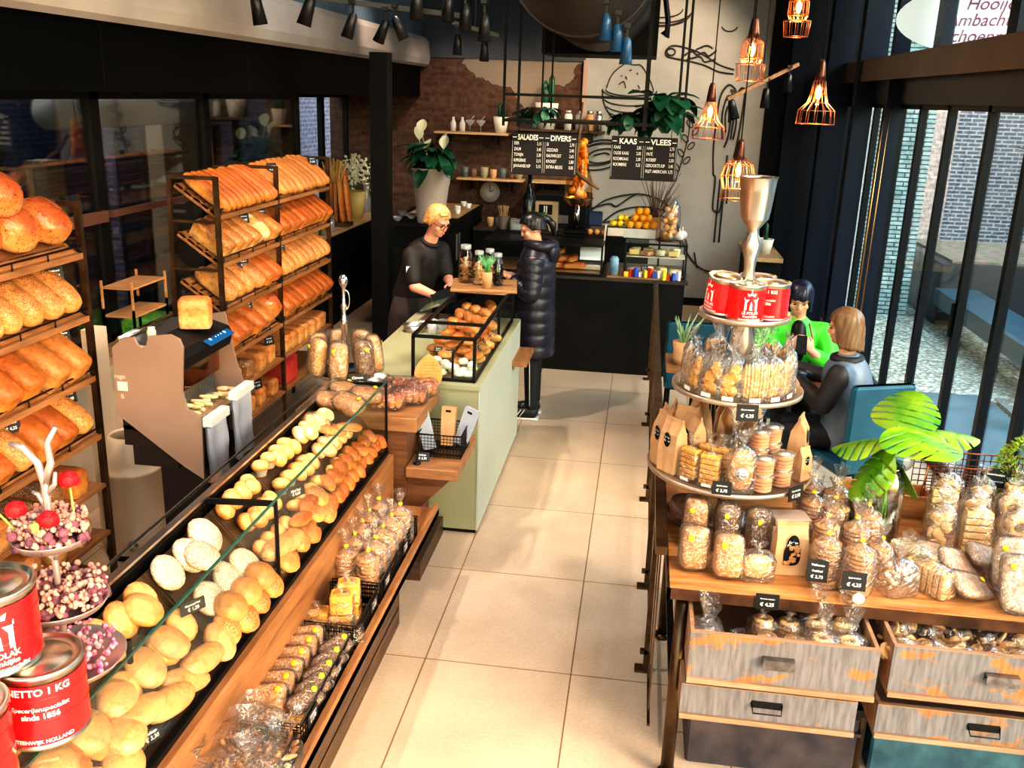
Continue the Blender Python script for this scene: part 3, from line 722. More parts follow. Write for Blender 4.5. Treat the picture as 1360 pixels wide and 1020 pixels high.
# front half, seen through the glass
F2='at the glass front'
lay('oval',grid(1.95,2.05,(-1.30,),.15,.0),F2+', near end',G)
lay('long',[(-1.30,2.20,.02),(-1.31,2.32,.0),(-1.30,2.42,.02),(-1.31,2.08,.05)],F2+' beside the yellow buns',G,rz=1.2)
lay('oval',[(-1.30,2.54,.01),(-1.31,2.00,.04)],F2+', round white',G)
lay('brown',[(-1.305,2.66,.05),(-1.30,2.78,.05),(-1.30,2.90,.045)],F2+' below the poppy buns',G)
lay('seed',[(-1.30,2.60,.02),(-1.295,2.72,.0),(-1.295,2.84,.0),(-1.295,2.96,.0)],F2+' in the seeded heap',G)
lay('long',[(-1.31,3.10,.05),(-1.30,3.20,.04)],F2+' behind the steel upright',G,rz=1.3)
lay('kaiser',[(-1.30,3.15,.0),(-1.30,3.28,.02),(-1.30,3.40,.0)],F2+' beside the ball rolls',G)
lay('seed',[(-1.30,3.50,.03),(-1.30,3.60,.0),(-1.31,3.55,.07)],F2+' near the muffins',G)
lay('knot',grid(3.68,4.5,(-1.30,),.078,.01),F2+' towards the far end',G)
lay('knot',grid(3.72,4.4,(-1.315,),.09,.055),F2+' in the upper far row',G)
lay('croiss',[(-1.31,3.46,.08),(-1.30,3.34,.08)],F2+' lying over the star cut rolls',G,rz=1.4)
# muffins in paper cups
mc=MB(); mc.lathe([(.024,0),(.034,.038),(.0345,.038)],18); cup=mc.mesh('paper_cup',PAPER)
mt=MB(); mt.blob((0,0,.042),(.078,.078,.05),16,8,1,.3,.06,2); top=mt.mesh('cake',B_BUN)
k=0
for y in (3.45,3.54,3.63,3.72):
    for x in (-1.495,-1.42,-1.35):
        k+=1
        place([('paper_cup',cup),('cake',top)],'muffin','golden muffin in a white paper cup, %s of the muffin tray'%NTH[k-1],'muffin',(x,y+(.03 if x==-1.42 else 0),tz(x)+.008),(0,0,rr.uniform(0,6)),'muffins in the glass bread case')
# cards inside the case front
for i,y in enumerate((2.12,2.36,2.50,2.62,2.78,2.95,3.12,3.30,3.47,3.62)):
    card((CX-.022,y,.79),R(66),-.25,.075,.045,where='inside the glass case front, %s one'%NTH[i])
card((-1.33,2.50,.985),R(60),-.2,.09,.04,lines=('Maanzaad bol','\u20ac 1,20'),lab='black price card standing between the yellow buns and poppy buns')
card((-1.33,3.42,.985),R(60),-.2,.09,.04,lines=('Mini bol','\u20ac 0,60'),lab='black price card between the ball rolls and the muffins')
# ---------- clear bag helper
def bagmesh(w,d,h,seed=0,tuft=.06,taper=.45,n=16):
    """a film bag: boxy below, gathered near the top, with a flared crinkled tuft"""
    mb=MB(); v=[];f=[]
    prof=[(0.96,.0),(1.0,.04),(1.03,.35),(1.0,.7),(.85,.86),(taper,.96),(.16,1.03),(.10,1.06)]
    prof=[(s,z*h) for s,z in prof]+[(.35,h*1.06+tuft*.55),(.55,h*1.06+tuft)]
    for k,(s,z) in enumerate(prof):
        for i in range(n):
            a=2*pi*i/n; c,q=cos(a),sin(a); ex=.5 if k<5 else 1
            x=math.copysign(abs(c)**ex,c)*w/2*s; y=math.copysign(abs(q)**ex,q)*d/2*s
            j=noise.noise(Vector((x*40+seed*7,y*40,z*30)))*(.09 if k<8 else .5)
            v.append((x*(1+j),y*(1+j),z+ (noise.noise(Vector((a*3,seed,5)))*.02 if k==9 else 0)))
    for k in range(len(prof)-1):
        for i in range(n):
            j=(i+1)%n; f.append((k*n+i,k*n+j,(k+1)*n+j,(k+1)*n+i))
    f.append(tuple(range(n-1,-1,-1)))
    mb.add(v,f,None,True); return mb.mesh('clear_bag',BAGF)
def tie(z): 
    m=MB(); m.cb((0,-.004,z),(.018,.012,.010)); return m.mesh('yellow_tie',YEL)
# crispbread rounds in bags
def tower(n=7,r=.048,t=.017,m=B_COOKB,seed=0):
    mb=MB()
    for i in range(n):
        z=i*t*1.04; dx=.002*sin(i*2.1+seed)
        mb.lathe([(r*.9,z),(r,z+t*.25),(r,z+t*.7),(r*.88,z+t*.9),(.001,z+t*.82)],20,Matrix.Translation((dx,-dx,0)))
    return mb.mesh('biscuit_stack',m)
TW=[tower(10,.051,.0165,B_COOKB,s) for s in range(2)]; TB=[bagmesh(.116,.116,.19,s,.07) for s in range(3)]; TT=tie(.202)
k=0
for (x,y) in ((-1.19,3.62),(-1.085,3.60),(-1.19,3.74),(-1.085,3.72),(-1.19,3.87),(-1.08,3.84),(-1.19,4.0),(-1.075,3.97),(-1.185,4.14),(-1.07,4.10)):
    k+=1
    place([('biscuit_stack',TW[k%2]),('clear_bag',TB[k%3]),('yellow_tie',TT)],'biscuit_bag','clear bag of stacked round crispbreads, %s from the near end of the wire basket'%NTH[k-1],'bag of biscuits',(x,y,.478),(0,0,k*.7),'bagged crispbread rounds on the lower shelf')
# wire baskets on the lower shelf
def wire_basket(x0,x1,y0,y1,z0,z1,st=.022,r=.0016):
    m=MB()
    def g(p,q): m.bar(p,q,r*2)
    y=y0
    while y<=y1+1e-6: g((x1,y,z0),(x1,y,z1)); g((x0,y,z0),(x1,y,z0)); y+=st
    x=x0
    while x<=x1+1e-6: g((x,y0,z0),(x,y0,z1)); g((x,y1,z0),(x,y1,z1)); g((x,y0,z0),(x,y1,z0)); x+=st
    z=z0
    while z<=z1+1e-6: g((x1,y0,z),(x1,y1,z)); g((x0,y0,z),(x1,y0,z)); g((x0,y1,z),(x1,y1,z)); z+=st
    m.tube([(x0,y0,z1),(x1,y0,z1),(x1,y1,z1),(x0,y1,z1)],.004,6,True)
    return m
for i,(a,b,l) in enumerate(((3.53,4.22,'holding bagged crispbread rounds'),(3.18,3.50,'holding the yellow cakes'),(2.56,3.15,'of almond cakes'),(1.9,2.53,'at the near end holding cookie bags'))):
    solo('wire_basket',wire_basket(-1.245,-1.012,a,b,.460,.56),BLACK,'black wire mesh basket on the lower shelf '+l,'basket','wire baskets on the lower shelf')
    card((-1.006,(a+b)/2+.08,.50),R(90),0,.09,.05,where='clipped on the wire basket '+l)
    if b-a>.5: card((-1.006,a+.1,.50),R(90),0,.09,.05,lab='black price card on the near part of the basket of almond cakes' if b==3.15 else ('black price card on the near part of the crispbread basket' if a>3.5 else 'black price card on the nearest basket, near part'))
# yellow cakes
cm=MB(); cm.rbox(-.045,.045,-.04,.04,0,.085,.006); cake=cm.mesh('cake',B_CAKE)
cbg=bagmesh(.10,.09,.088,3,.02,.8)
k=0
for (x,y,z) in ((-1.10,3.28,0),(-1.10,3.375,0),(-1.20,3.28,0),(-1.10,3.28,.088),(-1.10,3.375,.088)):
    k+=1; place([('cake',cake),('clear_bag',cbg)],'wrapped_cake','wrapped yellow cake block, %s in the basket beside the crispbread rounds'%NTH[k-1],'cake',(x,y,.472+z),(0,0,.05*k),'wrapped yellow cake blocks')
# flat almond cakes and nut packs
def slabpack(w,d,h,m,seed=0):
    a=MB(); a.blob((0,0,h/2),(w,d,h),16,8,.45,0,.05,seed,ez=.5); fm=MB(); fm.blob((0,0,h/2),(w*1.12,d*1.16,h*1.18),18,10,.5,0,.16,seed+4,ez=.6)
    st=MB(); st.lathe([(.011,0),(.011,.002)],12,Matrix.Translation((w*.3,d*.2,h*1.12)))
    return [('cake',a.mesh('cake',m)),('clear_wrap',fm.mesh('clear_wrap',BAGF)),('yellow_sticker',st.mesh('sticker',YEL))]
ALM=[slabpack(.13,.10,.045,B_NUT,s) for s in range(3)]; DRK=[slabpack(.13,.075,.05,B_DARKSEED,s+3) for s in range(2)]
k=0
for i,y in enumerate((2.72,2.80,2.88,2.96,3.04,3.11)):
    place(ALM[i%3],'wrapped_almond_cake','wrapped almond cake with a yellow sticker, %s leaning along the oak board'%NTH[i],'cake',(-1.185,y,.50+.018),Euler((R(35),R(-8),R(10))),'wrapped almond cakes in the basket')
for i,y in enumerate((2.72,2.80,2.88,2.97,3.06)):
    place(DRK[i%2],'wrapped_nut_loaf','wrapped dark nut loaf, %s from the near end at the basket wire'%NTH[i],'bread',(-1.065,y,.50+.02),Euler((R(40),R(-5),R(60))),'wrapped nut loaves in the basket')
cakeL=MB(); cakeL.rbox(-.075,.075,-.038,.038,0,.06,.008); cL=cakeL.mesh('cake',B_CAKE); cLb=bagmesh(.175,.09,.064,5,.02,.85)
for i,(x,y,rz,s) in enumerate(((-1.17,2.62,.35,1),(-1.06,2.615,1.5,.9),(-1.20,2.50,1.0,.8),(-1.08,2.46,1.2,.8))):
    place([('cake',cL),('clear_bag',cLb)],'wrapped_cake','wrapped yellow loaf cake, %s, between cookies and nut loaves'%['lying across','upright at the wire','small by the board','small by the wire'][i],'cake',(x,y,.475),(0,0,rz),'wrapped yellow loaf cakes',s)
# cookies in bags at the near end
def cookies(n,r,h,m,seed,spread=(.06,.05,.07),kind='disc'):
    q=random.Random(seed); mb=MB()
    for i in range(n):
        M=Matrix.Translation((q.uniform(-1,1)*spread[0],q.uniform(-1,1)*spread[1],spread[2]*(i+.5)/n+.012))@Euler((q.uniform(-1.1,1.1),q.uniform(-1.1,1.1),q.uniform(0,6))).to_matrix().to_4x4()
        if kind=='disc': mb.lathe([(r*.8,-h/2),(r,0),(r*.85,h/2),(.001,h*.4)],14,M)
        elif kind=='ring': mb.torus((0,0,0),r*.65,r*.36,14,8,M,.8)
        elif kind=='stick': mb.blob((0,0,0),(r*3.2,r*.5,h*1.5),10,6,.8,0,0,0,M)
        elif kind=='chip': mb.blob((0,0,0),(r*1.5,r*.9,h),8,5,.9,0,.2,i,M)
    return mb.mesh('cookies',m)
CK={'disc':[cookies(12,.032,.012,B_COOKIE,s) for s in range(2)],'ring':[cookies(9,.036,.014,B_COOKIE,s+3,kind='ring') for s in range(2)],
 'nuts':[cookies(36,.014,.012,B_COOKB,s+5,kind='chip') for s in range(2)],'stick':[cookies(16,.026,.010,B_COOKB,s+8,kind='stick') for s in range(2)]}
CB_=[bagmesh(.17,.15,.11,s,.045,.5) for s in range(3)]
CKD={'disc':'round butter cookies','ring':'ring cookies','nuts':'caramel nuts','stick':'brown finger biscuits'}
for i,(x,y,z,kd) in enumerate(((-1.19,2.56,.0,'nuts'),(-1.18,2.42,.03,'nuts'),(-1.06,2.40,0,'stick'),(-1.08,2.28,.02,'stick'),(-1.20,2.24,.03,'disc'),(-1.19,2.08,.05,'disc'),(-1.07,2.12,.02,'ring'),(-1.17,1.94,.05,'ring'),(-1.06,1.96,.03,'disc'),(-1.17,1.78,.03,'disc'))):
    place([('cookies',CK[kd][i%2]),('clear_bag',CB_[i%3])],'cookie_bag','crinkled clear bag of %s, %s from the far end of the near basket'%(CKD[kd],NTH[i]),'bag of cookies',(x,y,.47+z),Euler((R(12),R(10),i*.9)),'cookie bags in the near basket',1.2)
CKT={}
# small tufts of wrapped sweets between cakes and baskets
for i,(x,y) in enumerate(((-1.20,3.22),(-1.10,3.19),(-1.04,3.22))):
    place([('cookies',CK['stick'][i%2]),('clear_bag',CB_[i])],'cookie_bag','small bag of biscuit sticks, %s, in front of the yellow cake blocks'%NTH[i],'bag of cookies',(x,y,.475),(0,0,i),'bags of biscuit sticks',.62)
# packaged loaf cakes on the far end of the case
LP=[slabpack(.155,.10,.07,B_NUT,6),slabpack(.15,.09,.065,B_COOKB,7)]
top=MB().box(CB,CX-.02,4.22,4.50,1.075,1.083); part('top_shelf',top,GLASS,cs)
for i,(x,y,z,rz) in enumerate(((-1.50,4.10,1.03,.5),(-1.47,4.28,1.09,.3),(-1.36,4.24,1.09,-.4),(-1.33,4.40,1.09,.6),(-1.46,4.44,1.09,1.2))):
    place(LP[i%2],'wrapped_loaf_cake','wrapped almond loaf cake in a dark tray, %s at the far end of the case'%NTH[i],'cake',(x,y,z),Euler((R(14),R(10),rz)),'wrapped loaf cakes on the case end')
for i,(x,y) in enumerate(((-1.40,4.06),(-1.33,4.12))):
    place([(None,lm('batonw',i))],'bread_loaf','small pale loaf, %s, beside the wrapped loaf cakes'%NTH[i],'bread',(x,y,1.02),Euler((0,.3,.5+i*.4)),None,.42)
# ================= tins =================
TINRED=mat('tin_red',(.78,.012,.015),rough=.28,coat=.4)
TINW=mat('tin_white',(.85,.82,.76),rough=.35)
TINM=mat('tin_metal',(.75,.70,.60),(.65,.6,.5),scale=6,rough=.28,metal=1)
def on_cyl(mb,r,z0=0):
    """wrap lettering drawn flat (x along the girth, z up) around a can of radius r, centred on -y"""
    mb.v=[(r*sin(p[0]/r),-r*cos(p[0]/r),p[2]+z0) for p in mb.v]; return mb
def tin_meshes(r=.08,h=.16):
    can=MB(); can.lathe([(r*.97,0),(r,.004),(r,.008),(r*.975,.010),(r*.975,h-.012),(r,h-.010),(r*1.02,h-.004),(r*1.0,h),(r*.93,h),(r*.92,h-.006),(r*.70,h-.006),(r*.66,h-.003),(.001,h-.003)],40)
    lb=MB(); q=r*.985; lb.lathe([(q,.012),(q,h-.02)],48,None,True,False); lb.torus((0,0,h*.41),q,.0012,48,6).torus((0,0,h*.69),q,.0012,48,6)
    r2=q+.0008
    A=MB()
    def P(poly): A.add([(x,0,z) for x,z in poly],[tuple(range(len(poly)))])
    c=h*.60
    # crowned gate emblem with a little figure under two arches
    P([(-.020,c-.032),(-.013,c-.032),(-.013,c+.002),(-.020,c+.002)]); P([(.013,c-.032),(.020,c-.032),(.020,c+.002),(.013,c+.002)])
    P([(-.022,c+.002),(.022,c+.002),(.022,c+.009),(-.022,c+.009)]); P([(-.020,c-.038),(.020,c-.038),(.020,c-.032),(-.020,c-.032)])
    P([(-.0045,c-.032),(.0045,c-.032),(.0035,c-.014),(0,c-.004),(-.0035,c-.014)])
    P([(-.013,c+.002),(-.013,c-.008),(-.006,c+.002)]); P([(.013,c+.002),(.006,c+.002),(.013,c-.008)])
    P([(-.011,c+.011),(.011,c+.011),(.014,c+.022),(.006,c+.018),(0,c+.026),(-.006,c+.018),(-.014,c+.022)])
    P([(-.002,c+.026),(.002,c+.026),(.002,c+.033),(-.002,c+.033)])
    A.v=[(p[0]*1.35,p[1],c+(p[2]-c)*1.35+.004) for p in A.v]; tb(A,'LE POLAK',0,h*.275,.016,0,.03); tb(A,'Koninklijke',0,h*.185,.014,0,.02,.2); tb(A,'Specerijenspecialist',0,h*.105,.013,0,.02,.2)
    fr=on_cyl(A,r2)
    Bk=MB(); tb(Bk,'NETTO 1 KG',0,h*.79,.020,0,.03); tb(Bk,'Specerijenspecialist',0,h*.57,.0135,0,.01,.2); tb(Bk,'sinds 1856',0,h*.47,.016,0,.03); tb(Bk,'STEENWIJK HOLLAND',0,h*.13,.011,0,.03)
    Bk=on_cyl(Bk,r2); bk=MB(); bk.v=[(-p[0],-p[1],p[2]) for p in Bk.v]; bk.f=Bk.f; bk.sm=Bk.sm
    W_=MB(); W_.lathe([(r2+.0004,h*.68),(r2+.0004,h-.022)],40,None,True,False)
    W_.f=[f for i,f in enumerate(W_.f) if i in (3,4,5)]; W_.sm=W_.sm[:len(W_.f)]
    return [('can',can.mesh('can',TINM)),('red_label',lb.mesh('red_label',TINRED),[('emblem',fr.mesh('emblem',TINW)),('lettering',bk.mesh('lettering',TINW)),('white_patch',W_.mesh('white_patch',TINW))])]
TIN=tin_meshes()
# glass ledge over the near end of the case carrying tins and dried flowers
lg=thing('glass_ledge','clear glass ledge on steel posts over the near end of the bread case','ledge',(0,0,0))
m=MB()
for x in (-1.535,-1.265):
    for y in (1.18,2.02): part('post',MB().bar((x,y,1.12),(x,y,1.19),.012),BLACK,lg); part('glass_plate',MB().box(-1.56,-1.17,1.15,2.05,1.19,1.198),GLASS,lg)
for (x,y,z,rz,l) in ((-1.25,1.65,1.20,180+30,'red 1 kg spice tin, lower one beside the dried flower stand, NETTO side showing'),
                   (-1.325,1.62,1.388,42,'red 1 kg spice tin stacked on top at the left picture edge'),
                   (-1.42,1.63,1.20,20,'red 1 kg spice tin behind the lower tin, left edge'),
                   (-1.30,1.46,1.20,50,'red 1 kg spice tin nearest the camera at the lower left edge')):
    place(TIN,'spice_tin',l,'tin',(x,y,z),(0,0,R(rz)),None,1.16)
# dried flower etagere
et=thing('flower_stand','three tier silver stand with branch shaped handle filled with dried and red flowers','tiered stand',(-1.335,1.86,1.199))
PINKM=mat('pink_silver',(.72,.60,.55),(.60,.50,.48),scale=7,rough=.3,metal=.7)
m=MB()
for z,r in ((.02,.14),(.18,.115),(.35,.088)):
    m=MB().lathe([(r*.2,z-.004),(r*.9,z),(r,z+.018),(r*1.01,z+.020),(r*.985,z+.020),(r*.88,z+.006),(.001,z+.002)],32); part('tray',m,PINKM,et)
m=MB(); m.tube([(0,0,0),(.004,0,.2),(0,0,.40),(.0,.0,.50),(-.012,0,.55),(-.045,0,.585),(-.075,0,.592)],[.009,.008,.008,.010,.009,.008,.007],8)
m.tube([(0,0,.50),(.018,.005,.55),(.014,.005,.60),(.040,.005,.64)],[.010,.009,.008,.006],8); m.tube([(0,0,.43),(-.02,0,.47),(-.035,0,.475)],[.007,.006,.004],8)
m.tube([(0,0,.47),(.025,0,.50),(.03,0,.53)],[.007,.006,.004],8); m.tube([(0,0,.30),(.03,-.01,.34)],[.007,.004],6); m.tube([(0,0,.30),(-.03,-.01,.34)],[.007,.004],6)
part('handle',m,PINKM,et)
DRY=mat('dried_pink',(.46,.20,.15),(.62,.40,.33),scale=60,rough=.9); DRYD=mat('dried_dark',(.10,.04,.06),(.28,.10,.14),scale=50,rough=.9)
q=random.Random(5)
def berries(n,R0,R1,z,seed,r=(.004,.009),arc=(0,6.28)):
    q=random.Random(seed); m=MB()
    for i in range(n):
        a=q.uniform(*arc); d=q.uniform(R0,R1); s=q.uniform(*r); m.blob((d*cos(a),d*sin(a),z+q.uniform(0,.05)),(s*2,s*2,s*2),6,4)
    return m
part('dried_blossoms',berries(420,.02,.085,.37,1),DRY,et)['kind']='stuff'
o=part('dried_blossoms',berries(420,.02,.115,.20,2),DRY,et); o['kind']='stuff'
o=part('dried_blossoms',berries(300,.02,.13,.03,3),mat('dried_purple',(.42,.08,.22),(.75,.45,.45),scale=50,rough=.9),et); o['kind']='stuff'
o=part('dark_moss',berries(160,.0,.09,.355,4,(.008,.014)).add(*(lambda b:(b.v,b.f))(berries(160,0,.11,.185,6,(.008,.014)))),DRYD,et); o['kind']='stuff'
def rose(r,m):
    mb=MB()
    for k in range(5):
        for i in range(6):
            a=i*pi/3+k*.5; rr_=r*(.25+.18*k); M=Matrix.Translation((rr_*cos(a)*.55,rr_*sin(a)*.55,r*(.55-.09*k)))@Euler((0,R(25+14*k),a)).to_matrix().to_4x4()
            mb.blob((0,0,0),(r*.9,r*.9,r*.18),8,5,1,0,.1,i,M)
    return mb.mesh('ranunculus',m)
RED=mat('petal_red',(.80,.01,.02),(.6,.005,.01),scale=40,rough=.6); GRN=mat('stem_green',(.25,.38,.08),(.38,.50,.14),scale=20,rough=.6)
for i,(x,y,z) in enumerate(((-.060,-.03,.435),(.030,-.045,.425),(.035,.04,.49))):
    o=part('red_flower',rose(.034,RED),RED,et); o.location=(x,y,z); o['label']='red ranunculus bloom'
m=MB(); m.tube([(-.10,-.06,.46),(-.065,-.05,.41),(-.05,-.04,.38)],.003,5); m.blob((-.105,-.062,.468),(.022,.022,.026),8,6); m.tube([(.03,-.09,.43),(.03,-.06,.37)],.003,5); m.tube([(.035,.04,.49),(.045,.03,.40)],.003,5); m.blob((.03,-.095,.435),(.02,.02,.022),8,6)
part('green_stems',m,GRN,et)['kind']='stuff'
# wooden branch tip at the left edge
solo('antler_branch',MB().tube([(-1.30,1.36,1.66),(-1.325,1.40,1.80),(-1.30,1.42,1.90),(-1.33,1.45,1.98)],[.012,.014,.012,.008],8).tube([(-1.325,1.40,1.80),(-1.36,1.40,1.86)],[.010,.006],8).cyl((-1.30,1.36,1.198),(-1.30,1.36,1.66),.010),mat('branch_wood',(.25,.10,.04),(.38,.18,.08),scale=12,rough=.6),'brown twisted branch standing at the extreme left edge','branch')
# ================= slicing machine =================
SL=thing('bread_slicer','beige metal bread slicing machine with blue control strip and side panel','bread slicer',(0,0,0))
BEI=mat('slicer_beige',(.33,.23,.18),(.38,.27,.21),scale=3,rough=.35,metal=.45)
poly=[(-2.41,1.41),(-2.35,1.46),(-2.30,1.465),(-2.285,1.43),(-2.265,1.415),(-2.24,1.43),(-2.225,1.475),(-2.12,1.49),(-2.075,1.47),(-2.06,1.43),(-2.08,1.21),(-2.06,1.13),(-1.99,1.10),(-2.0,.78),(-2.10,.84),(-2.42,1.08)]
part('side_panel',MB().prism(poly,3.955,3.97),BEI,SL,'large beige side panel with a thumb notch')
part('side_panel',MB().prism([(-2.41,1.41),(-2.12,1.47),(-2.07,1.2),(-2.04,1.1),(-2.0,.78),(-2.42,.9)],4.54,4.555),BEI,SL)
part('housing',MB().box(-2.24,-2.0,4.0,4.54,.02,.82).box(-2.40,-2.13,3.97,4.54,.92,1.02).box(-2.36,-2.13,3.97,4.54,.82,.92).box(-2.40,-2.30,3.97,4.54,1.0,1.40),mat('slicer_dark',(.03,.022,.02),rough=.35,metal=.3),SL)
part('top_plate',MB().box(-2.40,-2.24,3.97,4.54,1.40,1.425),SILVER,SL)
part('top_rail',MB().cyl((-2.39,3.98,1.445),(-2.39,4.5,1.445),.012),CHROME,SL)
part('control_bar',MB().prism([(-2.24,1.44),(-2.10,1.40),(-2.08,1.36),(-2.10,1.30),(-2.24,1.30)],4.0,4.54),MATTE,SL)
pm=MB().box(0,.001,-.14,.14,-.035,.035); o=part('control_panel',pm,mat('panel_blue',(.01,.06,.14),rough=.2,emit=(.02,.12,.3),es=.3),SL); o.location=(-2.086,4.37,1.385); o.rotation_euler=(0,R(-62),0)
im=MB()
for i,y in enumerate((-.08,-.02,.01,.04,.08)): im.lathe([(.001,.002),(.009 if i in (0,4) else .004,.002),(.001,.003)],12,Matrix.Translation((.0,y,0)))
im.v=[(.0025+(v[2]-.002)*.1,v[1],v[0]) for v in im.v]; c=part('icons',im,mat('icon_light',(.5,.7,.9),emit=(.6,.85,1),es=1.2),o)
part('blade_frame',MB().box(-2.22,-2.19,4.02,4.52,1.04,1.28),mat('blade_blue',(.04,.07,.10),rough=.3,metal=.7),SL)
m=MB()
for i in range(30): m.box(-2.19,-2.186,4.03+i*.0163,4.034+i*.0163,1.05,1.27)
part('blades',m,SILVER,SL)
part('amber_cover',MB().box(-2.15,-2.145,4.04,4.5,1.17,1.30),film('amber_glass',(.85,.45,.15),.2,.05),SL)
part('crumb_tray',MB().box(-2.19,-1.98,3.97,4.54,1.04,1.055).box(-1.985,-1.975,3.97,4.54,1.04,1.08),SILVER,SL)
part('foot',MB().box(-2.24,-2.02,4.02,4.52,0,.02),BLACK,SL)
m=MB(); tb(m,'rego',-2.385,1.27,.03); tb(m,'B',-2.38,1.17,.03); m.box(-2.40,-2.35,-.001,0,1.20,1.245); m.v=[(p[0],p[1]+3.953,p[2]) for p in m.v]
part('plate_lettering',m,mat('print_pale',(.62,.52,.45),rough=.5),SL)
q=random.Random(4); m=MB()
for i in range(26): 
    m.blob((q.uniform(-2.16,-2.0),q.uniform(4.0,4.5),1.068+q.uniform(0,.015)),(q.uniform(.02,.09),q.uniform(.015,.03),.02),8,5,.7,0,.2,i)
o=solo('bread_crumbs',m,B_CRUMB,'loose bread ends and crumbs on the slicer tray','crumbs'); o['kind']='stuff'
place([(None,tinloaf(.15,.13,.15,3,B_WHITE))],'bread_loaf','half tin loaf standing on top of the slicing machine','bread',(-2.17,4.32,1.44),(0,0,.3))
solo('spice_jar',MB().lathe([(.02,0),(.022,.03),(.016,.04),(.018,.05)],14),CREAM,'small cream dish on top of the slicer beside the loaf','dish',loc=(-2.30,4.12,1.426))
# plastic sleeve bags hanging in front
BG=mat('sleeve_plastic',(.36,.38,.43),(.46,.48,.53),scale=5,rough=.25,rand=.05,trans=.0)
for i,(y0,y1,zt,zb) in enumerate(((3.93,4.14,1.09,.72),(4.22,4.44,1.13,.78))):
    t=thing('hanging_bag_bundle','hanging bundle of pale plastic bread bags, %s one on the slicer front'%('near' if i==0 else 'far'),'plastic bags',(0,0,0))
    m=MB(); v=[];f=[]
    for a in range(12):
        for b in range(10):
            y=y0+(y1-y0)*a/11; z=zt-(zt-zb)*b/9; v.append((-1.955+.012*noise.noise(Vector((y*14,z*8,i)))+.01*(b/9),y+.01*b/9*sin(a),z))
    for a in range(11):
        for b in range(9): f.append((a*10+b,a*10+b+1,a*10+b+11,a*10+b+10))
    m.add(v,f,None,True); m.add([(p[0]-.012,p[1]+.006,p[2]) for p in v],f,None,True); part('bag',m,BG,t)
    part('header_card',MB().box(-1.975,-1.93,y0,y1-.01,zt-.03,zt+.012),mat('card_pale',(.5,.48,.47),rough=.6),t)
    o=part('print_dot',MB().lathe([(.001,0),(.008,0),(.001,.001)],12,Matrix.Translation((0,0,0))@Matrix.Rotation(pi/2,4,'Y')),mat('print_orange',(.6,.25,.08)),t); o.location=(-1.925,(y0+y1)/2+.03,zb+.10)
# bin
bn=thing('waste_bin','tall cream cylindrical waste bin with domed open top behind the near rack post','waste bin',(-2.77,4.62,0))
BINM=mat('bin_cream',(.62,.48,.34),rough=.4)
m=MB().lathe([(.165,0),(.165,.02),(.16,.03),(.16,.50),(.17,.505),(.17,.52),(.16,.525),(.158,.58),(.14,.66),(.115,.70),(.10,.715),(.095,.70),(.13,.64),(.145,.55),(.12,.5)],32,None,True,False); part('body',m,BINM,bn)
part('base_ring',MB().lathe([(.168,0),(.172,.01),(.168,.03)],32),BLACK,bn); part('badge',MB().cyl((.06,-.155,.10),(.065,-.17,.10),.03),SILVER,bn)
solo('cream_pipe',MB().box(-2.98,-2.90,4.60,4.72,.0,1.3).box(-3.0,-2.88,4.58,4.74,0,.02),BINM,'square cream upright post behind the waste bin','post')
# back crate things behind the slicer, green vegetable crate behind the far rack
solo('green_crate',MB().rbox(-.14,.14,-.16,.16,0,.12,.02),mat('lettuce',(.04,.22,.03),(.20,.42,.08),scale=25,rough=.7,bump=.8),'green leafy crate on the sill behind the far rack','crate',loc=(-3.2,5.75,.992))
for i,z in enumerate((1.25,1.42)):
    solo('wire_tray',MB().box(-3.14,-2.95,5.1,5.5,z,z+.012).bar((-3.14,5.1,.99),(-3.14,5.1,z+.05),.012).bar((-2.95,5.5,.99),(-2.95,5.5,z+.05),.012).bar((-3.14,5.5,.99),(-3.14,5.5,z+.05),.012).bar((-2.95,5.1,.99),(-2.95,5.1,z+.05),.012),OAKX,'empty slatted tray %s on the window sill'%('lower' if i==0 else 'upper'),'tray')
# ================= silver stand with nut loaves, on the walnut unit =================
wu=thing('walnut_unit','stepped walnut display block between the long counter and the green counter','display block',(0,0,0))
part('top',MB().rbox(-1.78,-1.11,4.60,5.18,.86,.94,.004),WALNUTT,wu)
part('base',MB().box(-1.74,-1.17,4.62,5.17,.0,.86),WALNUT,wu)
part('low_shelf',MB().rbox(-1.17,-.885,4.60,5.175,.60,.66,.004),WALNUTT,wu)
part('bracket',MB().prism([(-1.17,.60),(-.92,.60),(-1.17,.34)],4.64,5.15),WALNUT,wu)
part('plinth',MB().box(-1.2,-1.08,4.57,5.18,0,.11),DARKW,wu)
es=thing('silver_stand','silver tiered stand with a ring shaped finial carrying bagged nut loaves','tiered stand',(-1.56,4.80,.94))
m=MB().lathe([(.09,0),(.09,.008),(.03,.02),(.014,.05),(.012,.14),(.03,.15),(.15,.155),(.165,.175),(.160,.178),(.145,.163),(.001,.16)],36); part('tray',m,CHROME,es)
m=MB().lathe([(.014,.16),(.022,.18),(.020,.34),(.016,.44),(.024,.46),(.014,.48),(.012,.52),(.020,.54),(.010,.56),(.010,.64),(.022,.66),(.026,.685),(.016,.71),(.001,.715)],20)
m.torus((0,0,0),.035,.004,20,6,Matrix.Translation((.012,0,.575))@Euler((pi/2,0,0)).to_matrix().to_4x4()@Matrix.Diagonal((.6,1.5,1,1)))
part('finial',m,CHROME,es)
def UP(rz,tilt=0):
    return (Matrix.Rotation(rz,4,'Z')@Matrix.Rotation(-tilt,4,'X')@Matrix(((0,-1,0,0),(0,0,-1,0),(1,0,0,0),(0,0,0,1)))).to_euler()
NL=slabpack(.20,.095,.075,B_NUT,2); ND=slabpack(.20,.095,.07,B_DARKSEED,3)
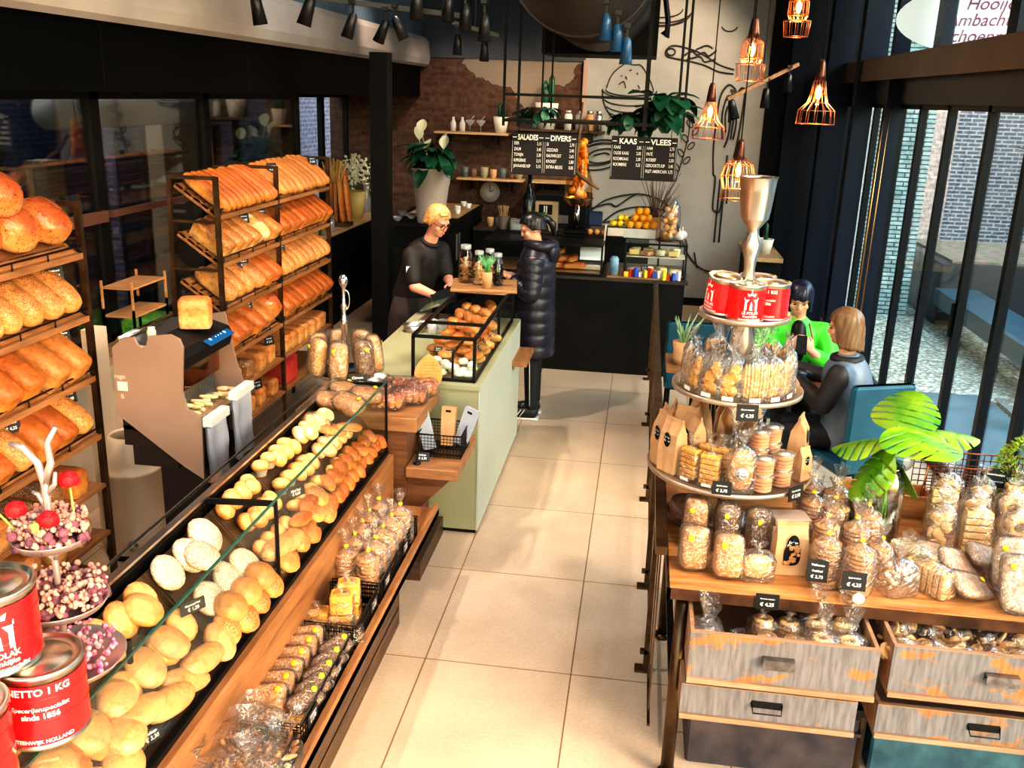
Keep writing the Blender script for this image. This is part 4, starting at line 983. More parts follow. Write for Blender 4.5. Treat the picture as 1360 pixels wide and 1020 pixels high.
for i in range(7):
    a=-2.35+i*.9; x,y=-1.56+.095*cos(a),4.80+.095*sin(a)
    place(NL if i%3!=2 else ND,'wrapped_nut_loaf','upright wrapped %s, %s around the silver stand'%('almond nut loaf' if i%3!=2 else 'dark nut loaf',NTH[i]),'bread',(x+.03*cos(a),y+.03*sin(a),1.21),UP(a+pi/2,.12),'upright nut loaves on the silver stand')
card((-1.44,4.64,1.065),R(25),-.1,.10,.085,lines=('Citroen','broodjes','\u20ac 2,50'),lab='black price card leaning on the rim of the silver stand')
# braided loaves in bags
m=MB()
for i in range(5): m.blob((-.08+.04*i,0,.055),(.055,.13+.01*(i%2),.10),12,8,1,.2,.08,i)
brd=m.mesh('braided_loaf',B_RAISIN); fm=MB(); fm.blob((0,0,.06),(.26,.17,.13),16,10,.7,.15,.15,3); bw=fm.mesh('clear_wrap',BAGF)
for i,(x,y,z,rz) in enumerate(((-1.31,4.72,.942,.25),(-1.40,4.86,.942,.2),(-1.21,4.84,.942,.3),(-1.30,5.0,.942,.1),(-1.18,4.98,.942,.5))):
    place([('braided_loaf',brd),('clear_wrap',bw)],'wrapped_braided_loaf','wrapped glossy braided loaf, %s on the walnut block'%NTH[i],'bread',(x,y,z),(0,0,rz),'wrapped braided loaves on the walnut block',.85)
# perforated heart shaped biscuit board
m=MB(); n=28; pts=[]
for i in range(n):
    a=2*pi*i/n; pts.append((.075*sin(a)*(1-.1*cos(2*a)),.10*cos(a)-.02*abs(sin(a))))
m.prism([(p[0],p[1]+.10) for p in pts],-.010,.010)
for i in range(9):
    for j in range(9):
        x,z=-.06+i*.015,.03+j*.018
        if (x/.07)**2+((z-.09)/.085)**2<.8: m.blob((x,-.011,z),(.009,.005,.009),6,4)
solo('heart_biscuit',m,mat('orange_biscuit',(.62,.24,.06),(.72,.32,.10),scale=30,rough=.6),'upright orange perforated heart shaped biscuit on the walnut block','biscuit',loc=(-1.17,5.14,.942),rot=(R(-12),0,R(8)))
solo('steel_bowl',MB().lathe([(.04,0),(.075,.03),(.08,.07),(.083,.07),(.078,.03),(.04,.004)],24,None,True,False),SILVER,'small steel bowl behind the braided loaves','bowl',loc=(-1.44,5.06,.941))
solo('paper_napkins',MB().rbox(-.09,.09,-.05,.05,0,.05,.005),KRAFT,'stack of brown paper bags beside the steel bowl','paper bags',loc=(-1.30,5.12,.942),rot=(0,0,-.1))
# wire basket with carrier bags on the low shelf
b=solo('wire_basket',wire_basket(-.12,.12,-.13,.13,0,.13,.018,.0013),BLACK,'black wire basket with small paper carriers on the low walnut shelf','basket',loc=(-1.02,4.90,.665))
PGY=mat('grey_paper',(.34,.37,.42),(.40,.43,.48),scale=6,rough=.7)
for i,(x,y,rz,m_,l) in enumerate(((-1.09,4.85,.25,PGY,'grey paper carrier tilted left in the wire basket'),(-1.01,4.93,-.05,KRAFT,'brown paper carrier in the middle of the wire basket'),(-.94,4.96,-.35,PGY,'grey paper carrier at the right of the wire basket'))):
    m=MB().prism([(-.035,0),(.035,0),(.04,.14),(.04,.22),(-.04,.22),(-.04,.14)],-.02,.02)
    t=thing('paper_carrier',l,'paper bag',(x,y,.68),Euler((R(-12),R(-14+i*14),rz)))
    part('bag',m,m_,t); part('handle_hole',MB().box(-.015,.015,-.0215,-.0205,.19,.202),MATTE,t)
card((-1.10,4.70,.662),.1,-.3,.075,.05,lab='black price card on the low walnut shelf left of the basket')
solo('wooden_ornament',MB().lathe([(.022,0),(.022,.006),(.004,.010),(.003,.06),(.009,.065),(.002,.09)],12),BLACK,'small black card stand on the low walnut shelf','card stand',loc=(-1.12,4.66,.661))
# ================= green counter =================
SAGE=mat('sage_paint',(.30,.29,.17),(.33,.32,.20),scale=2,rough=.5); SAGEL=mat('sage_light',(.40,.42,.35),(.44,.46,.39),scale=2,rough=.5)
gc=thing('service_counter','sage green painted service counter with dark recessed plinth','counter',(0,0,0))
part('body',MB().box(-1.67,-.88,5.20,6.98,.03,.93),SAGE,gc)
part('front_panel',MB().box(-.88,-.868,5.195,6.98,.03,.955),SAGEL,gc)
part('worktop',MB().box(-1.69,-.87,5.19,6.99,.93,.957),SAGE,gc)
part('plinth',MB().box(-1.64,-.885,5.22,6.95,0,.03),BLACK,gc)
part('side_shelf',MB().box(-.868,-.76,6.55,6.98,.70,.74),OAK,gc)
dc=thing('display_case','low black framed glass case of sandwiches on the green counter','display case',(0,0,.957))
fr=MB(); x0,x1,y0,y1,h=-1.29,-.92,5.26,6.86,.265
for x in (x0,x1):
    for y in (y0,y1): fr.bar((x,y,0),(x,y,h),.018)
    fr.bar((x,y0,h),(x,y1,h),.018); fr.bar((x,y0,.01),(x,y1,.01),.018)
for y in (y0,y1,5.62): fr.bar((x0,y,h),(x1,y,h),.018)
fr.bar((x0,y0,.01),(x1,y0,.01),.018); fr.bar((-1.05,y0,0),(-1.05,y0,.17),.012); fr.bar((-1.05,y0,.17),(-1.05,5.62,.17),.012); fr.bar((x1,6.2,0),(x1,6.2,h),.014)
part('frame',fr,BLACK,dc)
part('front_glass',MB().box(x0,x1,y0-.003,y0+.002,.02,h),GLASS,dc); part('side_glass',MB().box(x1-.002,x1+.003,y0,y1,.02,h),GLASS,dc)
part('shelf',MB().box(x0+.01,x1-.01,y0+.01,y1-.01,.0,.012),mat('case_base',(.25,.20,.12),rough=.5),dc)
WHB=bun(.06,.045,5,mat('egg_white',(.75,.72,.60),(.85,.82,.72),scale=12,rough=.4),1.2)
k=0
for i in range(6):
    for j in range(3):
        k+=1; place([(None,WHB)],'egg_roll','pale round bun in the front glass compartment, number %s'%NTH[k-1],'bread roll',(-1.24+.055*i+(.01 if j%2 else 0),5.31+.065*j,.971+(.04 if (i+j)%3==0 else 0)),(0,0,i*j),'pale buns at the front of the sandwich case')
k=0
SW=[bun(.10,.06,s+2,(B_TIGER,B_WHITE,B_SEED)[s],1.3) for s in range(3)]
for i in range(4):
    for j in range(4):
        k+=1; place([(None,SW[(i+j)%3])],'sandwich_roll','filled sandwich roll, %s on the upper part behind the pale buns'%NTH[k-1],'sandwich',(-1.23+.085*i,5.53+.10*j,.971+.05*((i+j)%2)),(0,0,i*1.3),'filled rolls in the sandwich case')
k=0
CR=[loaf(.16,.075,.065,s,(B_WHITE,B_BUN,B_TIGER)[s],.9,5,.12) for s in range(3)]
for i in range(4):
    for j in range(10):
        if k>=34: break
        k+=1; place([(None,CR[k%3])],'croissant','golden croissant, %s heaped in the far part of the sandwich case'%NTH[k-1 if k<=20 else k-21],'croissant',(-1.22+.08*i,5.93+.085*j,.972+.055*((i+j)%3)),(0,R(8),1.2*i+j),'croissants heaped in the sandwich case')
for i,y in enumerate((5.45,5.62,5.80,6.0,6.2,6.4)): card((-.945,y,1.06),R(88),-.5,.05,.035,where='inside the sandwich case, %s'%NTH[i])
for i,(x,y) in enumerate(((-1.12,5.5),(-1.2,5.55))): card((x,y,1.05),R(10),-.3,.05,.035,where='between sandwiches, %s'%NTH[i])
# tray with jars above the case
tr=thing('wooden_tray','pale wooden tray of glass jars on top of the sandwich case','tray',(-1.12,6.76,1.225))
part('board',MB().rbox(-.24,.24,-.22,.22,.01,.03,.004,Matrix.Rotation(R(8),4,'Z')),OAKX,tr); part('foot',MB().box(-.2,.2,-.2,-.17,-.002,.012).box(-.2,.2,.08,.11,-.002,.012),OAKX,tr)
def jar(r,h,fillm,fh,lidm):
    g=MB().lathe([(r*.95,0),(r,.01),(r,h*.74),(r*.62,h*.86),(r*.62,h*.9)],24,None,True,False); g.lathe([(.001,.001),(r*.95,.001)],24,None,True,False)
    q=MB(); rr_=random.Random(int(r*1e4+h*1e3))
    for i in range(110): a=rr_.uniform(0,6.28); d=rr_.uniform(0,r*.72); q.blob((d*cos(a),d*sin(a),.012+rr_.uniform(0,fh)),(.03,.022,.02),7,5,1,0,.2,i)
    l=MB().lathe([(r*.7,h*.88),(r*.72,h*.9),(r*.72,h*.99),(r*.6,h)],24)
    return [('glass_jar',g.mesh('glass_jar',film('jar_glass',(.95,.97,.96),.14,.02))),('contents',q.mesh('contents',fillm)),('lid',l.mesh('lid',lidm))]
GLL=film('lid_glass',(.8,.85,.85),.35,.1,haze=.3)
for i,(x,y,r,h,m_,l) in enumerate(((-1.27,6.80,.055,.28,B_COOKB,'tall jar of brown biscuits, leftmost on the wooden tray'),(-1.16,6.74,.045,.25,B_COOKIE,'jar of pale biscuits second on the wooden tray'),(-1.02,6.74,.042,.24,MATTE,'jar of dark sticks, rightmost on the wooden tray'),(-1.10,6.86,.045,.25,B_COOKIE,'jar of biscuits behind the grass pot on the wooden tray'))):
    place(jar(r,h,m_,h*.62,GLL),'glass_jar',l,'jar',(x,y,1.256))
gp=thing('grass_pot','small wooden pot of green chives standing between the jars','potted plant',(-1.08,6.62,1.256))
part('pot',MB().lathe([(.035,0),(.038,.12),(.034,.12),(.033,.1)],20),KRAFT,gp)
m=MB(); q=random.Random(8)
for i in range(34):
    a=q.uniform(0,6.28); L=q.uniform(.03,.09); m.tube([(.012*cos(a),.012*sin(a),.10),(.02*cos(a),.02*sin(a),.16),(L*cos(a),L*sin(a),.20+q.uniform(0,.05))],[.003,.003,.001],4)
part('leaves',m,mat('chive_green',(.10,.38,.14),(.2,.5,.22),scale=10,rough=.5),gp)
# scale, bowls behind the case
t=thing('counter_scale','grey green serving scale with sloping glass screen at the staff side','scale',(-1.44,6.62,.957))
part('base',MB().rbox(-.12,.12,-.14,.14,0,.06,.01),SILVER,t); part('screen',MB().box(-.11,.11,-.14,.14,0,.006,Matrix.Translation((0,0,.16))@Matrix.Rotation(R(-20),4,'Y')),film('screen_glass',(.5,.6,.5),.3,.05,haze=.25,hc=(.4,.5,.35)),t); part('stem',MB().bar((0,0,.05),(0,0,.16),.02),BLACK,t)
solo('steel_pan',MB().lathe([(.07,0),(.085,.05),(.087,.05),(.07,.004)],20,None,True,False),SILVER,'round steel container at the staff edge of the green counter','container',loc=(-1.56,6.40,.957))
solo('plastic_cups',MB().lathe([(.03,0),(.04,.10),(.041,.1),(.03,.004)],16,None,True,False).lathe([(.03,0),(.04,.10)],16,Matrix.Translation((.07,.05,0))@Matrix.Rotation(.5,4,'X'),True,False),film('frost_cup',(.8,.85,.85),.3,.1,haze=.4),'loose clear plastic cups next to the scale','cups',loc=(-1.42,6.36,.958))
t=thing('payment_tablet','black tilted cash register tablet at the end of the green counter','tablet',(-1.38,6.90,.957))
part('stand',MB().bar((0,-.05,0),(0,-.05,.14),.03).box(-.08,.08,-.13,.0,0,.012),BLACK,t); part('screen',MB().box(-.15,.15,-.10,.10,-.008,.008,Matrix.Translation((0,-.05,.18))@Euler((R(25),R(-22),R(20))).to_matrix().to_4x4()),mat('tablet_screen',(.02,.02,.02),rough=.15),t)
# ================= left bay: cabinets, pots, vases =================
TOPW=wood('cabinet_top',(.30,.18,.09),(.50,.33,.18),5,'y')
lc=thing('base_cabinet','long black base cabinet with a wooden top below the left bay window','cabinet',(0,0,0))
part('body',MB().box(-3.93,-3.42,9.05,12.4,0,1.02),MATTE,lc); part('worktop',MB().box(-3.93,-3.40,9.05,12.42,1.02,1.05),TOPW,lc)
part('door',MB().box(-3.42,-3.41,9.2,10.2,.1,.98),MATTE,lc); part('door',MB().box(-3.42,-3.41,10.22,11.2,.1,.98),MATTE,lc)
bc=thing('base_cabinet','tall black cabinet block with wooden top carrying the big pale flower pot','cabinet',(0,0,0))
part('body',MB().box(-2.88,-2.12,10.15,12.42,0,1.16),MATTE,bc); part('worktop',MB().box(-2.90,-2.10,10.13,12.42,1.16,1.19),MATTE,bc)
part('wood_inlay',MB().box(-2.80,-2.14,10.9,12.4,1.19,1.195),TOPW,bc)
part('handle',MB().box(-2.10,-2.08,10.6,10.62,.75,1.05).box(-2.10,-2.08,10.75,10.77,.75,1.05),SILVER,bc)
bp_=thing('potted_spathiphyllum','large pale tapered flower pot with dark leaved white flowering plant','potted plant',(-2.36,10.45,1.19))
part('pot',MB().lathe([(.150,0),(.155,.02),(.17,.2),(.20,.42),(.205,.425),(.23,.60),(.235,.605),(.225,.605),(.215,.55),(.001,.55)],32),mat('pale_clay',(.46,.38,.35),(.54,.46,.42),scale=3,rough=.7),bp_)
def leafmesh(L,W,bend=.4,fold=.15):
    m=MB(); v=[];f=[]; n=9
    for i in range(n+1):
        t=i/n; w=W*.5*sin(pi*min(1,t*.92+.04))**.8; y=L*t
        for u in (-1,-.5,0,.5,1): v.append((w*u,y,fold*abs(u)*w-bend*L*t*t))
    for i in range(n):
        for j in range(4): f.append((i*5+j,i*5+j+1,i*5+j+6,i*5+j+5))
    return m.add(v,f,None,True)
def foliage(n,r,h,L,W,seed,dr=(.2,1.2)):
    q=random.Random(seed); m=MB(); lf=leafmesh(1,W/L,.45,.2)
    for i in range(n):
        a=q.uniform(0,2*pi); e=q.uniform(*dr); s=L*q.uniform(.7,1.15); d=r*q.uniform(.1,1)
        M=Matrix.Translation((d*cos(a),d*sin(a),h*q.uniform(.2,1)))@Euler((e*.6-.2,0,a-pi/2)).to_matrix().to_4x4()@Matrix.Diagonal((s,s,s,1)); m.add(lf.v,lf.f,M,True)
    return m
DG=mat('dark_leaf',(.008,.05,.03),(.03,.14,.07),scale=6,rough=.35); MG=mat('mid_leaf',(.05,.17,.04),(.14,.30,.08),scale=8,rough=.45)
part('leaves',foliage(64,.16,.32,.26,.13,1,(-.6,1.2)),DG,bp_).location=(0,0,.55)
m=MB(); q=random.Random(9); fl=leafmesh(.15,.12,.1,.5)
for (x,y,z) in ((-.10,-.05,.98),(.16,-.1,.82),(-.02,-.16,.78),(-.14,.0,.90),(.10,.1,.84)): m.add(fl.v,fl.f,Matrix.Translation((x,y,z))@Euler((R(70),0,q.uniform(-1,1))).to_matrix().to_4x4(),True); m.tube([(0,0,.6),(x*.8,y*.8,z-.08),(x,y,z)],.004,5)
part('white_flowers',m,mat('petal_cream',(.78,.74,.50),(.7,.72,.5),scale=10,rough=.6),bp_)
# orchid bush pot, baguette sheaf, canisters
op=thing('potted_white_blossom','olive pot of white blossoms on the left bay cabinet','potted plant',(-3.57,11.5,1.05))
part('pot',MB().lathe([(.10,0),(.145,.34),(.135,.34),(.12,.3),(.001,.3)],24),mat('olive_pot',(.36,.27,.08),(.45,.35,.14),scale=4,rough=.5),op)
part('stems',foliage(30,.08,.2,.22,.03,3,(1.0,1.6)),MG,op).location=(0,0,.3)
b=MB(); q=random.Random(21)
for i in range(160):
    a=q.uniform(0,6.28); d=q.uniform(0,.18); b.blob((d*cos(a),d*sin(a),.46+q.uniform(0,.34)-d*.4),(.04,.04,.03),6,4,1,0,.3,i)
o=part('blossoms',b,mat('white_blossom',(.82,.78,.62),(.7,.66,.45),scale=20,rough=.7),op); o['kind']='stuff'
bs=thing('baguette_sheaf','wooden holder with upright long baguettes beside the far bread rack','baguettes',(-3.57,10.75,1.05))
BGT=[loaf(.62,.075,.07,s,B_TIGER,.9,6,.08) for s in range(3)]
for i,(x,y,t_) in enumerate(((-.10,0,.08),(-.03,.03,0),(.04,-.02,-.06),(.10,.03,-.1),(0,.1,.03),(.06,.09,.05))):
    o=link('baguette',BGT[i%3],bs,(x,y,.34),(0,pi/2+t_,0))
b=MB(); q=random.Random(2)
for i in range(40): 
    a=q.uniform(0,6.28); d=q.uniform(.02,.15); b.tube([(d*.5*cos(a),d*.5*sin(a),.50),(d*cos(a),d*sin(a),.66+q.uniform(0,.12))],[.008,.012],5)
part('wheat_ears',b,mat('wheat',(.60,.36,.12),(.75,.50,.2),scale=20,rough=.8),bs)
part('holder',MB().box(-.16,.16,-.08,.16,0,.05),DARKW,bs)
for i,(x,y,h,r,mt_) in enumerate(((-3.50,9.72,.20,.05,SILVER),(-3.56,9.95,.24,.055,GLL),(-3.47,10.02,.22,.05,SILVER),(-3.50,10.30,.14,.06,GLL))):
    t=thing('canister','%s on the wooden top of the left bay cabinet'%['near steel canister','glass canister with clasp','taller steel canister','low glass jar beside the olive pot'][i],'canister',(x,y,1.052))
    part('body',MB().lathe([(r,0),(r,h*.82),(r*.9,h*.86)],20),mt_,t); part('lid',MB().lathe([(r*.95,h*.86),(r*.95,h*.94),(r*.2,h*.97),(r*.2,h)],20),SILVER,t)
solo('paper_card',MB().box(-.04,.04,-.003,.003,0,.09),PAPER,'small white card on the edge of the left bay cabinet','card',loc=(-3.46,9.62,1.052))
for i,(x,y,h) in enumerate(((-3.82,12.2,.3),(-3.64,12.25,.35),(-3.47,12.15,.25))):
    t=thing('flower_vase','%s of white dried flowers seen right of the black column'%['low glass vase','tall glass vase','bulb shaped vase'][i],'vase',(x,y,1.052))
    part('vase',MB().lathe([(.05,0),(.08,h*.3),(.03,h*.7),(.04,h)],20,None,True,False),GLL,t)
    b=MB(); q=random.Random(i)
    for k in range(40): a=q.uniform(0,6.28); d=q.uniform(0,.14); b.blob((d*cos(a),d*sin(a),h+q.uniform(.0,.3)),(.035,.035,.03),6,4)
    o=part('blossoms',b,MATS['white_blossom'],t); o['kind']='stuff'
for i,(x,y) in enumerate(((-2.72,10.35),(-2.62,10.6),(-2.78,10.8),(-2.6,10.95))):
    solo('small_bowl',MB().lathe([(.02,0),(.05,.03),(.055,.06),(.05,.03),(.02,.006)],16,None,True,False),PAPER if i%2 else GLL,'small table bowl, %s beside the big pale flower pot'%NTH[i],'bowl',group='bowls on the tall black cabinet',loc=(x,y,1.20 if y<10.9 else 1.2))
for i,(x,y) in enumerate(((-2.22,11.3),(-2.28,11.6),(-2.2,11.9),(-2.3,12.1))):
    solo('coffee_cup',MB().lathe([(.025,0),(.04,.06),(.037,.06),(.022,.005)],16,None,True,False),PAPER,'small cup on the cabinet inlay, %s from the front'%NTH[i],'cup',group='cups on the cabinet inlay',loc=(x,y,1.197))
# ================= back wall shelves =================
SHW=wood('lit_shelf',(.45,.28,.14),(.62,.42,.24),5,'x')
def wshelf(label,x0,x1,z,m=SHW):
    t=thing('wall_shelf',label,'shelf',(0,0,0)); part('board',MB().box(x0,x1,12.18,12.48,z-.025,z),m,t)
    part('bracket',MB().box(x0+.15,x0+.17,12.2,12.48,z-.15,z-.025),BLACK,t); part('bracket',MB().box(x1-.17,x1-.15,12.2,12.48,z-.15,z-.025),BLACK,t)
wshelf('upper wooden wall shelf on the brick wall, left',-2.72,-1.76,2.12); wshelf('lower wooden wall shelf on the brick wall, left of the menu board',-2.42,-1.56,1.55)
wshelf('lower wooden wall shelf on the brick wall behind the menu board',-1.45,-.9,1.55); wshelf('dark wall shelf carrying the cactus and jars',-1.70,-.55,2.19,DARKW)
for i,(x,k) in enumerate(((-2.50,0),(-2.38,0),(-2.28,1),(-2.14,1))):
    if k==0: solo('glass_bottle',MB().lathe([(.035,0),(.038,.10),(.015,.15),(.018,.18)],16),PAPER,'small patterned bottle, %s on the upper left wall shelf'%NTH[i],'bottle',loc=(x,12.33,2.121))
    else: solo('cocktail_glass',MB().lathe([(.03,0),(.004,.01),(.004,.07),(.06,.13),(.055,.15)],16,None,True,False).cyl((0,0,.14),(.05,0,.20),.006),GLL,'stemmed glass, %s on the upper left wall shelf'%NTH[i-2],'glass',loc=(x,12.33,2.121))
def cactus(x,y,z,r,h,label,n=3):
    t=thing('potted_cactus',label,'potted plant',(x,y,z)); part('pot',MB().lathe([(r*.7,0),(r,h),(r*.92,h),(r*.85,h*.8)],24),mat('white_pot',(.66,.60,.54),(.74,.68,.62),scale=5,rough=.6),t)
    m=MB()
    for i in range(n):
        a=i*2.2; xx,yy=r*.35*cos(a)*(n>1),r*.35*sin(a)*(n>1); hh=h*(1.1-.25*i)+h; m.rings([(xx,yy,h*.8,r*.22,r*.22),(xx,yy,h+.1*hh,r*.28,r*.28),(xx,yy,hh*.9,r*.26,r*.26),(xx,yy,hh,r*.05,r*.05)],10)
    part('cactus',m,DG,t)
cactus(-1.88,12.33,2.121,.10,.20,'white potted small cactus at the right end of the upper wall shelf',2)
cactus(-1.30,12.33,2.191,.15,.32,'tall column cactus in a big white pot above the menu board')
for i,x in enumerate((-1.02,-.88,-.75,-.64)):
    r=.05; place([('jar',MB().lathe([(r,0),(r,.18),(r*.7,.2)],16).mesh('jar',(PAPER,GLL,KRAFT,SILVER)[i])),('lid',MB().lathe([(r*.75,.2),(r*.75,.24)],16).mesh('lid',SILVER))],'storage_jar','storage jar, %s to the right of the tall cactus'%NTH[i],'jar',(x,12.33,2.191))
CUPS=[MB().lathe([(.03,0),(.045,.04),(.045,.11),(.040,.11),(.03,.01)],16,None,True,False).mesh('cup',m_) for m_ in (KRAFT,mat('teal_cup',(.10,.12,.12),rough=.4),mat('brown_cup',(.16,.09,.05),rough=.5),mat('sand_cup',(.30,.26,.18),rough=.5))]
k=0
for x in (-2.34,-2.22,-2.08,-1.96,-1.84,-1.72,-1.63):
    for z in (0,):
        k+=1; solo('stoneware_cup',CUPS[k%4],None,'stoneware cup, %s from the left on the lower wall shelf'%NTH[k-1],'cup',loc=(x,12.33,1.551),scale=1+.2*(k%2))
# wall clock
ck=thing('wall_clock','round pale wall clock with black hands low on the brick wall','clock',(-2.02,12.47,1.36))
part('face',MB().lathe([(.001,0),(.13,0),(.135,.02),(.001,.02)],32,Matrix.Rotation(pi/2,4,'X')),mat('clock_face',(.50,.46,.42),(.6,.56,.5),scale=6,rough=.6),ck)
part('hands',MB().bar((0,-.024,0),(0,-.024,.09),.008).bar((0,-.024,0),(.06,-.024,.03),.008),BLACK,ck)
# ================= back service counter =================
bk=thing('back_counter','wide matte black service counter across the back of the shop','counter',(0,0,0))
part('body',MB().box(-1.62,.44,8.98,9.85,.0,.92),MATTE,bk); part('worktop',MB().box(-1.64,.47,8.96,9.88,.92,.95),mat('counter_top',(.05,.04,.035),rough=.3),bk)
part('prep_board',MB().box(-.30,.30,9.0,9.5,.95,.965),OAKX,bk)
def glasscase(label,x0,x1,y0,y1,z0,z1,slope=0,shelf=True):
    t=thing('display_case',label,'display case',(0,0,0)); f=MB(); w=.018
    for x in (x0,x1):
        f.bar((x,y0,z0),(x,y0+slope,z1),w); f.bar((x,y1,z0),(x,y1,z1),w); f.bar((x,y0+slope,z1),(x,y1,z1),w); f.bar((x,y0,z0+.01),(x,y1,z0+.01),w)
    f.bar((x0,y0+slope,z1),(x1,y0+slope,z1),w); f.bar((x0,y0,z0+.01),(x1,y0,z0+.01),w)
    part('frame',f,BLACK,t); part('front_glass',MB().add([(x0,y0,z0),(x1,y0,z0),(x1,y0+slope,z1),(x0,y0+slope,z1)],[(0,1,2,3)]),GLASS,t)
    if shelf: part('shelf',MB().box(x0,x1,(y0+y1)/2,y1,(z0+z1)/2,(z0+z1)/2+.008),mat('white_shelf',(.7,.62,.5),rough=.4),t)
    part('top_plate',MB().box(x0,x1,y0+slope,y1+.02,z1,z1+.012),BLACK if not slope else GLASS,t)
    return t
glasscase('left glass case of baguettes on the back counter',-1.5,-.36,9.0,9.55,.951,1.24,0,False)
glasscase('right glass case of lit cheeses on the back counter',-.14,.44,9.06,9.6,.951,1.26,.12)
part_l=solo('case_liner',MB().box(-1.48,-.38,9.05,9.5,.966,.972),OAKX,'pale board lining the baguette case','board')
BG2=[loaf(.30,.09,.075,s,B_TIGER,.9,3,.08) for s in range(2)]
k=0
for z,n in ((0,5),(.065,4),(.13,2)):
    for i in range(n):
        k+=1; place([(None,BG2[k%2])],'baguette','golden baguette, %s in the pile on the back counter'%NTH[k-1],'bread',(-.95+.085*i+z*.6,9.2+.05*(i%2),.974+z),Euler((0,0,R(10+70*(i%2)))),'baguettes piled in the back case')
k=0
CH=[MB().rbox(-.05,.05,-.04,.04,0,.05,.006).mesh('cheese',mat('cheese_a',(.82,.62,.25),rough=.4)),MB().lathe([(.05,0),(.05,.05),(.001,.052)],16).mesh('cheese',mat('cheese_b',(.80,.72,.5),rough=.5)),MB().rbox(-.06,.06,-.05,.05,0,.035,.004).mesh('cheese',mat('meat_pink',(.62,.28,.2),(.75,.5,.35),scale=20,rough=.5))]
for z,y,sx in ((.972,9.18,0),(.972,9.30,.04),(1.125,9.40,0),(1.125,9.52,.03)):
    for i in range(4):
        k+=1; place([(None,CH[(i+k)%3])],'cheese_piece','piece of cheese or cold cut, %s in the right back case'%NTH[k-1],'cheese',(-.06+.13*i+sx*.5,y,z),(0,0,i),'cheeses in the right back case')
card((.05,9.05,1.02),0,-.1,.07,.05,lab='dark price card on the cheese case glass')
# sauces and bottles along the front edge
PAL=[mat('pk_yellow',(.85,.62,.05),rough=.4),mat('pk_white',(.8,.8,.8),rough=.4),mat('pk_blue',(.04,.10,.45),rough=.4),mat('pk_red',(.6,.05,.03),rough=.4)]
PN=['yellow','white','blue','red']
for i in range(12):
    j=(i*7)%4; place([(None,MB().rbox(-.022,.022,-.015,.015,0,.05+.02*(i%3),.004).mesh('sachet_box',PAL[j]))],'condiment_box','small %s condiment pack, %s from the left before the cheese case'%(PN[j],NTH[i]),'pack',(-.12+.045*i,9.0+.02*(i%2),.966 if i<8 else .951),(0,0,i*.5))
solo('candy_jar',MB().lathe([(.04,0),(.045,.16),(.03,.18)],16),mat('blue_packet',(.15,.30,.42),(.3,.45,.55),scale=20,rough=.4),'pale blue packet standing left on the back counter front','packet',loc=(-.24,9.05,.966))
# scale with display
sc=thing('deli_scale','steel shop scale with dark blue display head on a thin pole','scale',(-.47,9.3,.973))
part('base',MB().rbox(-.11,.11,-.12,.10,0,.07,.01),SILVER,sc); part('plate',MB().box(-.12,.12,-.02,.10,.08,.22,Matrix.Rotation(R(-15),4,'X')),SILVER,sc)
part('pole',MB().bar((.10,.04,.05),(.12,.04,.44),.016),SILVER,sc); part('display',MB().rbox(-.06,.08,0,.06,.42,.56,.01),mat('display_blue',(.01,.03,.10),rough=.25),sc)
# things on top of the cases
pl=solo('steel_tub',MB().rbox(-.13,.13,-.09,.09,0,.10,.01),SILVER,'steel tub under the lemons on the back counter','container',loc=(-.22,9.62,1.275-.01))
solo('upper_ledge',MB().box(-1.5,.2,9.52,9.84,1.254,1.264).box(-1.5,-1.48,9.8,9.84,.95,1.254).box(.18,.2,9.8,9.84,.95,1.254).box(-.36,-.34,9.8,9.84,.95,1.254),BLACK,'dark glass ledge behind the cases on the back counter','ledge')
ORM=mat('orange_peel',(.90,.34,.01),(.95,.45,.02),scale=40,rough=.45,bump=.2); LEM=mat('lemon_peel',(.92,.62,.04),rough=.45)
om=MB().blob((0,0,.037),(.078,.078,.075),14,10).mesh('orange',ORM); lmn=MB().blob((0,0,.03),(.085,.06,.06),12,8).mesh('lemon',LEM)
cr=thing('fruit_bowl','pale box holding the pile of oranges at the back counter','box',(-.02,9.62,1.266)); part('box',MB().box(-.16,.16,-.11,.11,0,.09),PAPER,cr)
k=0
for z,n in ((0,((-.1,-.06),(-.02,-.06),(.06,-.06),(-.1,.03),(-.02,.03),(.06,.03),(.13,-.02))),(.065,((-.06,-.03),(.02,-.03),(.08,0),(-.02,.04))),(.13,((-.02,-.01),(.05,0)))):
    for x,y in n:
        k+=1; place([(None,om)],'orange','orange, %s of the pile on the back counter'%NTH[k-1],'orange',(-.02+x,9.62+y,1.357+z),(0,0,0),'oranges piled on the back counter')
for i,(x,y,z) in enumerate(((-.29,9.6,0),(-.22,9.6,0),(-.15,9.6,0),(-.26,9.66,.0),(-.22,9.62,.055),(-.17,9.64,.05))):
    place([(None,lmn)],'lemon','lemon, %s in the steel tub beside the oranges'%NTH[i],'lemon',(x,y,1.366+z),(0,0,i),'lemons beside the oranges')
for i,x in enumerate((-.52,-.45,-.38)): place([(None,MB().blob((0,0,.03),(.06,.06,.06),10,8).mesh('onion',mat('onion',(.7,.35,.12),rough=.4)))],'onion','small onion, %s beside the juicer base'%NTH[i],'onion',(x,9.6,1.265),(0,0,0),'onions beside the juicer')
gj=thing('bell_jar','tall glass bell jar full of onions at the right end of the back counter','jar',(.26,9.45,1.275))
part('glass',MB().lathe([(.11,0),(.11,.22),(.10,.33),(.05,.40),(.012,.42),(.016,.45)],28,None,True,False),film('bell_glass',(.95,.95,.95),.12,.02),gj)
q=random.Random(3); m=MB()
for i in range(34): m.blob((q.uniform(-.06,.06),q.uniform(-.06,.06),.03+.0085*i),(.062,.062,.055),10,7,1,0,.1,i)
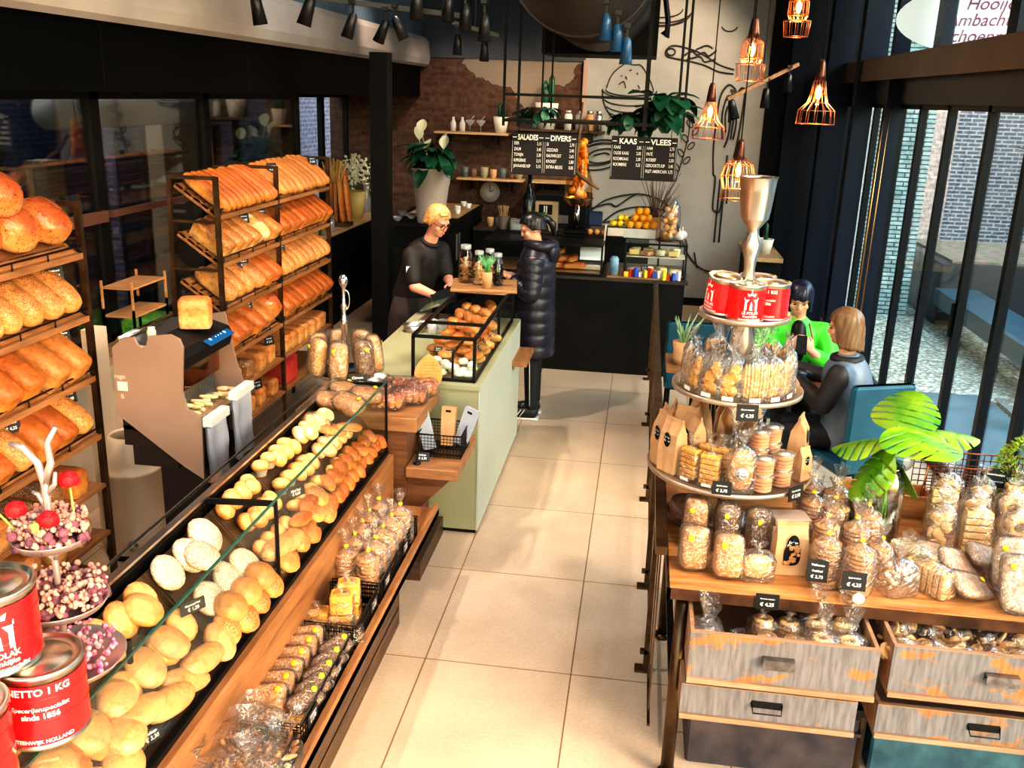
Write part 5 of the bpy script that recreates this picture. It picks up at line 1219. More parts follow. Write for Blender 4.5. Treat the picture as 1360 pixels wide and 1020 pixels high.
o=part('onions',m,mat('onion_gold',(.72,.36,.14),(.85,.55,.28),scale=18,rough=.5),gj); o['kind']='stuff'
part('base',MB().lathe([(.12,-.01),(.12,.0),(.001,.001)],24),DARKW,gj)
for i,(x,y) in enumerate(((.37,9.42),(.40,9.55))): solo('garlic_bulb',MB().blob((0,0,.045),(.10,.10,.09),12,8,1,.2,.15,i).cyl((0,0,.08),(0,0,.12),.008),mat('garlic',(.72,.66,.60),(.6,.5,.5),scale=12,rough=.6),'white garlic bulb, %s right of the bell jar'%NTH[i],'garlic',loc=(x,y,1.275))
bv=thing('branch_vase','square pale vase with a sheaf of bare brown branches on the back counter','vase',(.12,9.66,1.266))
part('vase',MB().rbox(-.075,.075,-.06,.06,0,.20,.01),KRAFT,bv); m=MB(); q=random.Random(14)
for i in range(34):
    a=q.uniform(0,6.28); d=q.uniform(.05,.30); h=q.uniform(.40,.66); m.tube([(.02*cos(a),.02*sin(a),.15),(d*.4*cos(a),d*.2*sin(a),h*.6),(d*cos(a),d*.4*sin(a),h)],[.006,.004,.002],4)
part('branches',m,mat('twig',(.10,.05,.03),(.2,.11,.07),scale=10,rough=.9),bv)
# juicer
jc=thing('orange_juicer','black and steel orange juicer loaded with oranges on the back counter','juicer',(-.66,9.68,1.265))
part('base',MB().rbox(-.12,.12,-.12,.12,0,.05,.01).rbox(-.09,.09,-.04,.10,.05,.32,.01),MATTE,jc); part('spout',MB().cyl((0,-.08,.06),(0,-.08,.30),.03),CHROME,jc)
part('cup_shell',MB().lathe([(.10,.28),(.15,.34),(.155,.36)],24,None,True,False),mat('copper_shell',(.70,.38,.2),rough=.25,metal=.9),jc)
part('cover',MB().lathe([(.14,.36),(.135,.52),(.09,.66),(.07,.9)],24,None,True,False),film('cover_amber',(1,.8,.5),.12,.03),jc)
m=MB(); q=random.Random(6)
for i in range(26): m.blob((q.uniform(-.07,.07)*(1-.02*i),q.uniform(-.05,.05),.38+.021*i),(.085,.085,.08),12,8)
o=part('orange_fill',m,ORM,jc); o['kind']='stuff'
solo('hanging_driftwood',MB().tube([(-.12,0,.3),(-.02,0,.16),(.12,0,.06),(.22,0,.0)],[.02,.022,.02,.014],8).tube([(-.02,0,.16),(0,.02,.5),(.02,0,.8)],[.018,.015,.008],8),mat('driftwood_mat',(.16,.08,.04),(.30,.17,.08),scale=9,rough=.8),'crooked driftwood branch hanging beside the menu boards above the juicer','branch',loc=(-.66,9.3,1.75))
# left half: bottle, box, cutlery, plant
solo('wine_bottle',MB().lathe([(.065,0),(.068,.02),(.068,.32),(.03,.42),(.022,.46),(.022,.60),(.026,.60),(.026,.63)],24),mat('bottle_black',(.01,.012,.015),rough=.12),'very large dark bottle standing behind the baguette case','bottle',loc=(-1.16,9.66,1.266))
t=thing('menu_box','beige upright box with black and white lettering beside the large bottle','box',(-.98,9.72,1.266)); part('box',MB().rbox(-.12,.12,-.04,.04,0,.30,.006),mat('beige_box',(.52,.38,.26),rough=.6),t)
m=MB(); m.box(-.08,.06,-.0415,-.041,.17,.27); part('black_patch',m,MATTE,t); m=MB(); tb(m,'IJ',-.01,.22,.09,-.043,.03); part('lettering',m,PAPER,t)
t=thing('fork_cup','ribbed cup full of wooden forks on the back ledge left end','cup',(-1.42,9.68,1.266)); part('cup',MB().lathe([(.05,0),(.065,.14),(.06,.14),(.05,.01)],20,None,True,False),mat('ribbed_grey',(.15,.12,.10),rough=.5),t); m=MB(); q=random.Random(1)
for i in range(14): m.bar((q.uniform(-.03,.03),q.uniform(-.03,.03),.05),(q.uniform(-.06,.06),q.uniform(-.05,.05),.24),.012,.003)
part('forks',m,SHW,t)
t=thing('napkin_box','clear plastic box of white napkins on the back ledge','box',(-1.25,9.62,1.266)); part('box',MB().rbox(-.09,.09,-.05,.05,0,.11,.01),GLL,t); part('napkins',MB().rbox(-.07,.07,-.04,.04,.01,.08,.005),PAPER,t)
t=thing('potted_plant','small spiky plant in a clay pot on the back ledge behind the customer','potted plant',(-1.06,9.58,1.266)); part('pot',MB().lathe([(.045,0),(.06,.11),(.055,.11)],18),KRAFT,t); part('leaves',foliage(22,.02,.03,.18,.03,5,(.9,2.2)),MG,t).location=(0,0,.1)
cm_=thing('coffee_machine','black espresso machine on the rear cabinet behind the back counter','coffee machine',(-1.0,11.9,1.0))
part('body',MB().rbox(-.35,.35,-.25,.25,0,.45,.02),MATTE,cm_); part('front',MB().box(-.30,.30,-.255,-.25,.1,.2),SILVER,cm_); part('cup_tray',MB().box(-.33,.33,-.35,-.25,0,.03),SILVER,cm_)
rc_=thing('base_cabinet','black rear cabinet along the brick wall behind the back counter','cabinet',(0,0,0)); part('body',MB().box(-2.08,.1,11.6,12.42,0,.97),MATTE,rc_); part('worktop',MB().box(-2.08,.1,11.58,12.44,.97,1.0),DARKW,rc_)
for i in range(8):
    place([(None,CUPS[i%4])],'stoneware_cup','cup standing along the dark rear cabinet, %s from the left'%NTH[i],'cup',(-1.9+.1*i,11.8,1.001),(0,0,0),'cups on the rear cabinet')
# ================= hanging frame with menu boards =================
fx=thing('ceiling_hung_gantry','black steel frame hung from the ceiling above the back counter','frame',(0,0,0)); m=MB(); Y=8.0
for x,w in ((-1.20,.02),(-1.08,.02),(-.04,.034),(.22,.02),(.27,.02)): m.bar((x,Y,2.35),(x,Y,ZC),w)
for x in (-.93,-.85): m.bar((x,Y+.4,2.4),(x,Y+.4,ZC),.014)
m.bar((-1.2,Y,2.60),(.0,Y,2.60),.022); m.bar((-1.2,Y,2.395),(.27,Y,2.395),.024); m.bar((-1.2,Y+.4,2.395),(.27,Y+.4,2.395),.024); m.bar((-1.2,Y,2.395),(-1.2,Y+.4,2.395),.02); m.bar((.27,Y,2.395),(.27,Y+.4,2.395),.02)
for x in (-.5,-.42): m.tube([(x,Y,2.38),(x+.01,Y,2.33),(x-.01,Y,2.29),(x-.02,Y,2.31)],.005,5)
part('frame',m,BLACK,fx); part('shelf_boards',MB().box(-1.18,.25,Y+.02,Y+.38,2.40,2.412),DARKW,fx)
BRD=mat('menu_black',(.012,.009,.010),rough=.7)
def menu(label,x0,x1,z0,z1,cols):
    t=thing('hanging_menu_board',label,'menu board',((x0+x1)/2,7.93,z0)); w=x1-x0; h=z1-z0
    part('board',MB().rbox(-w/2,w/2,0,.02,0,h,.004),BRD,t); m=MB(); k=len(cols); T=MB()
    for c,(title,rows) in enumerate(cols):
        cx=-w/2+w*(c+.5)/k; tb(T,title,cx,h-.040,.060,-.003,.028,width=min(w/k*.62,.030*len(title)+.02))
        T.box(cx-w*.235,cx-w*.17,-.004,-.003,h-.042,h-.036); T.box(cx+w*.17,cx+w*.235,-.004,-.003,h-.042,h-.036)
        for r,(a,b) in enumerate(rows):
            z=h-.088-.0455*r; tb(T,a,cx-w*.21,z,.036,-.003,.01,sx=.62,align='LEFT'); tb(T,b,cx+w*.21,z,.036,-.003,.01,sx=.62,align='RIGHT')
        for xx in (cx-w*.235,cx+w*.235): T.box(xx-.001,xx+.001,-.004,-.003,.02,h-.07)
    part('lettering',T,mat('chalk',(.80,.76,.70),rough=.8),t)
    part('chain',MB().bar((-w*.4,.01,h),(-w*.4,.05,2.39-z0),.006).bar((w*.4,.01,h),(w*.4,.05,2.39-z0),.006),BLACK,t)
menu('black menu board headed SALADES and DIVERS',-1.115,-.575,1.965,2.305,(('SALADES',(('EIER','3,15'),('ZALM','3,45'),('TONIJN','3,30'),('KIPKERRIE','3,15'),('JAVAANSE KIP','3,15'))),('DIVERS',(('EI','2,70'),('GEZOND','3,40'),('RAUWKOST','2,65'),('KROKET','2,80'),('EXTRA BELEG','0,85')))))
menu('black menu board headed KAAS and VLEES',-.295,.235,1.96,2.305,(('KAAS',(('KAAS','2,85'),('OUDE KAAS','2,85'),('ROOMKAAS','3,00'),('ROOMBRIE','3,25'))),('VLEES',(('HAM','2,75'),('PAT\u00c9','3,15'),('ROSBIEF','3,30'),('GEROOKTE KIP','3,45'),('FILET AMERICAIN','3,75')))))
t=thing('hanging_plant','small trailing ivy on the hanging frame above the left menu board','potted plant',(-.93,8.1,2.413)); part('pot',MB().lathe([(.05,0),(.06,.09)],14),DARKW,t); part('leaves',foliage(50,.12,.10,.10,.07,7,(-1.5,.8)),mat('blue_leaf',(.02,.10,.07),(.06,.20,.13),scale=8,rough=.4),t)
t=thing('hanging_plant','dark monstera on the hanging frame above the right menu board','potted plant',(.10,8.15,2.413)); part('pot',MB().lathe([(.07,0),(.08,.12)],14),DARKW,t); part('leaves',foliage(60,.15,.22,.20,.15,8,(-1.2,1.3)),DG,t)
t=thing('hanging_plant','low dark leafed plant left of the monstera on the frame','potted plant',(-.19,8.1,2.413)); part('pot',MB().lathe([(.05,0),(.06,.06)],14),DARKW,t); part('leaves',foliage(30,.10,.07,.13,.10,9,(-1.2,.6)),DG,t)
# ================= chalk drawings on the grey wall =================
INK=mat('wall_ink',(.03,.03,.032),rough=.8); YW=12.488
def ink(name,lines,r=.007):
    m=MB()
    for ln in lines:
        pts=[]
        for i in range(len(ln)-1):
            for k in range(4):
                t=k/4; p0=ln[max(0,i-1)];p1=ln[i];p2=ln[i+1];p3=ln[min(len(ln)-1,i+2)]
                pts.append(tuple(.5*((2*p1[j])+(-p0[j]+p2[j])*t+(2*p0[j]-5*p1[j]+4*p2[j]-p3[j])*t*t+(-p0[j]+3*p1[j]-3*p2[j]+p3[j])*t**3) for j in (0,1)))
        pts.append(ln[-1]); m.tube([(p[0],YW,p[1]) for p in pts],r,5)
    o=struct(name,m,INK)
ell=lambda cx,cz,rx,rz,a0=0,a1=360,n=14,rot=0:[(cx+rx*cos(R(a0+(a1-a0)*i/n))*cos(R(rot))-rz*sin(R(a0+(a1-a0)*i/n))*sin(R(rot)),cz+rx*cos(R(a0+(a1-a0)*i/n))*sin(R(rot))+rz*sin(R(a0+(a1-a0)*i/n))*cos(R(rot))) for i in range(n+1)]
bx,bz=-.28,2.66
ink('trim_bowl_drawing',[ell(bx,bz+.04,.34,.10,180,360),ell(bx,bz+.04,.30,.07,185,355),[(bx-.34,bz+.04),(bx-.32,bz-.10),(bx-.26,bz-.22),(bx-.15,bz-.33),(bx,bz-.37),(bx+.15,bz-.33),(bx+.27,bz-.22),(bx+.33,bz-.08),(bx+.34,bz+.04)],
 ell(bx,bz-.06,.32,.09,195,345),ell(bx,bz-.14,.29,.09,195,345),ell(bx,bz-.21,.25,.08,200,340),ell(bx,bz-.27,.2,.06,200,340),
 [(bx-.29,bz+.05),(bx-.24,bz+.20),(bx-.15,bz+.30),(bx-.05,bz+.36),(bx+.03,bz+.34),(bx+.12,bz+.34),(bx+.20,bz+.24),(bx+.27,bz+.12),(bx+.30,bz+.04)],
 [(bx-.12,bz+.2),(bx-.10,bz+.21)],[(bx-.02,bz+.27),(bx+.01,bz+.28)],[(bx+.08,bz+.25),(bx+.09,bz+.23)],[(bx-.14,bz+.10),(bx-.08,bz+.14),(bx-.05,bz+.06)],[(bx+.10,bz+.10),(bx+.13,bz+.06)],[(bx+.02,bz+.02),(bx+.05,bz+.05)],[(bx-.06,bz+.20),(bx-.04,bz+.17)]],.006)
ink('trim_baguette_drawing',[[(.98,2.98),(.80,3.03),(.62,3.13),(.45,3.20),(.25,3.24),(.17,3.22),(.13,3.16),(.16,3.11),(.25,3.09),(.45,3.06),(.62,3.02),(.80,2.95),(.98,2.93)],[(.35,3.12),(.45,3.18),(.52,3.14),(.60,3.17),(.66,3.13),(.75,3.2)],[(.4,3.08),(.55,3.12),(.62,3.06),(.75,3.1)],ell(.20,3.165,.05,.04),[(.5,3.2),(.62,3.25),(.70,3.22)]],.009)
lx,lz=.98,2.25
ink('trim_loaf_drawing',[[(lx-.13,lz-.55),(lx-.16,lz-.2),(lx-.15,lz+.25),(lx-.12,lz+.45),(lx-.04,lz+.55),(lx+.04,lz+.50),(lx+.06,lz+.44),(lx+.12,lz+.52),(lx+.16,lz+.42),(lx+.13,lz-.1),(lx+.08,lz-.5),(lx+.07,lz-.9)],[(lx-.13,lz-.55),(lx-.10,lz-.6),(lx-.10,lz-.95),(lx-.06,lz-1.0),(lx+.0,lz-.95),(lx+.02,lz-.3)],[(lx-.06,lz-.1),(lx-.09,lz+.2),(lx-.04,lz+.42),(lx+.02,lz+.3),(lx+.01,lz-.05),(lx-.03,lz-.2)],[(lx-.03,lz-.02),(lx-.05,lz+.2),(lx-.02,lz+.3),(lx,lz+.1)],[(lx+.04,lz-.1),(lx+.06,lz+.2),(lx+.09,lz+.1),(lx+.07,lz-.1)],[(lx-.04,lz-.6),(lx-.04,lz-1.4)],[(lx+.02,lz-.6),(lx+.02,lz-1.4)]],.011)
ink('trim_slice_drawing',[ell(-.60,1.90,.30,.13,0,360,18,12),ell(-.57,1.88,.20,.085,0,360,16,12),ell(-.60,1.86,.31,.15,190,350,12,12),[(-.88,1.98),(-.6,2.08),(-.32,2.06)],[(-.85,1.95),(-.6,2.04),(-.33,2.02)],[(-.68,1.88),(-.55,1.92),(-.48,1.9)]],.010)
ink('trim_grain_drawing',[[(.38,1.6),(.45,1.9),(.50,2.2),(.49,2.4)]]+[ell(.43+.02*i+(.05 if i%2 else -.05),1.78+.09*i,.055,.028,0,360,8,50 if i%2 else 130) for i in range(7)],.006)
ink('trim_croissant_drawing',[[(-.75,1.10),(-.5,1.32),(-.1,1.42),(.2,1.36),(.35,1.25)],[(-.7,1.2),(-.45,1.28),(-.35,1.25),(-.2,1.36),(-.1,1.42)],[(-.5,1.05),(-.3,1.2),(.0,1.26),(.3,1.22)],[(-.35,.95),(-.2,1.1),(.1,1.17),(.35,1.12)],[(-.72,1.0),(-.4,1.05),(-.2,1.02)],[(.45,1.05),(.6,.7),(.8,.5),(1.0,.45)],[(.5,.9),(.52,.75)],[(.7,.7),(.75,.5)]],.010)
ink('trim_top_drawing',[ell(.05,3.62,.35,.16,180,360),ell(.05,3.60,.30,.13,180,360),ell(.05,3.66,.25,.10,180,360),ell(.05,3.70,.4,.2,190,330),ell(.88,3.50,.10,.08,200,340)],.007)
# ================= right ledge with cactus =================
lg2=thing('wall_ledge','wooden corner ledge beyond the pendant lamps by the dark steel column','shelf',(0,0,0)); part('board',MB().box(1.22,1.62,11.0,12.2,.86,.91),TOPW,lg2); part('front',MB().box(1.26,1.62,11.1,12.2,0,.86),MATTE,lg2)
cactus(1.44,11.35,.911,.10,.17,'round cactus in a white pot on the right ledge',1); cactus(1.36,11.8,.911,.07,.10,'small succulent at the far end of the right ledge',2)
# ================= people =================
SKIN=mat('skin',(.62,.32,.20),(.70,.40,.27),scale=6,rough=.5,sss=.08); SKIN2=mat('skin_flushed',(.66,.30,.20),(.72,.38,.27),scale=6,rough=.5,sss=.08)
def remesh(mb,name,mat_,vox=.008,smooth=6,disp=None):
    me=mb.mesh(name,mat_); o=bpy.data.objects.new('tmp',me); COL.objects.link(o)
    r=o.modifiers.new('r','REMESH'); r.mode='VOXEL'; r.voxel_size=vox; r.use_smooth_shade=True
    s=o.modifiers.new('s','SMOOTH'); s.factor=.5; s.iterations=smooth
    dg=bpy.context.evaluated_depsgraph_get(); out=bpy.data.meshes.new_from_object(o.evaluated_get(dg)); out.name=name
    bpy.data.objects.remove(o); bpy.data.meshes.remove(me)
    out.materials.clear(); out.materials.append(mat_)
    return out
def limb(mb,pts,rs,n=14):
    """tapering round limb with ball joints, to be fused by the remesher"""
    P=[Vector(p) for p in pts]
    for i in range(len(P)-1):
        a,b=P[i],P[i+1]; mb.cyl(a,b,rs[i],n,rs[i+1])
    for p,r in zip(P,rs): mb.blob(p,(2*r,2*r,2*r),12,8)
def hand(mb,w,d,up,s=1,curl=.5,side=1):
    """palm and five bent fingers from wrist w along d; up = back of the hand"""
    w=Vector(w); d=Vector(d).normalized(); up=Vector(up); up=(up-d*up.dot(d)).normalized(); x=d.cross(up)*side
    M=Matrix((x,d,up)).transposed().to_4x4(); M.translation=w
    mb.blob((0,.045,0),(.075,.095,.030),12,8,.8,0,0,0,M)
    for i,(fx,L) in enumerate(((-.029,.068),(-.010,.076),(.010,.071),(.028,.056))):
        p=Vector((fx,.085,0)); pts=[p]; a=.15+curl*.35
        for k,l in enumerate((.45,.32,.23)):
            p=p+Vector((fx*.08,cos(a),-sin(a)))*L*l; pts.append(p); a+=curl
        limb(mb,[M@q for q in pts],[.0095,.0088,.008,.007],8)
    t=[Vector((-.032,.02,-.004)),Vector((-.055,.045,-.012)),Vector((-.058,.07,-.022)),Vector((-.050,.088,-.03))]
    limb(mb,[M@q for q in t],[.013,.011,.010,.008],8)
def head(mb,c,f,up=(0,0,1),s=1):
    f=Vector(f).normalized(); up=Vector(up); up=(up-f*up.dot(f)).normalized(); x=f.cross(up)
    M=Matrix((x,f,up)).transposed().to_4x4(); M.translation=Vector(c)
    S=M@Matrix.Diagonal((s,s,s,1))
    mb.blob((0,-.008,.03),(.152,.188,.165),20,14,1,0,0,0,S); mb.blob((0,.022,-.045),(.118,.135,.145),18,12,.95,0,0,0,S); mb.blob((0,.062,-.088),(.055,.045,.04),12,8,1,0,0,0,S)
    mb.blob((0,.096,-.028),(.028,.036,.030),10,8,1,0,0,0,S); mb.cyl(S@Vector((0,.084,.012)),S@Vector((0,.102,-.024)),.008*s,8,.011*s)
    mb.blob((0,.082,-.062),(.046,.018,.018),10,6,1,0,0,0,S); mb.blob((0,.078,.022),(.12,.03,.022),12,6,1,0,0,0,S)
    for sx in (-1,1): mb.blob((sx*.077,-.005,-.012),(.018,.035,.058),10,8,1,0,0,0,S); mb.blob((sx*.04,.06,-.03),(.05,.04,.045),10,8,1,0,0,0,S)
    return S
def faceparts(t,S,eye=(.05,.03,.02),lip=(.5,.16,.13)):
    e=MB()
    for sx in (-1,1): e.blob((sx*.031,.083,-.002),(.022,.012,.011),10,6,1,0,0,0,S)
    part('eyes',e,mat('eye_%.2f'%eye[0],eye,rough=.2),t); b=MB()
    for sx in (-1,1): b.blob((sx*.032,.090,.017),(.034,.008,.006),8,5,1,0,0,0,S)
    part('eyebrows',b,mat('brow',(.12,.07,.04),rough=.8),t)
    part('lips',MB().blob((0,.090,-.063),(.042,.012,.012),10,6,1,0,0,0,S),mat('lips',lip,rough=.4),t)
def haircap(mb,S,seed,front,side,back,part_x=0.0,puffs=.006,n=64,m=16,flare=1.0):
    """one shell over the skull; hairline height front / side / back in head units"""
    def bz(a):  # a: 0 front, pi back
        a=abs(a); 
        if a<.75: return front
        if a<1.35: t=(a-.75)/.6; return front+(side-front)*t*t*(3-2*t)
        t=(a-1.35)/(pi-1.35); return side+(back-side)*t
    v=[];f=[]
    for j in range(m+1):
        for i in range(n):
            a=2*pi*i/n; aa=a if a<=pi else a-2*pi; zb=bz(aa); t=j/m
            zt=.134; z=zt+(zb-zt)*t; zz=max(-1,min(1,(z-.03)/.104)); 
            k=math.sqrt(max(.0,1-zz*zz)) if z>.03 else 1-.10*((.03-z)/.2)**2+ (flare-1)*min(1,(.03-z)/.15)
            if t==0: k=.02
            w=1+.03*sin(aa*17+seed+3*z*20)*min(1,t*2)+.05*noise.noise(Vector((aa*2.5,z*14,seed)))
            x=.089*k*w*sin(aa); y=-.010+.106*k*w*cos(aa)
            zz2=z+ (.006*sin(aa*9+seed) if j==m else 0)
            v.append((x,y,zz2))
    for j in range(m):
        for i in range(n):
            q=(i+1)%n; f.append((j*n+i,j*n+q,(j+1)*n+q,(j+1)*n+i))
    # inner rim so the edge has thickness
    o=len(v)
    for i in range(n): p=v[m*n+i]; v.append((p[0]*.86,p[1]*.88,p[2]+.004))
    for i in range(n): q=(i+1)%n; f.append((m*n+i,m*n+q,o+q,o+i))
    mb.add(v,f,S,True)
def hairstrands(mb,S,seed,n,len_,col=None,z0=.05,spread=.085,r=.012):
    q=random.Random(seed)
    for i in range(n):
        a=q.uniform(R(-40),R(220))
        x,y=spread*cos(a),-spread*1.1*sin(a)
        if y>.05: continue
        mb.tube([S@Vector((x*.5,y*.5,.118)),S@Vector((x,y,z0)),S@Vector((x*1.08,y*1.08,z0-len_*.5)),S@Vector((x*1.0,y*1.0,z0-len_*q.uniform(.85,1.05)))],[r*.6,r,r,r*.5],6)
# ---- shop assistant behind the green counter
T=thing('person','person with short blond hair and glasses in dark shirt and apron, serving behind the counter','person',(0,0,0))
hc=Vector((-1.555,7.12,1.655)); fd=Vector((.78,-.48,-.40)); b=MB()
S=head(b,hc,fd,(0,0,1)); limb(b,[(-1.64,7.17,1.45),(-1.58,7.135,1.59)],[.058,.052])
limb(b,[(-1.80,7.26,.98),(-1.74,7.23,1.18),(-1.68,7.20,1.36),(-1.64,7.175,1.45)],[.14,.13,.13,.07])
limb(b,[(-1.74,7.03,1.40),(-1.69,6.93,1.17),(-1.50,6.90,1.11)],[.052,.044,.028]); hand(b,(-1.50,6.90,1.11),(1,-.15,-.15),(0,0,1),1,.55)
limb(b,[(-1.57,7.34,1.40),(-1.50,7.27,1.18),(-1.44,7.10,1.17)],[.052,.042,.028]); hand(b,(-1.44,7.10,1.17),(.3,-.8,.1),(0,0,1),1,.7,-1)
for sy in (-.09,.09): limb(b,[(-1.82,7.27+sy,.92),(-1.82,7.26+sy,.50),(-1.86,7.26+sy,.09)],[.085,.06,.042]); limb(b,[(-1.86,7.26+sy,.045),(-1.70,7.25+sy,.04)],[.042,.036])
link('body',remesh(b,'body',SKIN2),T)
faceparts(T,S)
SHM=mat('shirt_dark',(.008,.006,.006),(.022,.016,.015),scale=7,rough=.7,bump=.4,bscale=10)
c=MB(); limb(c,[(-1.80,7.26,1.0),(-1.74,7.23,1.18),(-1.685,7.20,1.36),(-1.655,7.18,1.43)],[.155,.15,.148,.095]); limb(c,[(-1.73,7.05,1.39),(-1.58,7.33,1.39)],[.078,.078]); limb(c,[(-1.74,7.03,1.395),(-1.70,6.95,1.22)],[.072,.066]); limb(c,[(-1.57,7.34,1.395),(-1.52,7.29,1.22)],[.072,.064])
link('shirt',remesh(c,'shirt',SHM,.012,8),T)
part('collar',MB().torus((0,0,0),.062,.018,20,8,Matrix.Translation((-1.62,7.165,1.485))@Euler((R(14),R(22),0)).to_matrix().to_4x4()),SHM,T)
c=MB(); c.rings([(-1.84,7.27,.10,.17,.20),(-1.83,7.27,.5,.17,.20),(-1.81,7.27,.85,.172,.19),(-1.775,7.25,1.04,.160,.175)],20); part('apron',c,mat('apron_grey',(.035,.024,.020),(.05,.036,.03),scale=6,rough=.8),T)
c=MB(); haircap(c,S,3,.062,-.015,-.085); c.blob((.02,.062,.092),(.11,.055,.035),14,8,1,0,.15,5,S)
part('hair',c,mat('hair_blond',(.40,.20,.06),(.66,.42,.18),scale=45,rough=.5),T)
g=MB()
for sx in (-1,1): g.torus((0,0,0),.021,.0022,16,6,S@Matrix.Translation((sx*.031,.097,-.004))@Matrix.Rotation(pi/2,4,'X')); g.tube([S@Vector((sx*.052,.092,0)),S@Vector((sx*.080,-.0,0))],.002,5)
g.tube([S@Vector((-.01,.1,-.002)),S@Vector((.01,.1,-.002))],.002,5); part('glasses',g,BLACK,T)
part('sleeve_badge',MB().box(-.002,.002,-.018,.018,-.025,.025,Matrix.Translation((-1.735,6.925,1.30))@Matrix.Rotation(R(-80),4,'Z')),PAPER,T)
# ---- customer in the long quilted coat
T=thing('person','person with dark tied hair in a long black quilted coat standing at the counter end','person',(0,0,0))
cx,cy=-.83,7.52; hc=Vector((-.865,7.51,1.585)); fd=Vector((-.92,-.22,-.36)); b=MB(); S=head(b,hc,fd,(0,0,1),.98)
limb(b,[(-.82,7.52,1.38),(-.845,7.515,1.52)],[.056,.05]); limb(b,[(cx,cy,.88),(cx,cy,1.1),(cx,cy,1.30),(-.82,7.52,1.38)],[.14,.12,.13,.07])
hL=(-1.03,7.40,1.20); hR=(-1.04,7.55,1.19)
limb(b,[(-.84,7.36,1.33),(-.85,7.33,1.07),hL],[.05,.042,.027]); hand(b,hL,(-.7,.35,.25),(0,0,1),1,.7,-1)
limb(b,[(-.84,7.70,1.33),(-.85,7.73,1.07),hR],[.05,.042,.027]); hand(b,hR,(-.7,-.15,.3),(0,0,1),1,.6,1)
for sy in (-.085,.085): limb(b,[(cx,cy+sy,.85),(cx+.01,cy+sy,.48),(cx+.02,cy+sy,.09)],[.085,.058,.04]); limb(b,[(cx+.02,cy+sy,.045),(cx-.15,cy+sy-.02,.04)],[.04,.035])
link('body',remesh(b,'body',SKIN),T); faceparts(T,S)
def puff(z0,z1,n,fx,fy,rx,ry):
    rs=[]
    for i in range(n*6+1):
        t=i/(n*6); z=z0+(z1-z0)*t; k=1+.055*abs(sin(pi*t*n))**.6
        rs.append((fx(t),fy(t),z,rx(t)*k,ry(t)*k))
    return rs
COAT=mat('coat_black',(.012,.012,.020),(.028,.026,.042),scale=5,rough=.38,bump=.25,bscale=16)
c=MB(); c.rings(puff(.55,1.44,9,lambda t:cx+.015-.01*t,lambda t:cy,lambda t:.165-.02*t*t-.05*max(0,t-.85)/.15,lambda t:.205-.02*t-.07*max(0,t-.88)/.12),28)
part('coat',c,COAT,T)
def puffarm(pts,r0,r1,n):
    P=[Vector(p) for p in pts]; out=[];rr_=[]
    L=[(P[i+1]-P[i]).length for i in range(len(P)-1)]; tot=sum(L); N_=n*5
    for k in range(N_+1):
        d=tot*k/N_; i=0
        while i<len(L)-1 and d>L[i]: d-=L[i]; i+=1
        out.append(P[i].lerp(P[i+1],min(1,d/L[i]))); t=k/N_; rr_.append((r0+(r1-r0)*t)*(1+.09*abs(sin(pi*t*n))**.6))
    for _ in range(3): out=[out[0]]+[(out[i-1]+out[i]*2+out[i+1])/4 for i in range(1,len(out)-1)]+[out[-1]]
    return out,rr_
for nm,pts in (('sleeve',[(-.83,7.37,1.36),(-.83,7.30,1.08),(-1.0,7.40,1.17)]),('sleeve',[(-.83,7.67,1.36),(-.84,7.74,1.08),(-1.01,7.57,1.17)])):
    p,r=puffarm(pts,.085,.058,8); part(nm,MB().tube(p,r,16),COAT,T)
c=MB().torus((-.79,7.52,1.45),.095,.05,24,10).blob((-.70,7.52,1.40),(.13,.22,.20),14,10,1,0,.1,2); part('hood',c,COAT,T)
c=MB()
for sy in (-.085,.085): limb(c,[(cx,cy+sy,.80),(cx+.01,cy+sy,.48),(cx+.02,cy+sy,.12)],[.095,.068,.056])
link('trousers',remesh(c,'trousers',mat('leggings',(.010,.010,.014),rough=.7),.012,4),T)
part('white_stripe',MB().tube([(cx-.01,cy-.185,.72),(cx,cy-.158,.48),(cx+.012,cy-.145,.13)],.005,5),PAPER,T)
c=MB()
for sy in (-.085,.085): limb(c,[(cx+.03,cy+sy,.06),(cx-.05,cy+sy-.005,.055),(cx-.16,cy+sy-.02,.045)],[.052,.048,.040])
link('shoes',remesh(c,'shoes',mat('sneaker',(.015,.015,.018),rough=.5),.008,4),T)
c=MB()
for sy in (-.085,.085): c.rbox(-.20,.085,-.045,.045,0,.018,.006,Matrix.Translation((cx,cy+sy-.01,0))); c.bar((cx-.10,cy+sy-.055,.03),(cx-.06,cy+sy-.05,.09),.012,.006); c.bar((cx-.07,cy+sy-.055,.03),(cx-.03,cy+sy-.05,.09),.012,.006)
part('soles',c,PAPER,T)
c=MB(); haircap(c,S,5,.066,.0,-.075); c.blob((0,-.125,.03),(.06,.07,.07),12,8,1,0,.1,2,S); c.tube([S@Vector((0,-.14,.03)),S@Vector((0,-.165,-.03)),S@Vector((0,-.15,-.12))],[.025,.03,.012],8)
part('hair',c,mat('hair_black',(.008,.007,.010),(.02,.018,.022),scale=30,rough=.35),T)
solo('wallet',MB().rbox(-.055,.055,-.035,.035,-.01,.01,.004,Matrix.Rotation(R(35),4,'X')),mat('wallet_red',(.14,.015,.015),(.03,.01,.02),scale=30,rough=.5),'small dark red wallet held in the customer hands','wallet',loc=(-1.10,7.48,1.205),rot=(0,0,R(80)))
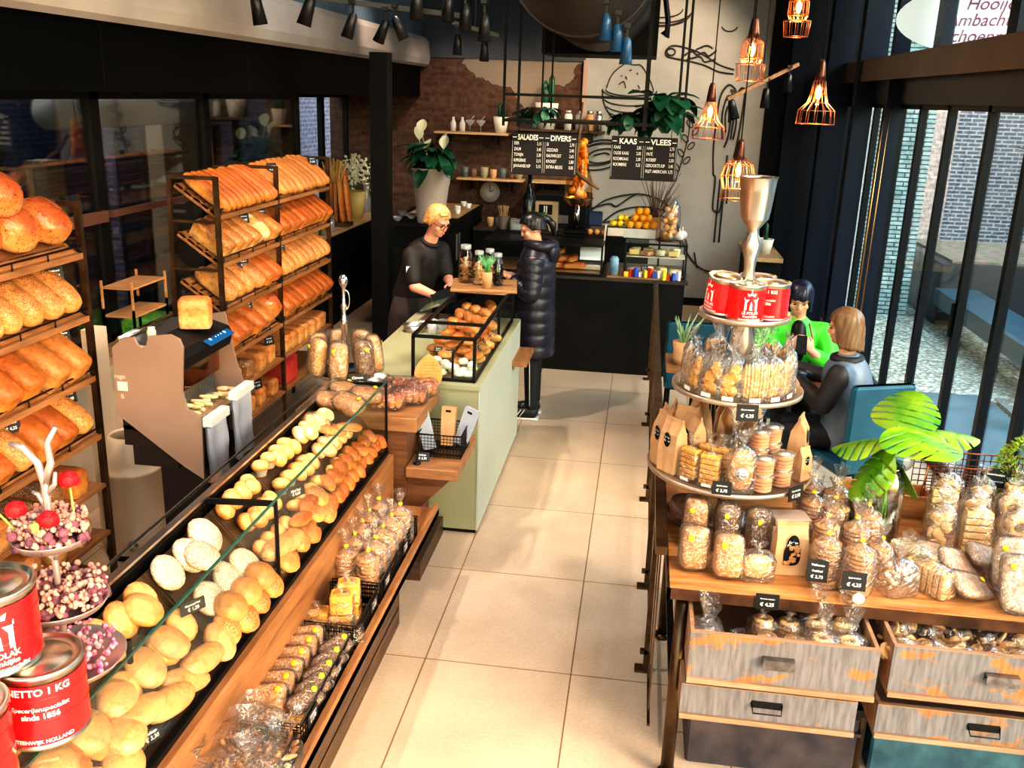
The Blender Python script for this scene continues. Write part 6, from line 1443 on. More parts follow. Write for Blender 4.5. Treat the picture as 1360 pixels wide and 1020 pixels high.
# ---- seated in green jacket, facing the room
T=thing('person','person with black hair in a bright green jacket seated facing the room, holding a phone','person',(0,0,0))
gx,gy=1.15,6.82; hc=Vector((gx-.01,gy-.06,1.29)); fd=Vector((-.12,-.93,-.33)); b=MB(); S=head(b,hc,fd,(0,0,1),1.02)
limb(b,[(gx,gy-.0,1.09),(gx,gy-.03,1.22)],[.056,.052]); limb(b,[(gx,gy+.06,.55),(gx,gy+.03,.8),(gx,gy,1.0),(gx,gy,1.09)],[.15,.13,.13,.07])
hL=(gx+.07,gy-.30,.97); hR=(gx-.09,gy-.30,.97)
limb(b,[(gx+.19,gy,1.03),(gx+.24,gy-.13,.82),hL],[.052,.043,.028]); hand(b,hL,(-.35,-.2,.5),(.3,-.8,.3),1,.8,-1)
limb(b,[(gx-.19,gy,1.03),(gx-.24,gy-.13,.82),hR],[.052,.043,.028]); hand(b,hR,(.35,-.2,.5),(-.3,-.8,.3),1,.8,1)
for s_ in (-.1,.1): limb(b,[(gx+s_,gy+.02,.56),(gx+s_,gy-.40,.55),(gx+s_,gy-.40,.10)],[.08,.06,.042]); limb(b,[(gx+s_,gy-.40,.05),(gx+s_,gy-.56,.045)],[.042,.035])
link('body',remesh(b,'body',SKIN),T); faceparts(T,S)
GJ=mat('jacket_green',(.03,.50,.02),(.10,.68,.05),scale=4,rough=.5,bump=.4,bscale=9)
c=MB(); limb(c,[(gx,gy+.06,.60),(gx,gy+.03,.8),(gx,gy+.01,.98),(gx,gy+.01,1.06)],[.17,.165,.165,.11]); limb(c,[(gx-.17,gy,1.03),(gx+.17,gy,1.03)],[.088,.088])
for s_,h in ((1,hL),(-1,hR)): limb(c,[(gx+s_*.19,gy,1.03),(gx+s_*.25,gy-.13,.83),(h[0]+s_*.03,h[1]+.06,h[2]-.04)],[.088,.075,.052])
link('jacket',remesh(c,'jacket',GJ,.012,8),T)
part('shirt',MB().blob((gx,gy-.095,.97),(.13,.16,.34),16,12,.9),BLACK,T); part('trim',MB().tube([(gx+.07,gy-.09,1.12),(gx+.10,gy-.165,1.0),(gx+.085,gy-.18,.82)],.006,5),mat('jacket_trim',(.25,.05,.02)),T)
c=MB(); haircap(c,S,7,.030,-.10,-.13,flare=1.05); part('hair',c,mat('hair_blueblack',(.006,.008,.02),(.02,.02,.05),scale=30,rough=.35),T)
c=MB()
for s_ in (-.1,.1): limb(c,[(gx+s_,gy+.04,.56),(gx+s_,gy-.40,.55),(gx+s_,gy-.40,.13)],[.095,.072,.055])
link('trousers',remesh(c,'trousers',MATS['leggings'],.014,4),T)
solo('phone',MB().rbox(-.035,.035,-.005,.005,-.065,.065,.003),BLACK,'dark phone held upright in both hands of the person in green','phone',loc=(gx-.015,gy-.38,1.03),rot=(R(-20),0,R(-5)))
# ---- seated with brown bob hair, seen from behind
T=thing('person','person with a light brown bob and grey blue jacket seated with their back to us','person',(0,0,0))
wx,wy=1.36,6.02; hc=Vector((1.315,6.03,1.265)); fd=Vector((-.92,.36,-.12)); b=MB(); S=head(b,hc,fd,(0,0,1),1.0)
limb(b,[(wx,wy,1.05),(1.33,wy+.01,1.19)],[.056,.05]); limb(b,[(wx+.05,wy-.05,.55),(wx+.03,wy-.03,.8),(wx,wy,.97),(wx,wy,1.05)],[.15,.13,.13,.07])
hL=(1.02,6.12,.90); hR=(1.08,6.38,.90)
limb(b,[(wx-.08,wy-.17,.99),(wx-.16,wy-.18,.80),hL],[.052,.043,.028]); hand(b,hL,(-1,.25,0),(0,0,1),1,.5,-1)
limb(b,[(wx+.08,wy+.17,.99),(wx+.0,wy+.26,.84),hR],[.052,.043,.028]); hand(b,hR,(-1,.1,0),(0,0,1),1,.5,1)
for s_ in (-.1,.1): limb(b,[(wx+.04,wy+s_,.56),(wx-.30,wy+.08+s_,.55),(wx-.30,wy+.08+s_,.10)],[.08,.06,.042]); limb(b,[(wx-.30,wy+.08+s_,.05),(wx-.42,wy+.1+s_,.045)],[.042,.035])
link('body',remesh(b,'body',SKIN),T); faceparts(T,S)
c=MB(); limb(c,[(wx+.05,wy-.05,.58),(wx+.03,wy-.03,.8),(wx,wy,.95),(wx,wy,1.02)],[.175,.165,.155,.10]); limb(c,[(wx-.07,wy-.16,.99),(wx+.07,wy+.16,.99)],[.08,.08])
link('jacket',remesh(c,'jacket',mat('jacket_greyblue',(.06,.09,.13),(.16,.20,.25),scale=3,rough=.45,bump=.4,bscale=9),.012,8),T)
c=MB(); limb(c,[(wx-.08,wy-.17,.99),(wx-.16,wy-.19,.80),(1.07,6.11,.885)],[.078,.064,.05]); limb(c,[(wx+.08,wy+.17,.99),(wx+.0,wy+.26,.84),(1.13,6.38,.885)],[.078,.064,.05])
link('sleeves',remesh(c,'sleeves',mat('sleeve_dark',(.02,.015,.015),rough=.6),.012,6),T)
part('collar',MB().torus((wx-.01,wy,1.06),.075,.032,20,8),MATS['sleeve_dark'],T)
c=MB(); haircap(c,S,9,.05,-.125,-.155,flare=1.06); part('hair',c,mat('hair_brown',(.16,.085,.04),(.26,.15,.08),scale=60,rough=.4,stretch=(1,1,.1)),T)
c=MB()
for s_ in (-.1,.1): limb(c,[(wx+.05,wy+s_,.56),(wx-.30,wy+.08+s_,.55),(wx-.30,wy+.08+s_,.13)],[.095,.072,.055])
link('trousers',remesh(c,'trousers',MATS['leggings'],.014,4),T)
# ================= cafe furniture =================
TEAL=mat('teal_leather',(.01,.07,.11),(.02,.10,.15),scale=5,rough=.4)
def cafechair(label,x,y,rz,back=.98,seat=.47):
    t=thing('cafe_chair',label,'chair',(x,y,0),(0,0,rz)); part('seat',MB().rbox(-.22,.22,-.22,.22,seat-.07,seat,.02),TEAL,t); part('backrest',MB().rbox(-.22,.22,-.25,-.20,seat-.05,back,.02),TEAL,t)
    for a,b_ in ((-.19,-.19),(.19,-.19),(-.19,.19),(.19,.19)): part('leg',MB().cyl((a,b_,0),(a*.95,b_*.95,seat-.07),.014,8),BLACK,t)
cafechair('teal leather chair under the person with the brown bob',1.43,5.90,R(22),1.0)
cafechair('teal leather chair under the person in the green jacket',1.15,6.90,R(180),.9)
def cafetable(label,x,y,w,d,h):
    t=thing('cafe_table',label,'table',(x,y,0)); part('tabletop',MB().rbox(-w/2,w/2,-d/2,d/2,h-.035,h,.004),WALNUTT,t); part('pedestal',MB().cyl((0,0,.02),(0,0,h-.035),.03,12),BLACK,t); part('base',MB().lathe([(.2,0),(.2,.015),(.04,.03)],24),BLACK,t)
cafetable('walnut cafe table between the two seated people',1.06,6.36,.52,.52,.82)
cafetable('small walnut table beside the railing with an aloe',.48,6.95,.46,.46,.72)
cafechair('dark teal chair behind the small aloe table',.48,7.45,R(180),.86)
cafechair('dark teal chair right of the small aloe table',.92,7.55,R(170),.86)
CUPB=mat('cup_slate',(.03,.06,.09),rough=.3)
for i,(x,y) in enumerate(((1.12,6.26),(1.20,6.33))):
    t=thing('coffee_cup','slate blue coffee cup with milky coffee, %s on the cafe table'%('left' if i==0 else 'right'),'cup',(x,y,.821)); part('cup',MB().lathe([(.025,0),(.042,.03),(.045,.07),(.041,.07),(.038,.03),(.02,.006)],20,None,True,False),CUPB,t); part('coffee',MB().lathe([(.039,.058),(.001,.058)],18,None,True,False),mat('coffee',(.45,.30,.2),rough=.4),t)
solo('serving_board',MB().rbox(-.12,.12,-.06,.06,0,.015,.004),SHW,'pale serving board on the near edge of the cafe table','board',loc=(1.03,6.18,.821))
al=thing('potted_aloe','aloe in a crumpled brown paper pot on the small table by the railing','potted plant',(.36,6.88,.721)); part('pot',MB().lathe([(.055,0),(.07,.05),(.062,.10),(.075,.17),(.066,.17)],14),KRAFT,al)
m=MB(); q=random.Random(4)
for i in range(14):
    a=i*2.4; L=q.uniform(.12,.24); e=q.uniform(.2,.9); m.tube([(.01*cos(a),.01*sin(a),.14),(L*.5*cos(a)*e,L*.5*sin(a)*e,.14+L*.6),(L*cos(a)*e,L*sin(a)*e,.14+L)],[.012,.009,.002],5)
part('leaves',m,mat('aloe',(.16,.28,.14),(.30,.42,.24),scale=12,rough=.5),al)
# ================= railing =================
RLX=.165
rl=thing('steel_railing','long bronze steel handrail and balusters left of the cookie table','railing',(0,0,0))
m=MB().bar((RLX,3.35,.93),(RLX,8.9,.93),.045,.035); part('handrail',m,BRONZE,rl)
for y in (3.95,4.75,5.95,7.5,8.85):
    m=MB(); m.bar((RLX,y,0),(RLX,y,.92),.022); m.box(RLX-.05,RLX+.03,y-.03,y+.03,0,.012); m.bar((RLX-.03,y,.10),(RLX+.01,y,.10),.022)
    part('post',m,BRONZE,rl)
m=MB()
for i in range(24):
    y=3.5+i*.22; m.bar((RLX+.01,y,.10),(RLX+.01,y+.10,.90),.007)
m.bar((RLX+.01,3.4,.10),(RLX+.01,8.85,.10),.012)
part('balusters',m,BRONZE,rl)
# ================= table with drawers =================
TX0,TX1,TY0,TY1,TZ=.19,2.12,3.19,4.30,.86
tb_=thing('display_table','heavy rustic work table with orange wood top, dark steel edge and round steel legs','table',(0,0,0))
PINE=wood('worn_pine',(.22,.085,.025),(.60,.29,.11),5,'x',.35,.15); RUST=mat('rusty_edge',(.05,.022,.012),(.14,.06,.03),scale=9,rough=.45,metal=.4)
part('tabletop',MB().box(TX0+.01,TX1,TY0+.01,TY1,TZ-.035,TZ),PINE,tb_)
part('edge',MB().box(TX0,TX1+.01,TY0,TY0+.014,TZ-.045,TZ-.004).box(TX0,TX0+.014,TY0,TY1,TZ-.045,TZ-.004).box(TX0,TX1+.01,TY1-.012,TY1,TZ-.045,TZ-.004),RUST,tb_)
LEGM=mat('bronze_tube',(.16,.10,.05),(.09,.055,.03),scale=10,rough=.35,metal=.9)
for x,y in ((.255,3.23),(1.0,3.36),(2.08,3.23),(.25,4.26),(2.08,4.26)):
    part('leg',MB().cyl((x,y,0),(x,y,TZ-.07),.026,14).cyl((x,y,0),(x,y,.02),.04,14),LEGM,tb_)
part('drawer_rail',MB().box(.25,2.08,3.30,3.34,.32,.35).box(.25,2.08,4.2,4.24,.32,.35).box(.24,.27,3.3,4.24,.32,.35).box(.98,1.02,3.36,4.24,.32,.35),BLACK,tb_)
def distressed():
    m,t,out=nt('distressed_paint'); b=N(t,'BsdfPrincipled',Roughness=.55); t.links.new(b.outputs[0],out.inputs[0])
    v=mapped(t,'Object',(.6,1,1.2)); n1=N(t,'TexNoise',Scale=8,Detail=8,Roughness=.65); t.links.new(v,n1.inputs['Vector'])
    v2=mapped(t,'Object',(1,1,.12)); n2=N(t,'TexNoise',Scale=70,Detail=4); t.links.new(v2,n2.inputs['Vector'])
    paint=ramp(t,n2.outputs['Fac'],[(.35,(.125,.11,.108)),(.65,(.20,.178,.175))]); wd=ramp(t,n2.outputs['Fac'],[(.3,(.26,.10,.03)),(.7,(.40,.19,.07))])
    f=ramp(t,n1.outputs['Fac'],[(.56,(0,0,0)),(.60,(1,1,1))]); t.links.new(mixc(t,f,paint,wd),b.inputs['Base Color'])
    bp=N(t,'Bump',Strength=.3,Distance=.004); t.links.new(n2.outputs['Fac'],bp.inputs['Height']); t.links.new(bp.outputs[0],b.inputs['Normal'])
    return m
DP=distressed(); RAW=wood('drawer_rim',(.24,.13,.07),(.38,.23,.14),6,'x')
def drawer(label,x0,x1,y0,y1,z0,z1,hx,dark=False):
    t=thing('cookie_crate',label,'drawer',(0,0,0)); th=.014
    part('front',MB().box(x0,x1,y0,y0+th,z0+.02,z1),DP,t)
    part('side',MB().box(x0,x0+th,y0+th,y1,z0+.02,z1).box(x1-th,x1,y0+th,y1,z0+.02,z1).box(x0,x1,y1-th,y1,z0+.02,z1-.02),RAW,t)
    part('bottom',MB().box(x0,x1,y0-.012,y1,z0,z0+.02),RAW,t)
    part('rim',MB().box(x0,x1,y0-.002,y0+th+.002,z1,z1+.003),RAW,t)
    h=MB(); w=.055; z=(z0+z1)/2+.01
    h.box(hx-w,hx+w,y0-.004,y0,z-.008,z+.024); h.box(hx-w,hx+w,y0-.026,y0-.002,z+.018,z+.024); h.box(hx-w,hx+w,y0-.028,y0-.024,z-.014,z+.022)
    if dark:
        h=MB(); h.box(hx-w,hx+w,y0-.003,y0,z-.006,z+.022); h.tube([(hx-w,y0,z+.014),(hx-w+.005,y0-.028,z-.012),(hx+w-.005,y0-.028,z-.012),(hx+w,y0,z+.014)],.003,6)
    part('handle',h,BLACK if dark else mat('handle_steel',(.16,.14,.13),(.30,.27,.25),scale=30,rough=.3,metal=.9),t)
    return t
drawer('upper left distressed grey drawer pulled out, holding cookies',.275,.925,3.0,3.6,.60,.80,.585)
drawer('upper right distressed grey drawer pulled out, holding cookies',.975,1.95,3.03,3.7,.61,.81,1.34)
drawer('lower left distressed grey drawer almost closed',.265,.89,3.045,3.8,.415,.555,.575,True)
drawer('lower right distressed blue grey drawer almost closed',.97,1.98,3.08,3.8,.40,.535,1.34,True)
solo('metal_chest',MB().rbox(-.33,.33,-.3,.3,0,.30,.01).box(-.34,.34,-.31,.31,.22,.235),mat('chest_dark',(.02,.018,.025),(.07,.05,.05),scale=7,rough=.5),'dark worn metal chest on the floor under the left drawers','chest',loc=(.66,3.62,0))
solo('metal_chest',MB().rbox(-.43,.43,-.3,.3,0,.28,.01).box(-.44,.44,-.31,.31,.2,.215),mat('chest_teal',(.02,.06,.08),(.06,.14,.16),scale=7,rough=.5),'teal worn metal chest on the floor under the right drawers','chest',loc=(1.50,3.70,0))
# drawer contents
RNG=cookies(4,.045,.016,B_COOKIE,31,(.01,.01,.05),'ring')
def ringpack():
    m=MB()
    for i in range(5): m.torus((0,0,.011+.019*i),.026,.0125,18,8,None,.8)
    return m.mesh('ring_cookies',B_COOKIE)
RP=ringpack(); RB=bagmesh(.10,.10,.10,7,.03,.6); RB2=bagmesh(.13,.12,.12,8,.09,.4)
k=0
for i in range(4):
    for j in range(2):
        k+=1
        big=i>=2; place([('ring_cookies',RP),('clear_bag',RB2 if big else RB)],'cookie_bag','clear bag of stacked ring cookies, %s in the upper left drawer'%NTH[k-1],'bag of cookies',(.555+.095*i,3.09+.13*j,.665+(.02 if big else 0)),(0,0,k),'ring cookie bags in the upper left drawer')
solo('drawer_liner',MB().box(.50,.91,3.02,3.3,.621,.664),KRAFT,'brown paper bedding under the ring cookies in the drawer','paper')
t=place([('tray',MB().rbox(-.06,.06,-.05,.05,0,.05,.004).mesh('tray',MATTE)),('cookies',CK['nuts'][0]),('clear_wrap',RB2)],'cookie_bag','clear bag of dark sweets behind in the left drawer','bag of cookies',(.35,3.12,.63))
t=place([('foil',MB().blob((0,0,.03),(.13,.11,.05),12,8,.6,0,.25,3).mesh('foil',CHROME)),('clear_wrap',RB2)],'foil_pack','shiny foil pack in the near left corner of the left drawer','pack',(.34,3.14,.66))
place([('box',MB().rbox(-.06,.06,-.05,.05,0,.08,.003).mesh('box',MATTE)),('window',MB().box(-.05,.05,-.0515,-.0505,.02,.07).mesh('window',B_COOKIE)),('clear_wrap',RB)],'gift_box','dark gift box with a cookie window in the left drawer','box',(.45,3.10,.625),(0,0,.1))
k=0
for i in range(9):
    for j in range(2):
        k+=1
        place([('cookies',CK['nuts' if i%2 else 'disc'][j]),('clear_bag',RB)],'cookie_bag','clear bag of brown cookies, %s in the upper right drawer'%NTH[k-1],'bag of cookies',(1.035+.098*i,3.12+.13*j,.69),(0,0,k*.7),'cookie bags in the upper right drawer')
solo('drawer_liner',MB().box(.99,1.93,3.05,3.4,.631,.689),KRAFT,'brown paper bedding under cookies in the right drawer','paper')
# ================= silver tier stand =================
SX,SY=.44,3.86
st=thing('tier_stand','tall silver three tier stand topped by a trophy cup, on the wooden table','tiered stand',(SX,SY,TZ))
CHR=mat('champagne_silver',(.74,.58,.40),(.66,.60,.56),scale=3,rough=.3,metal=1)
def tray(r,z): return MB().lathe([(r*.15,z-.02),(r*.9,z-.014),(r,z-.006),(r*1.005,z+.012),(r*.985,z+.013),(r*.96,z),(.001,z)],56)
TRM=mat('tray_champagne',(.58,.45,.33),(.50,.42,.34),scale=4,rough=.38,metal=.75)
for r,z in ((.345,.245),(.268,.60),(.185,.91)): part('tray',tray(r,z),TRM,st)
m=MB().lathe([(.12,0),(.12,.012),(.05,.03),(.03,.08),(.045,.14),(.03,.2),(.045,.245),(.03,.28),(.022,.34),(.034,.42),(.05,.46),(.034,.52),(.045,.60),(.03,.64),(.024,.70),(.05,.80),(.035,.86),(.045,.91),(.03,.95),(.022,1.0),(.03,1.04),(.022,1.10),(.026,1.14),(.042,1.20),(.024,1.235),(.022,1.26),(.052,1.30),(.058,1.33)],28); part('stem',m,CHR,st)
m=MB().lathe([(.054,1.30),(.060,1.34),(.066,1.40),(.072,1.46),(.076,1.465),(.072,1.46),(.055,1.33),(.001,1.32)],32,None,True,False); part('cup',m,CHR,st)
for i,(a,l,rz) in enumerate(((-95,'red spice tin with emblem showing, front middle of the top tier',8),(-170,'red spice tin tilted at the left of the top tier',-60),(-22,'red spice tin showing NETTO 1 KG, right side of the top tier',150),(60,'red spice tin at the back of the top tier',120))):
    x,y=SX+.098*cos(R(a)),SY+.098*sin(R(a)); tilt=(0,R(7),0) if i==1 else (0,0,0)
    place(TIN,'spice_tin',l,'tin',(x,y,TZ+.912+(.012 if i==1 else 0)),Euler((tilt[0],tilt[1],R(rz))),None,.93)
# second tier: bags of biscuits standing in a circle
def windowpack(w,d,h,m_,seed,kind):
    q=random.Random(seed); c=MB()
    if kind=='stick':
        for i in range(7):
            x=-w*.38+w*.76*i/6
            for z in (h*.04,): c.blob((x,q.uniform(-.004,.004),h*.42),(w*.12,d*.5,h*.75),8,8,.8,0,.08,i)
    elif kind=='slice':
        for i in range(6):
            z=.012+h*.80*i/6; c.rbox(-w*.40,w*.40,-d*.35,d*.35,z,z+h*.11,.003); 
    elif kind=='ring':
        for i in range(2):
            for k in range(3): c.torus((0,0,0),w*.24,w*.10,16,8,Matrix.Translation((0,-d*.25+d*.25*k,h*.24+h*.36*i))@Matrix.Rotation(pi/2,4,'X'))
    else:
        for i in range(14): c.lathe([(w*.18,-.005),(w*.21,0),(w*.18,.005),(.001,.004)],12,Matrix.Translation((q.uniform(-w*.22,w*.22),q.uniform(-d*.12,d*.12),h*.08+h*.6*i/14))@Euler((pi/2+q.uniform(-.6,.6),q.uniform(-.6,.6),0)).to_matrix().to_4x4())
    s=MB().box(-w*.22,w*.22,-d*.56,-d*.555,h*.03,h*.12)
    return [('cookies',c.mesh('cookies',m_)),('clear_bag',bagmesh(w,d,h*.9,seed,.04,.6)),('paper_label',s.mesh('paper_label',PAPER))]
OBAR=mat('orange_biscuit_bar',(.70,.32,.08),(.85,.50,.20),scale=16,rough=.5,bump=.4,bscale=40)
WPa=windowpack(.10,.06,.20,B_CAKE,1,'disc'); WPb=windowpack(.10,.055,.20,OBAR,2,'stick')
ang=[-205,-178,-152,-126,-104,-78,-56,-34,-12,15,45,80,115]
for i,a in enumerate(ang):
    x,y=SX+.205*cos(R(a)),SY+.205*sin(R(a))
    place(WPa if i<5 else WPb,'biscuit_bag','clear bag of %s, %s clockwise on the second tier'%('round yellow biscuits' if i<5 else 'orange biscuit sticks',NTH[i]),'bag of biscuits',(x,y,TZ+.602),Euler((0,0,R(a)+pi/2)),'biscuit bags round the second tier')
# dark seal tufts inside
for i in range(6):
    a=R(60*i+10); place([(None,bagmesh(.11,.10,.17,20+i,.09,.4))],'sealed_bag','crinkled empty topped clear bag, %s inside the second tier'%NTH[i],'bag',(SX+.095*cos(a),SY+.095*sin(a),TZ+.602),(0,0,a),'crinkled bags inside the second tier')
card((SX+.02,SY-.275,TZ+.545),R(4),-.05,.085,.068,lines=('Zoute koekjes','\u20ac 4,25'),lab='black price card hanging on the rim of the second tier')
# third tier
def paperbag(w,d,h,seed=0):
    q=random.Random(seed); m=MB(); rings=[]; v=[];f=[]
    prof=[(1,0,1),(1.02,.02,1),(1.04,.4,1.02),(1.0,.72,.85),(.98,.86,.35),(.98,.93,.12),(.98,1.0,.10)]
    for s,z,dd in prof:
        for (x,y) in ((-.5,-.5),(-.25,-.5),(0,-.5),(.25,-.5),(.5,-.5),(.5,0),(.5,.5),(.25,.5),(0,.5),(-.25,.5),(-.5,.5),(-.5,0)):
            jx=noise.noise(Vector((x*5+seed,y*5,z*4)))*.06; v.append(((x*s+jx)*w,(y*dd+jx)*d,z*h))
    n=12
    for k in range(len(prof)-1):
        for i in range(n): j=(i+1)%n; f.append((k*n+i,k*n+j,(k+1)*n+j,(k+1)*n+i))
    f.append(tuple(range(n-1,-1,-1))); f.append(tuple(6*n+i for i in range(n)))
    m.add(v,f); 
    L=MB(); L.lathe([(.001,0),(.24*w,0),(.001,.001)],20,Matrix.Translation((0,-d*.535,h*.62))@Matrix.Rotation(pi/2,4,'X')@Matrix.Diagonal((.8,1.4,1,1)))
    T=MB(); tb(T,'Echte',0,h*.66,w*.13,-d*.545,.02); tb(T,'Bakker',0,h*.60,w*.13,-d*.545,.02)
    return [('bag',m.mesh('bag',KRAFT)),('round_label',L.mesh('round_label',MATTE),[('lettering',T.mesh('lettering',PAPER))])]
PB=[paperbag(.095,.07,.235,s) for s in range(2)]
for i,(a,rr_) in enumerate(((-207,.27),(-190,.28),(-172,.285),(-156,.27),(-215,.17),(-165,.17))):
    x,y=SX+rr_*cos(R(a)),SY+rr_*sin(R(a))
    place(PB[i%2],'paper_bag','tall brown kraft paper bag, %s at the left of the third tier'%NTH[i],'paper bag',(x,y,TZ+.247),Euler((0,0,R(a)+pi/2+R(20))),'kraft bags on the left of the third tier')
place(PB[0],'paper_bag','brown kraft paper bag at the right rear of the third tier','paper bag',(SX+.29,SY+.06,TZ+.247),(0,0,R(70)))
place(PB[1],'paper_bag','brown kraft paper bag standing at the far right rim of the third tier','paper bag',(SX+.29,SY-.09,TZ+.247),(0,0,R(40)),None,.62)
for i,a in enumerate((95,130,160,60)):
    place(PB[i%2],'paper_bag','brown kraft paper bag in the shadowed back of the third tier, %s'%NTH[i],'paper bag',(SX+.2*cos(R(a)),SY+.2*sin(R(a)),TZ+.247),(0,0,R(a)),'kraft bags at the back of the third tier')
WS=windowpack(.095,.06,.16,B_CAKE,5,'slice')
for i,a in enumerate((-132,-112,-126,-106)):
    r_=.26 if i<2 else .17; place(WS,'toast_bag','clear bag of yellow ridged toasts, %s at the front left of the third tier'%NTH[i],'bag of biscuits',(SX+r_*cos(R(a)),SY+r_*sin(R(a)),TZ+.247),Euler((0,0,R(a)+pi/2)),'bags of yellow toasts on the third tier')
c=MB().blob((0,0,.09),(.10,.06,.17),14,10,.8,0,.08,3); lb=MB().lathe([(.001,0),(.026,0),(.001,.001)],20,Matrix.Translation((0,-.036,.085))@Matrix.Rotation(pi/2,4,'X')); lt=MB(); tb(lt,'Echte',0,.09,.014,-.0375); tb(lt,'Bakker',0,.077,.014,-.0375)
place([('cake',c.mesh('cake',B_COOKB)),('clear_bag',bagmesh(.12,.075,.19,9,.05,.5)),('round_label',lb.mesh('round_label',PAPER),[('lettering',lt.mesh('lettering',MATTE))]),('yellow_tie',tie(.14))],'cake_bag','clear bag of brown cake with a round white label, front middle of the third tier','bag of cake',(SX+.02,SY-.275,TZ+.25),(0,0,R(2)))
cu=MB().lathe([(.040,0),(.046,.062),(.049,.066),(.049,.07),(.001,.0705)],26,None,True,False); cb_=MB()
for i in range(4): cb_.lathe([(.036,.004+.014*i),(.041,.008+.014*i),(.040,.014+.014*i),(.001,.015+.014*i)],22)
tp=MB().lathe([(.001,.067),(.028,.0665),(.001,.068)],20)
CUP=[('plastic_cup',cu.mesh('plastic_cup',film('tub',(.97,.97,.97),.15,.05,haze=.08))),('cookies',cb_.mesh('cookies',mat('gingernut',(.62,.27,.12),(.75,.38,.18),scale=20,rough=.6,bump=.4))),('cream_top',tp.mesh('cream_top',TINW))]
k=0
for (a,r_) in ((-66,.27),(-42,.26),(-54,.165),(-20,.165)):
    for z in ((0,.072) if r_>.2 else (0,.072,.144)):
        k+=1; place(CUP,'biscuit_tub','clear tub of brown biscuits, %s in the stacks at the right of the third tier'%NTH[k-1],'tub',(SX+r_*cos(R(a)),SY+r_*sin(R(a)),TZ+.247+z),(0,0,0),'stacked biscuit tubs on the third tier')
place([(None,bagmesh(.14,.12,.18,41,.10,.3))],'sealed_bag','crinkled clear bag in the middle of the third tier','bag',(SX+.0,SY-.10,TZ+.247))
place([(None,bagmesh(.14,.12,.18,42,.10,.3))],'sealed_bag','crinkled clear bag right of the stem on the third tier','bag',(SX+.12,SY+.08,TZ+.247))
card((SX-.055,SY-.345,TZ+.255),R(-4),-.05,.075,.055,lines=('Speltkoekjes','\u20ac 3,75'),lab='black price card before the yellow toasts on the third tier')
card((SX+.245,SY-.265,TZ+.225),R(42),-.05,.085,.06,lines=('Boterkoekjes','\u20ac 2,95'),lab='black price card at the right rim of the third tier')
# ---------- on the table, front row
CKP=slabpack(.145,.095,.06,B_NUT,11)
for i,(x,y,l) in enumerate(((.285,3.40,'leftmost'),(.415,3.36,'second'))):
    place(CKP,'wrapped_nut_loaf','upright wrapped almond loaf with a yellow sticker, %s on the table front'%l,'bread',(x,y,TZ+.085),UP(.12-i*.1,.15),None,1.15)
rc=MB().blob((0,0,.05),(.12,.05,.10),14,10,.9,.1,.08,6)
place([('cake',rc.mesh('cake',B_NUT)),('clear_bag',bagmesh(.14,.08,.12,12,.02,.6))],'wrapped_nut_loaf','rounded wrapped almond loaf lying third from the left on the table front','bread',(.525,3.33,TZ+.002),(0,0,.1))
for i,(x,y) in enumerate(((.30,3.60),(.42,3.57),(.53,3.54))):
    place(NL if i==0 else ND,'wrapped_nut_loaf','dark wrapped loaf in the shadow under the third tier, %s'%NTH[i],'bread',(x,y,TZ+.105),UP(.2*i,.1),'dark wrapped loaves under the third tier')
place([(None,MB().lathe([(.08,0),(.09,.05),(.07,.10),(.001,.11)],20).mesh('loaf',B_RYE))],'dark_cake','round dark cake standing on the left rear of the table','cake',(.28,3.80,TZ))
bb=paperbag(.12,.075,.21,4)
wn=MB().blob((0,-.0405,.085),(.065,.004,.085),14,8,.7); wc=MB(); q=random.Random(2)
for i in range(22): wc.blob((q.uniform(-.026,.026),-.043,.085+q.uniform(-.035,.035)),(.018,.008,.014),7,5,1,0,.2,i)
bb=bb+[('window',wn.mesh('window',MATTE)),('cookies',wc.mesh('cookies',B_COOKB))]
place(bb,'paper_bag','upright brown paper bag with a window of oat cookies on the table front','paper bag',(.655,3.42,TZ+.001),(0,0,R(6)))
PBL=mat('paper_slabs',(.42,.30,.24),(.55,.42,.34),scale=6,rough=.7)
for i in range(5): solo('paper_packet',MB().rbox(-.075,.075,-.05,.05,0,.028,.004),PBL,'flat grey brown paper packet, %s of the pile under the third tier rim'%NTH[i],'packet',group='pile of paper packets on the table',loc=(.66+.004*i,3.62,TZ+.002+.03*i),rot=(0,0,.05*i))
TWL=[tower(11,.052,.0165,B_COOKB,s) for s in range(3)]; TWB=[bagmesh(.118,.118,.21,s+30,.08) for s in range(3)]; TT2=tie(.225)
TPOS=[(.775,3.34),(.885,3.30),(.985,3.40),(.80,3.50),(.91,3.50),(.86,3.66),(.98,3.62),(.78,3.70),(.90,3.82),(.80,3.88),(1.0,3.78)]
for i,(x,y) in enumerate(TPOS):
    place([('biscuit_stack',TWL[i%3]),('clear_bag',TWB[i%3]),('yellow_tie',TT2)],'biscuit_bag','tall clear bag of stacked brown waffles, %s from the front on the table'%NTH[i],'bag of biscuits',(x,y,TZ+.001),(0,0,i*.8),'waffle bags beside the tier stand',.82 if i in (2,) else (.95 if i<5 else 1.0))
card((.735,3.265,TZ+.045),R(-6),-.12,.075,.085,lines=('Volkoren','fruitbol','\u20ac 2,75'),lab='black price card on the first waffle bag')
card((.855,3.205,TZ+.055),R(-3),-.12,.085,.07,lines=('Spelt fruitbol','\u20ac 4,25'),lab='black price card on the second waffle bag')
card((.555,3.185,TZ-.045),0,-.02,.085,.062,lines=('Vruchten koeken','\u20ac 4,25'),lab='black price card clipped to the steel table edge')
solo('glass_stopper',MB().lathe([(.001,-.004),(.020,-.004),(.022,.004),(.014,.006),(.001,.003)],20,Matrix.Rotation(pi/2,4,'X')),TINW,'small round white tag on the front waffle bag','tag',loc=(.875,3.195,TZ+.03))
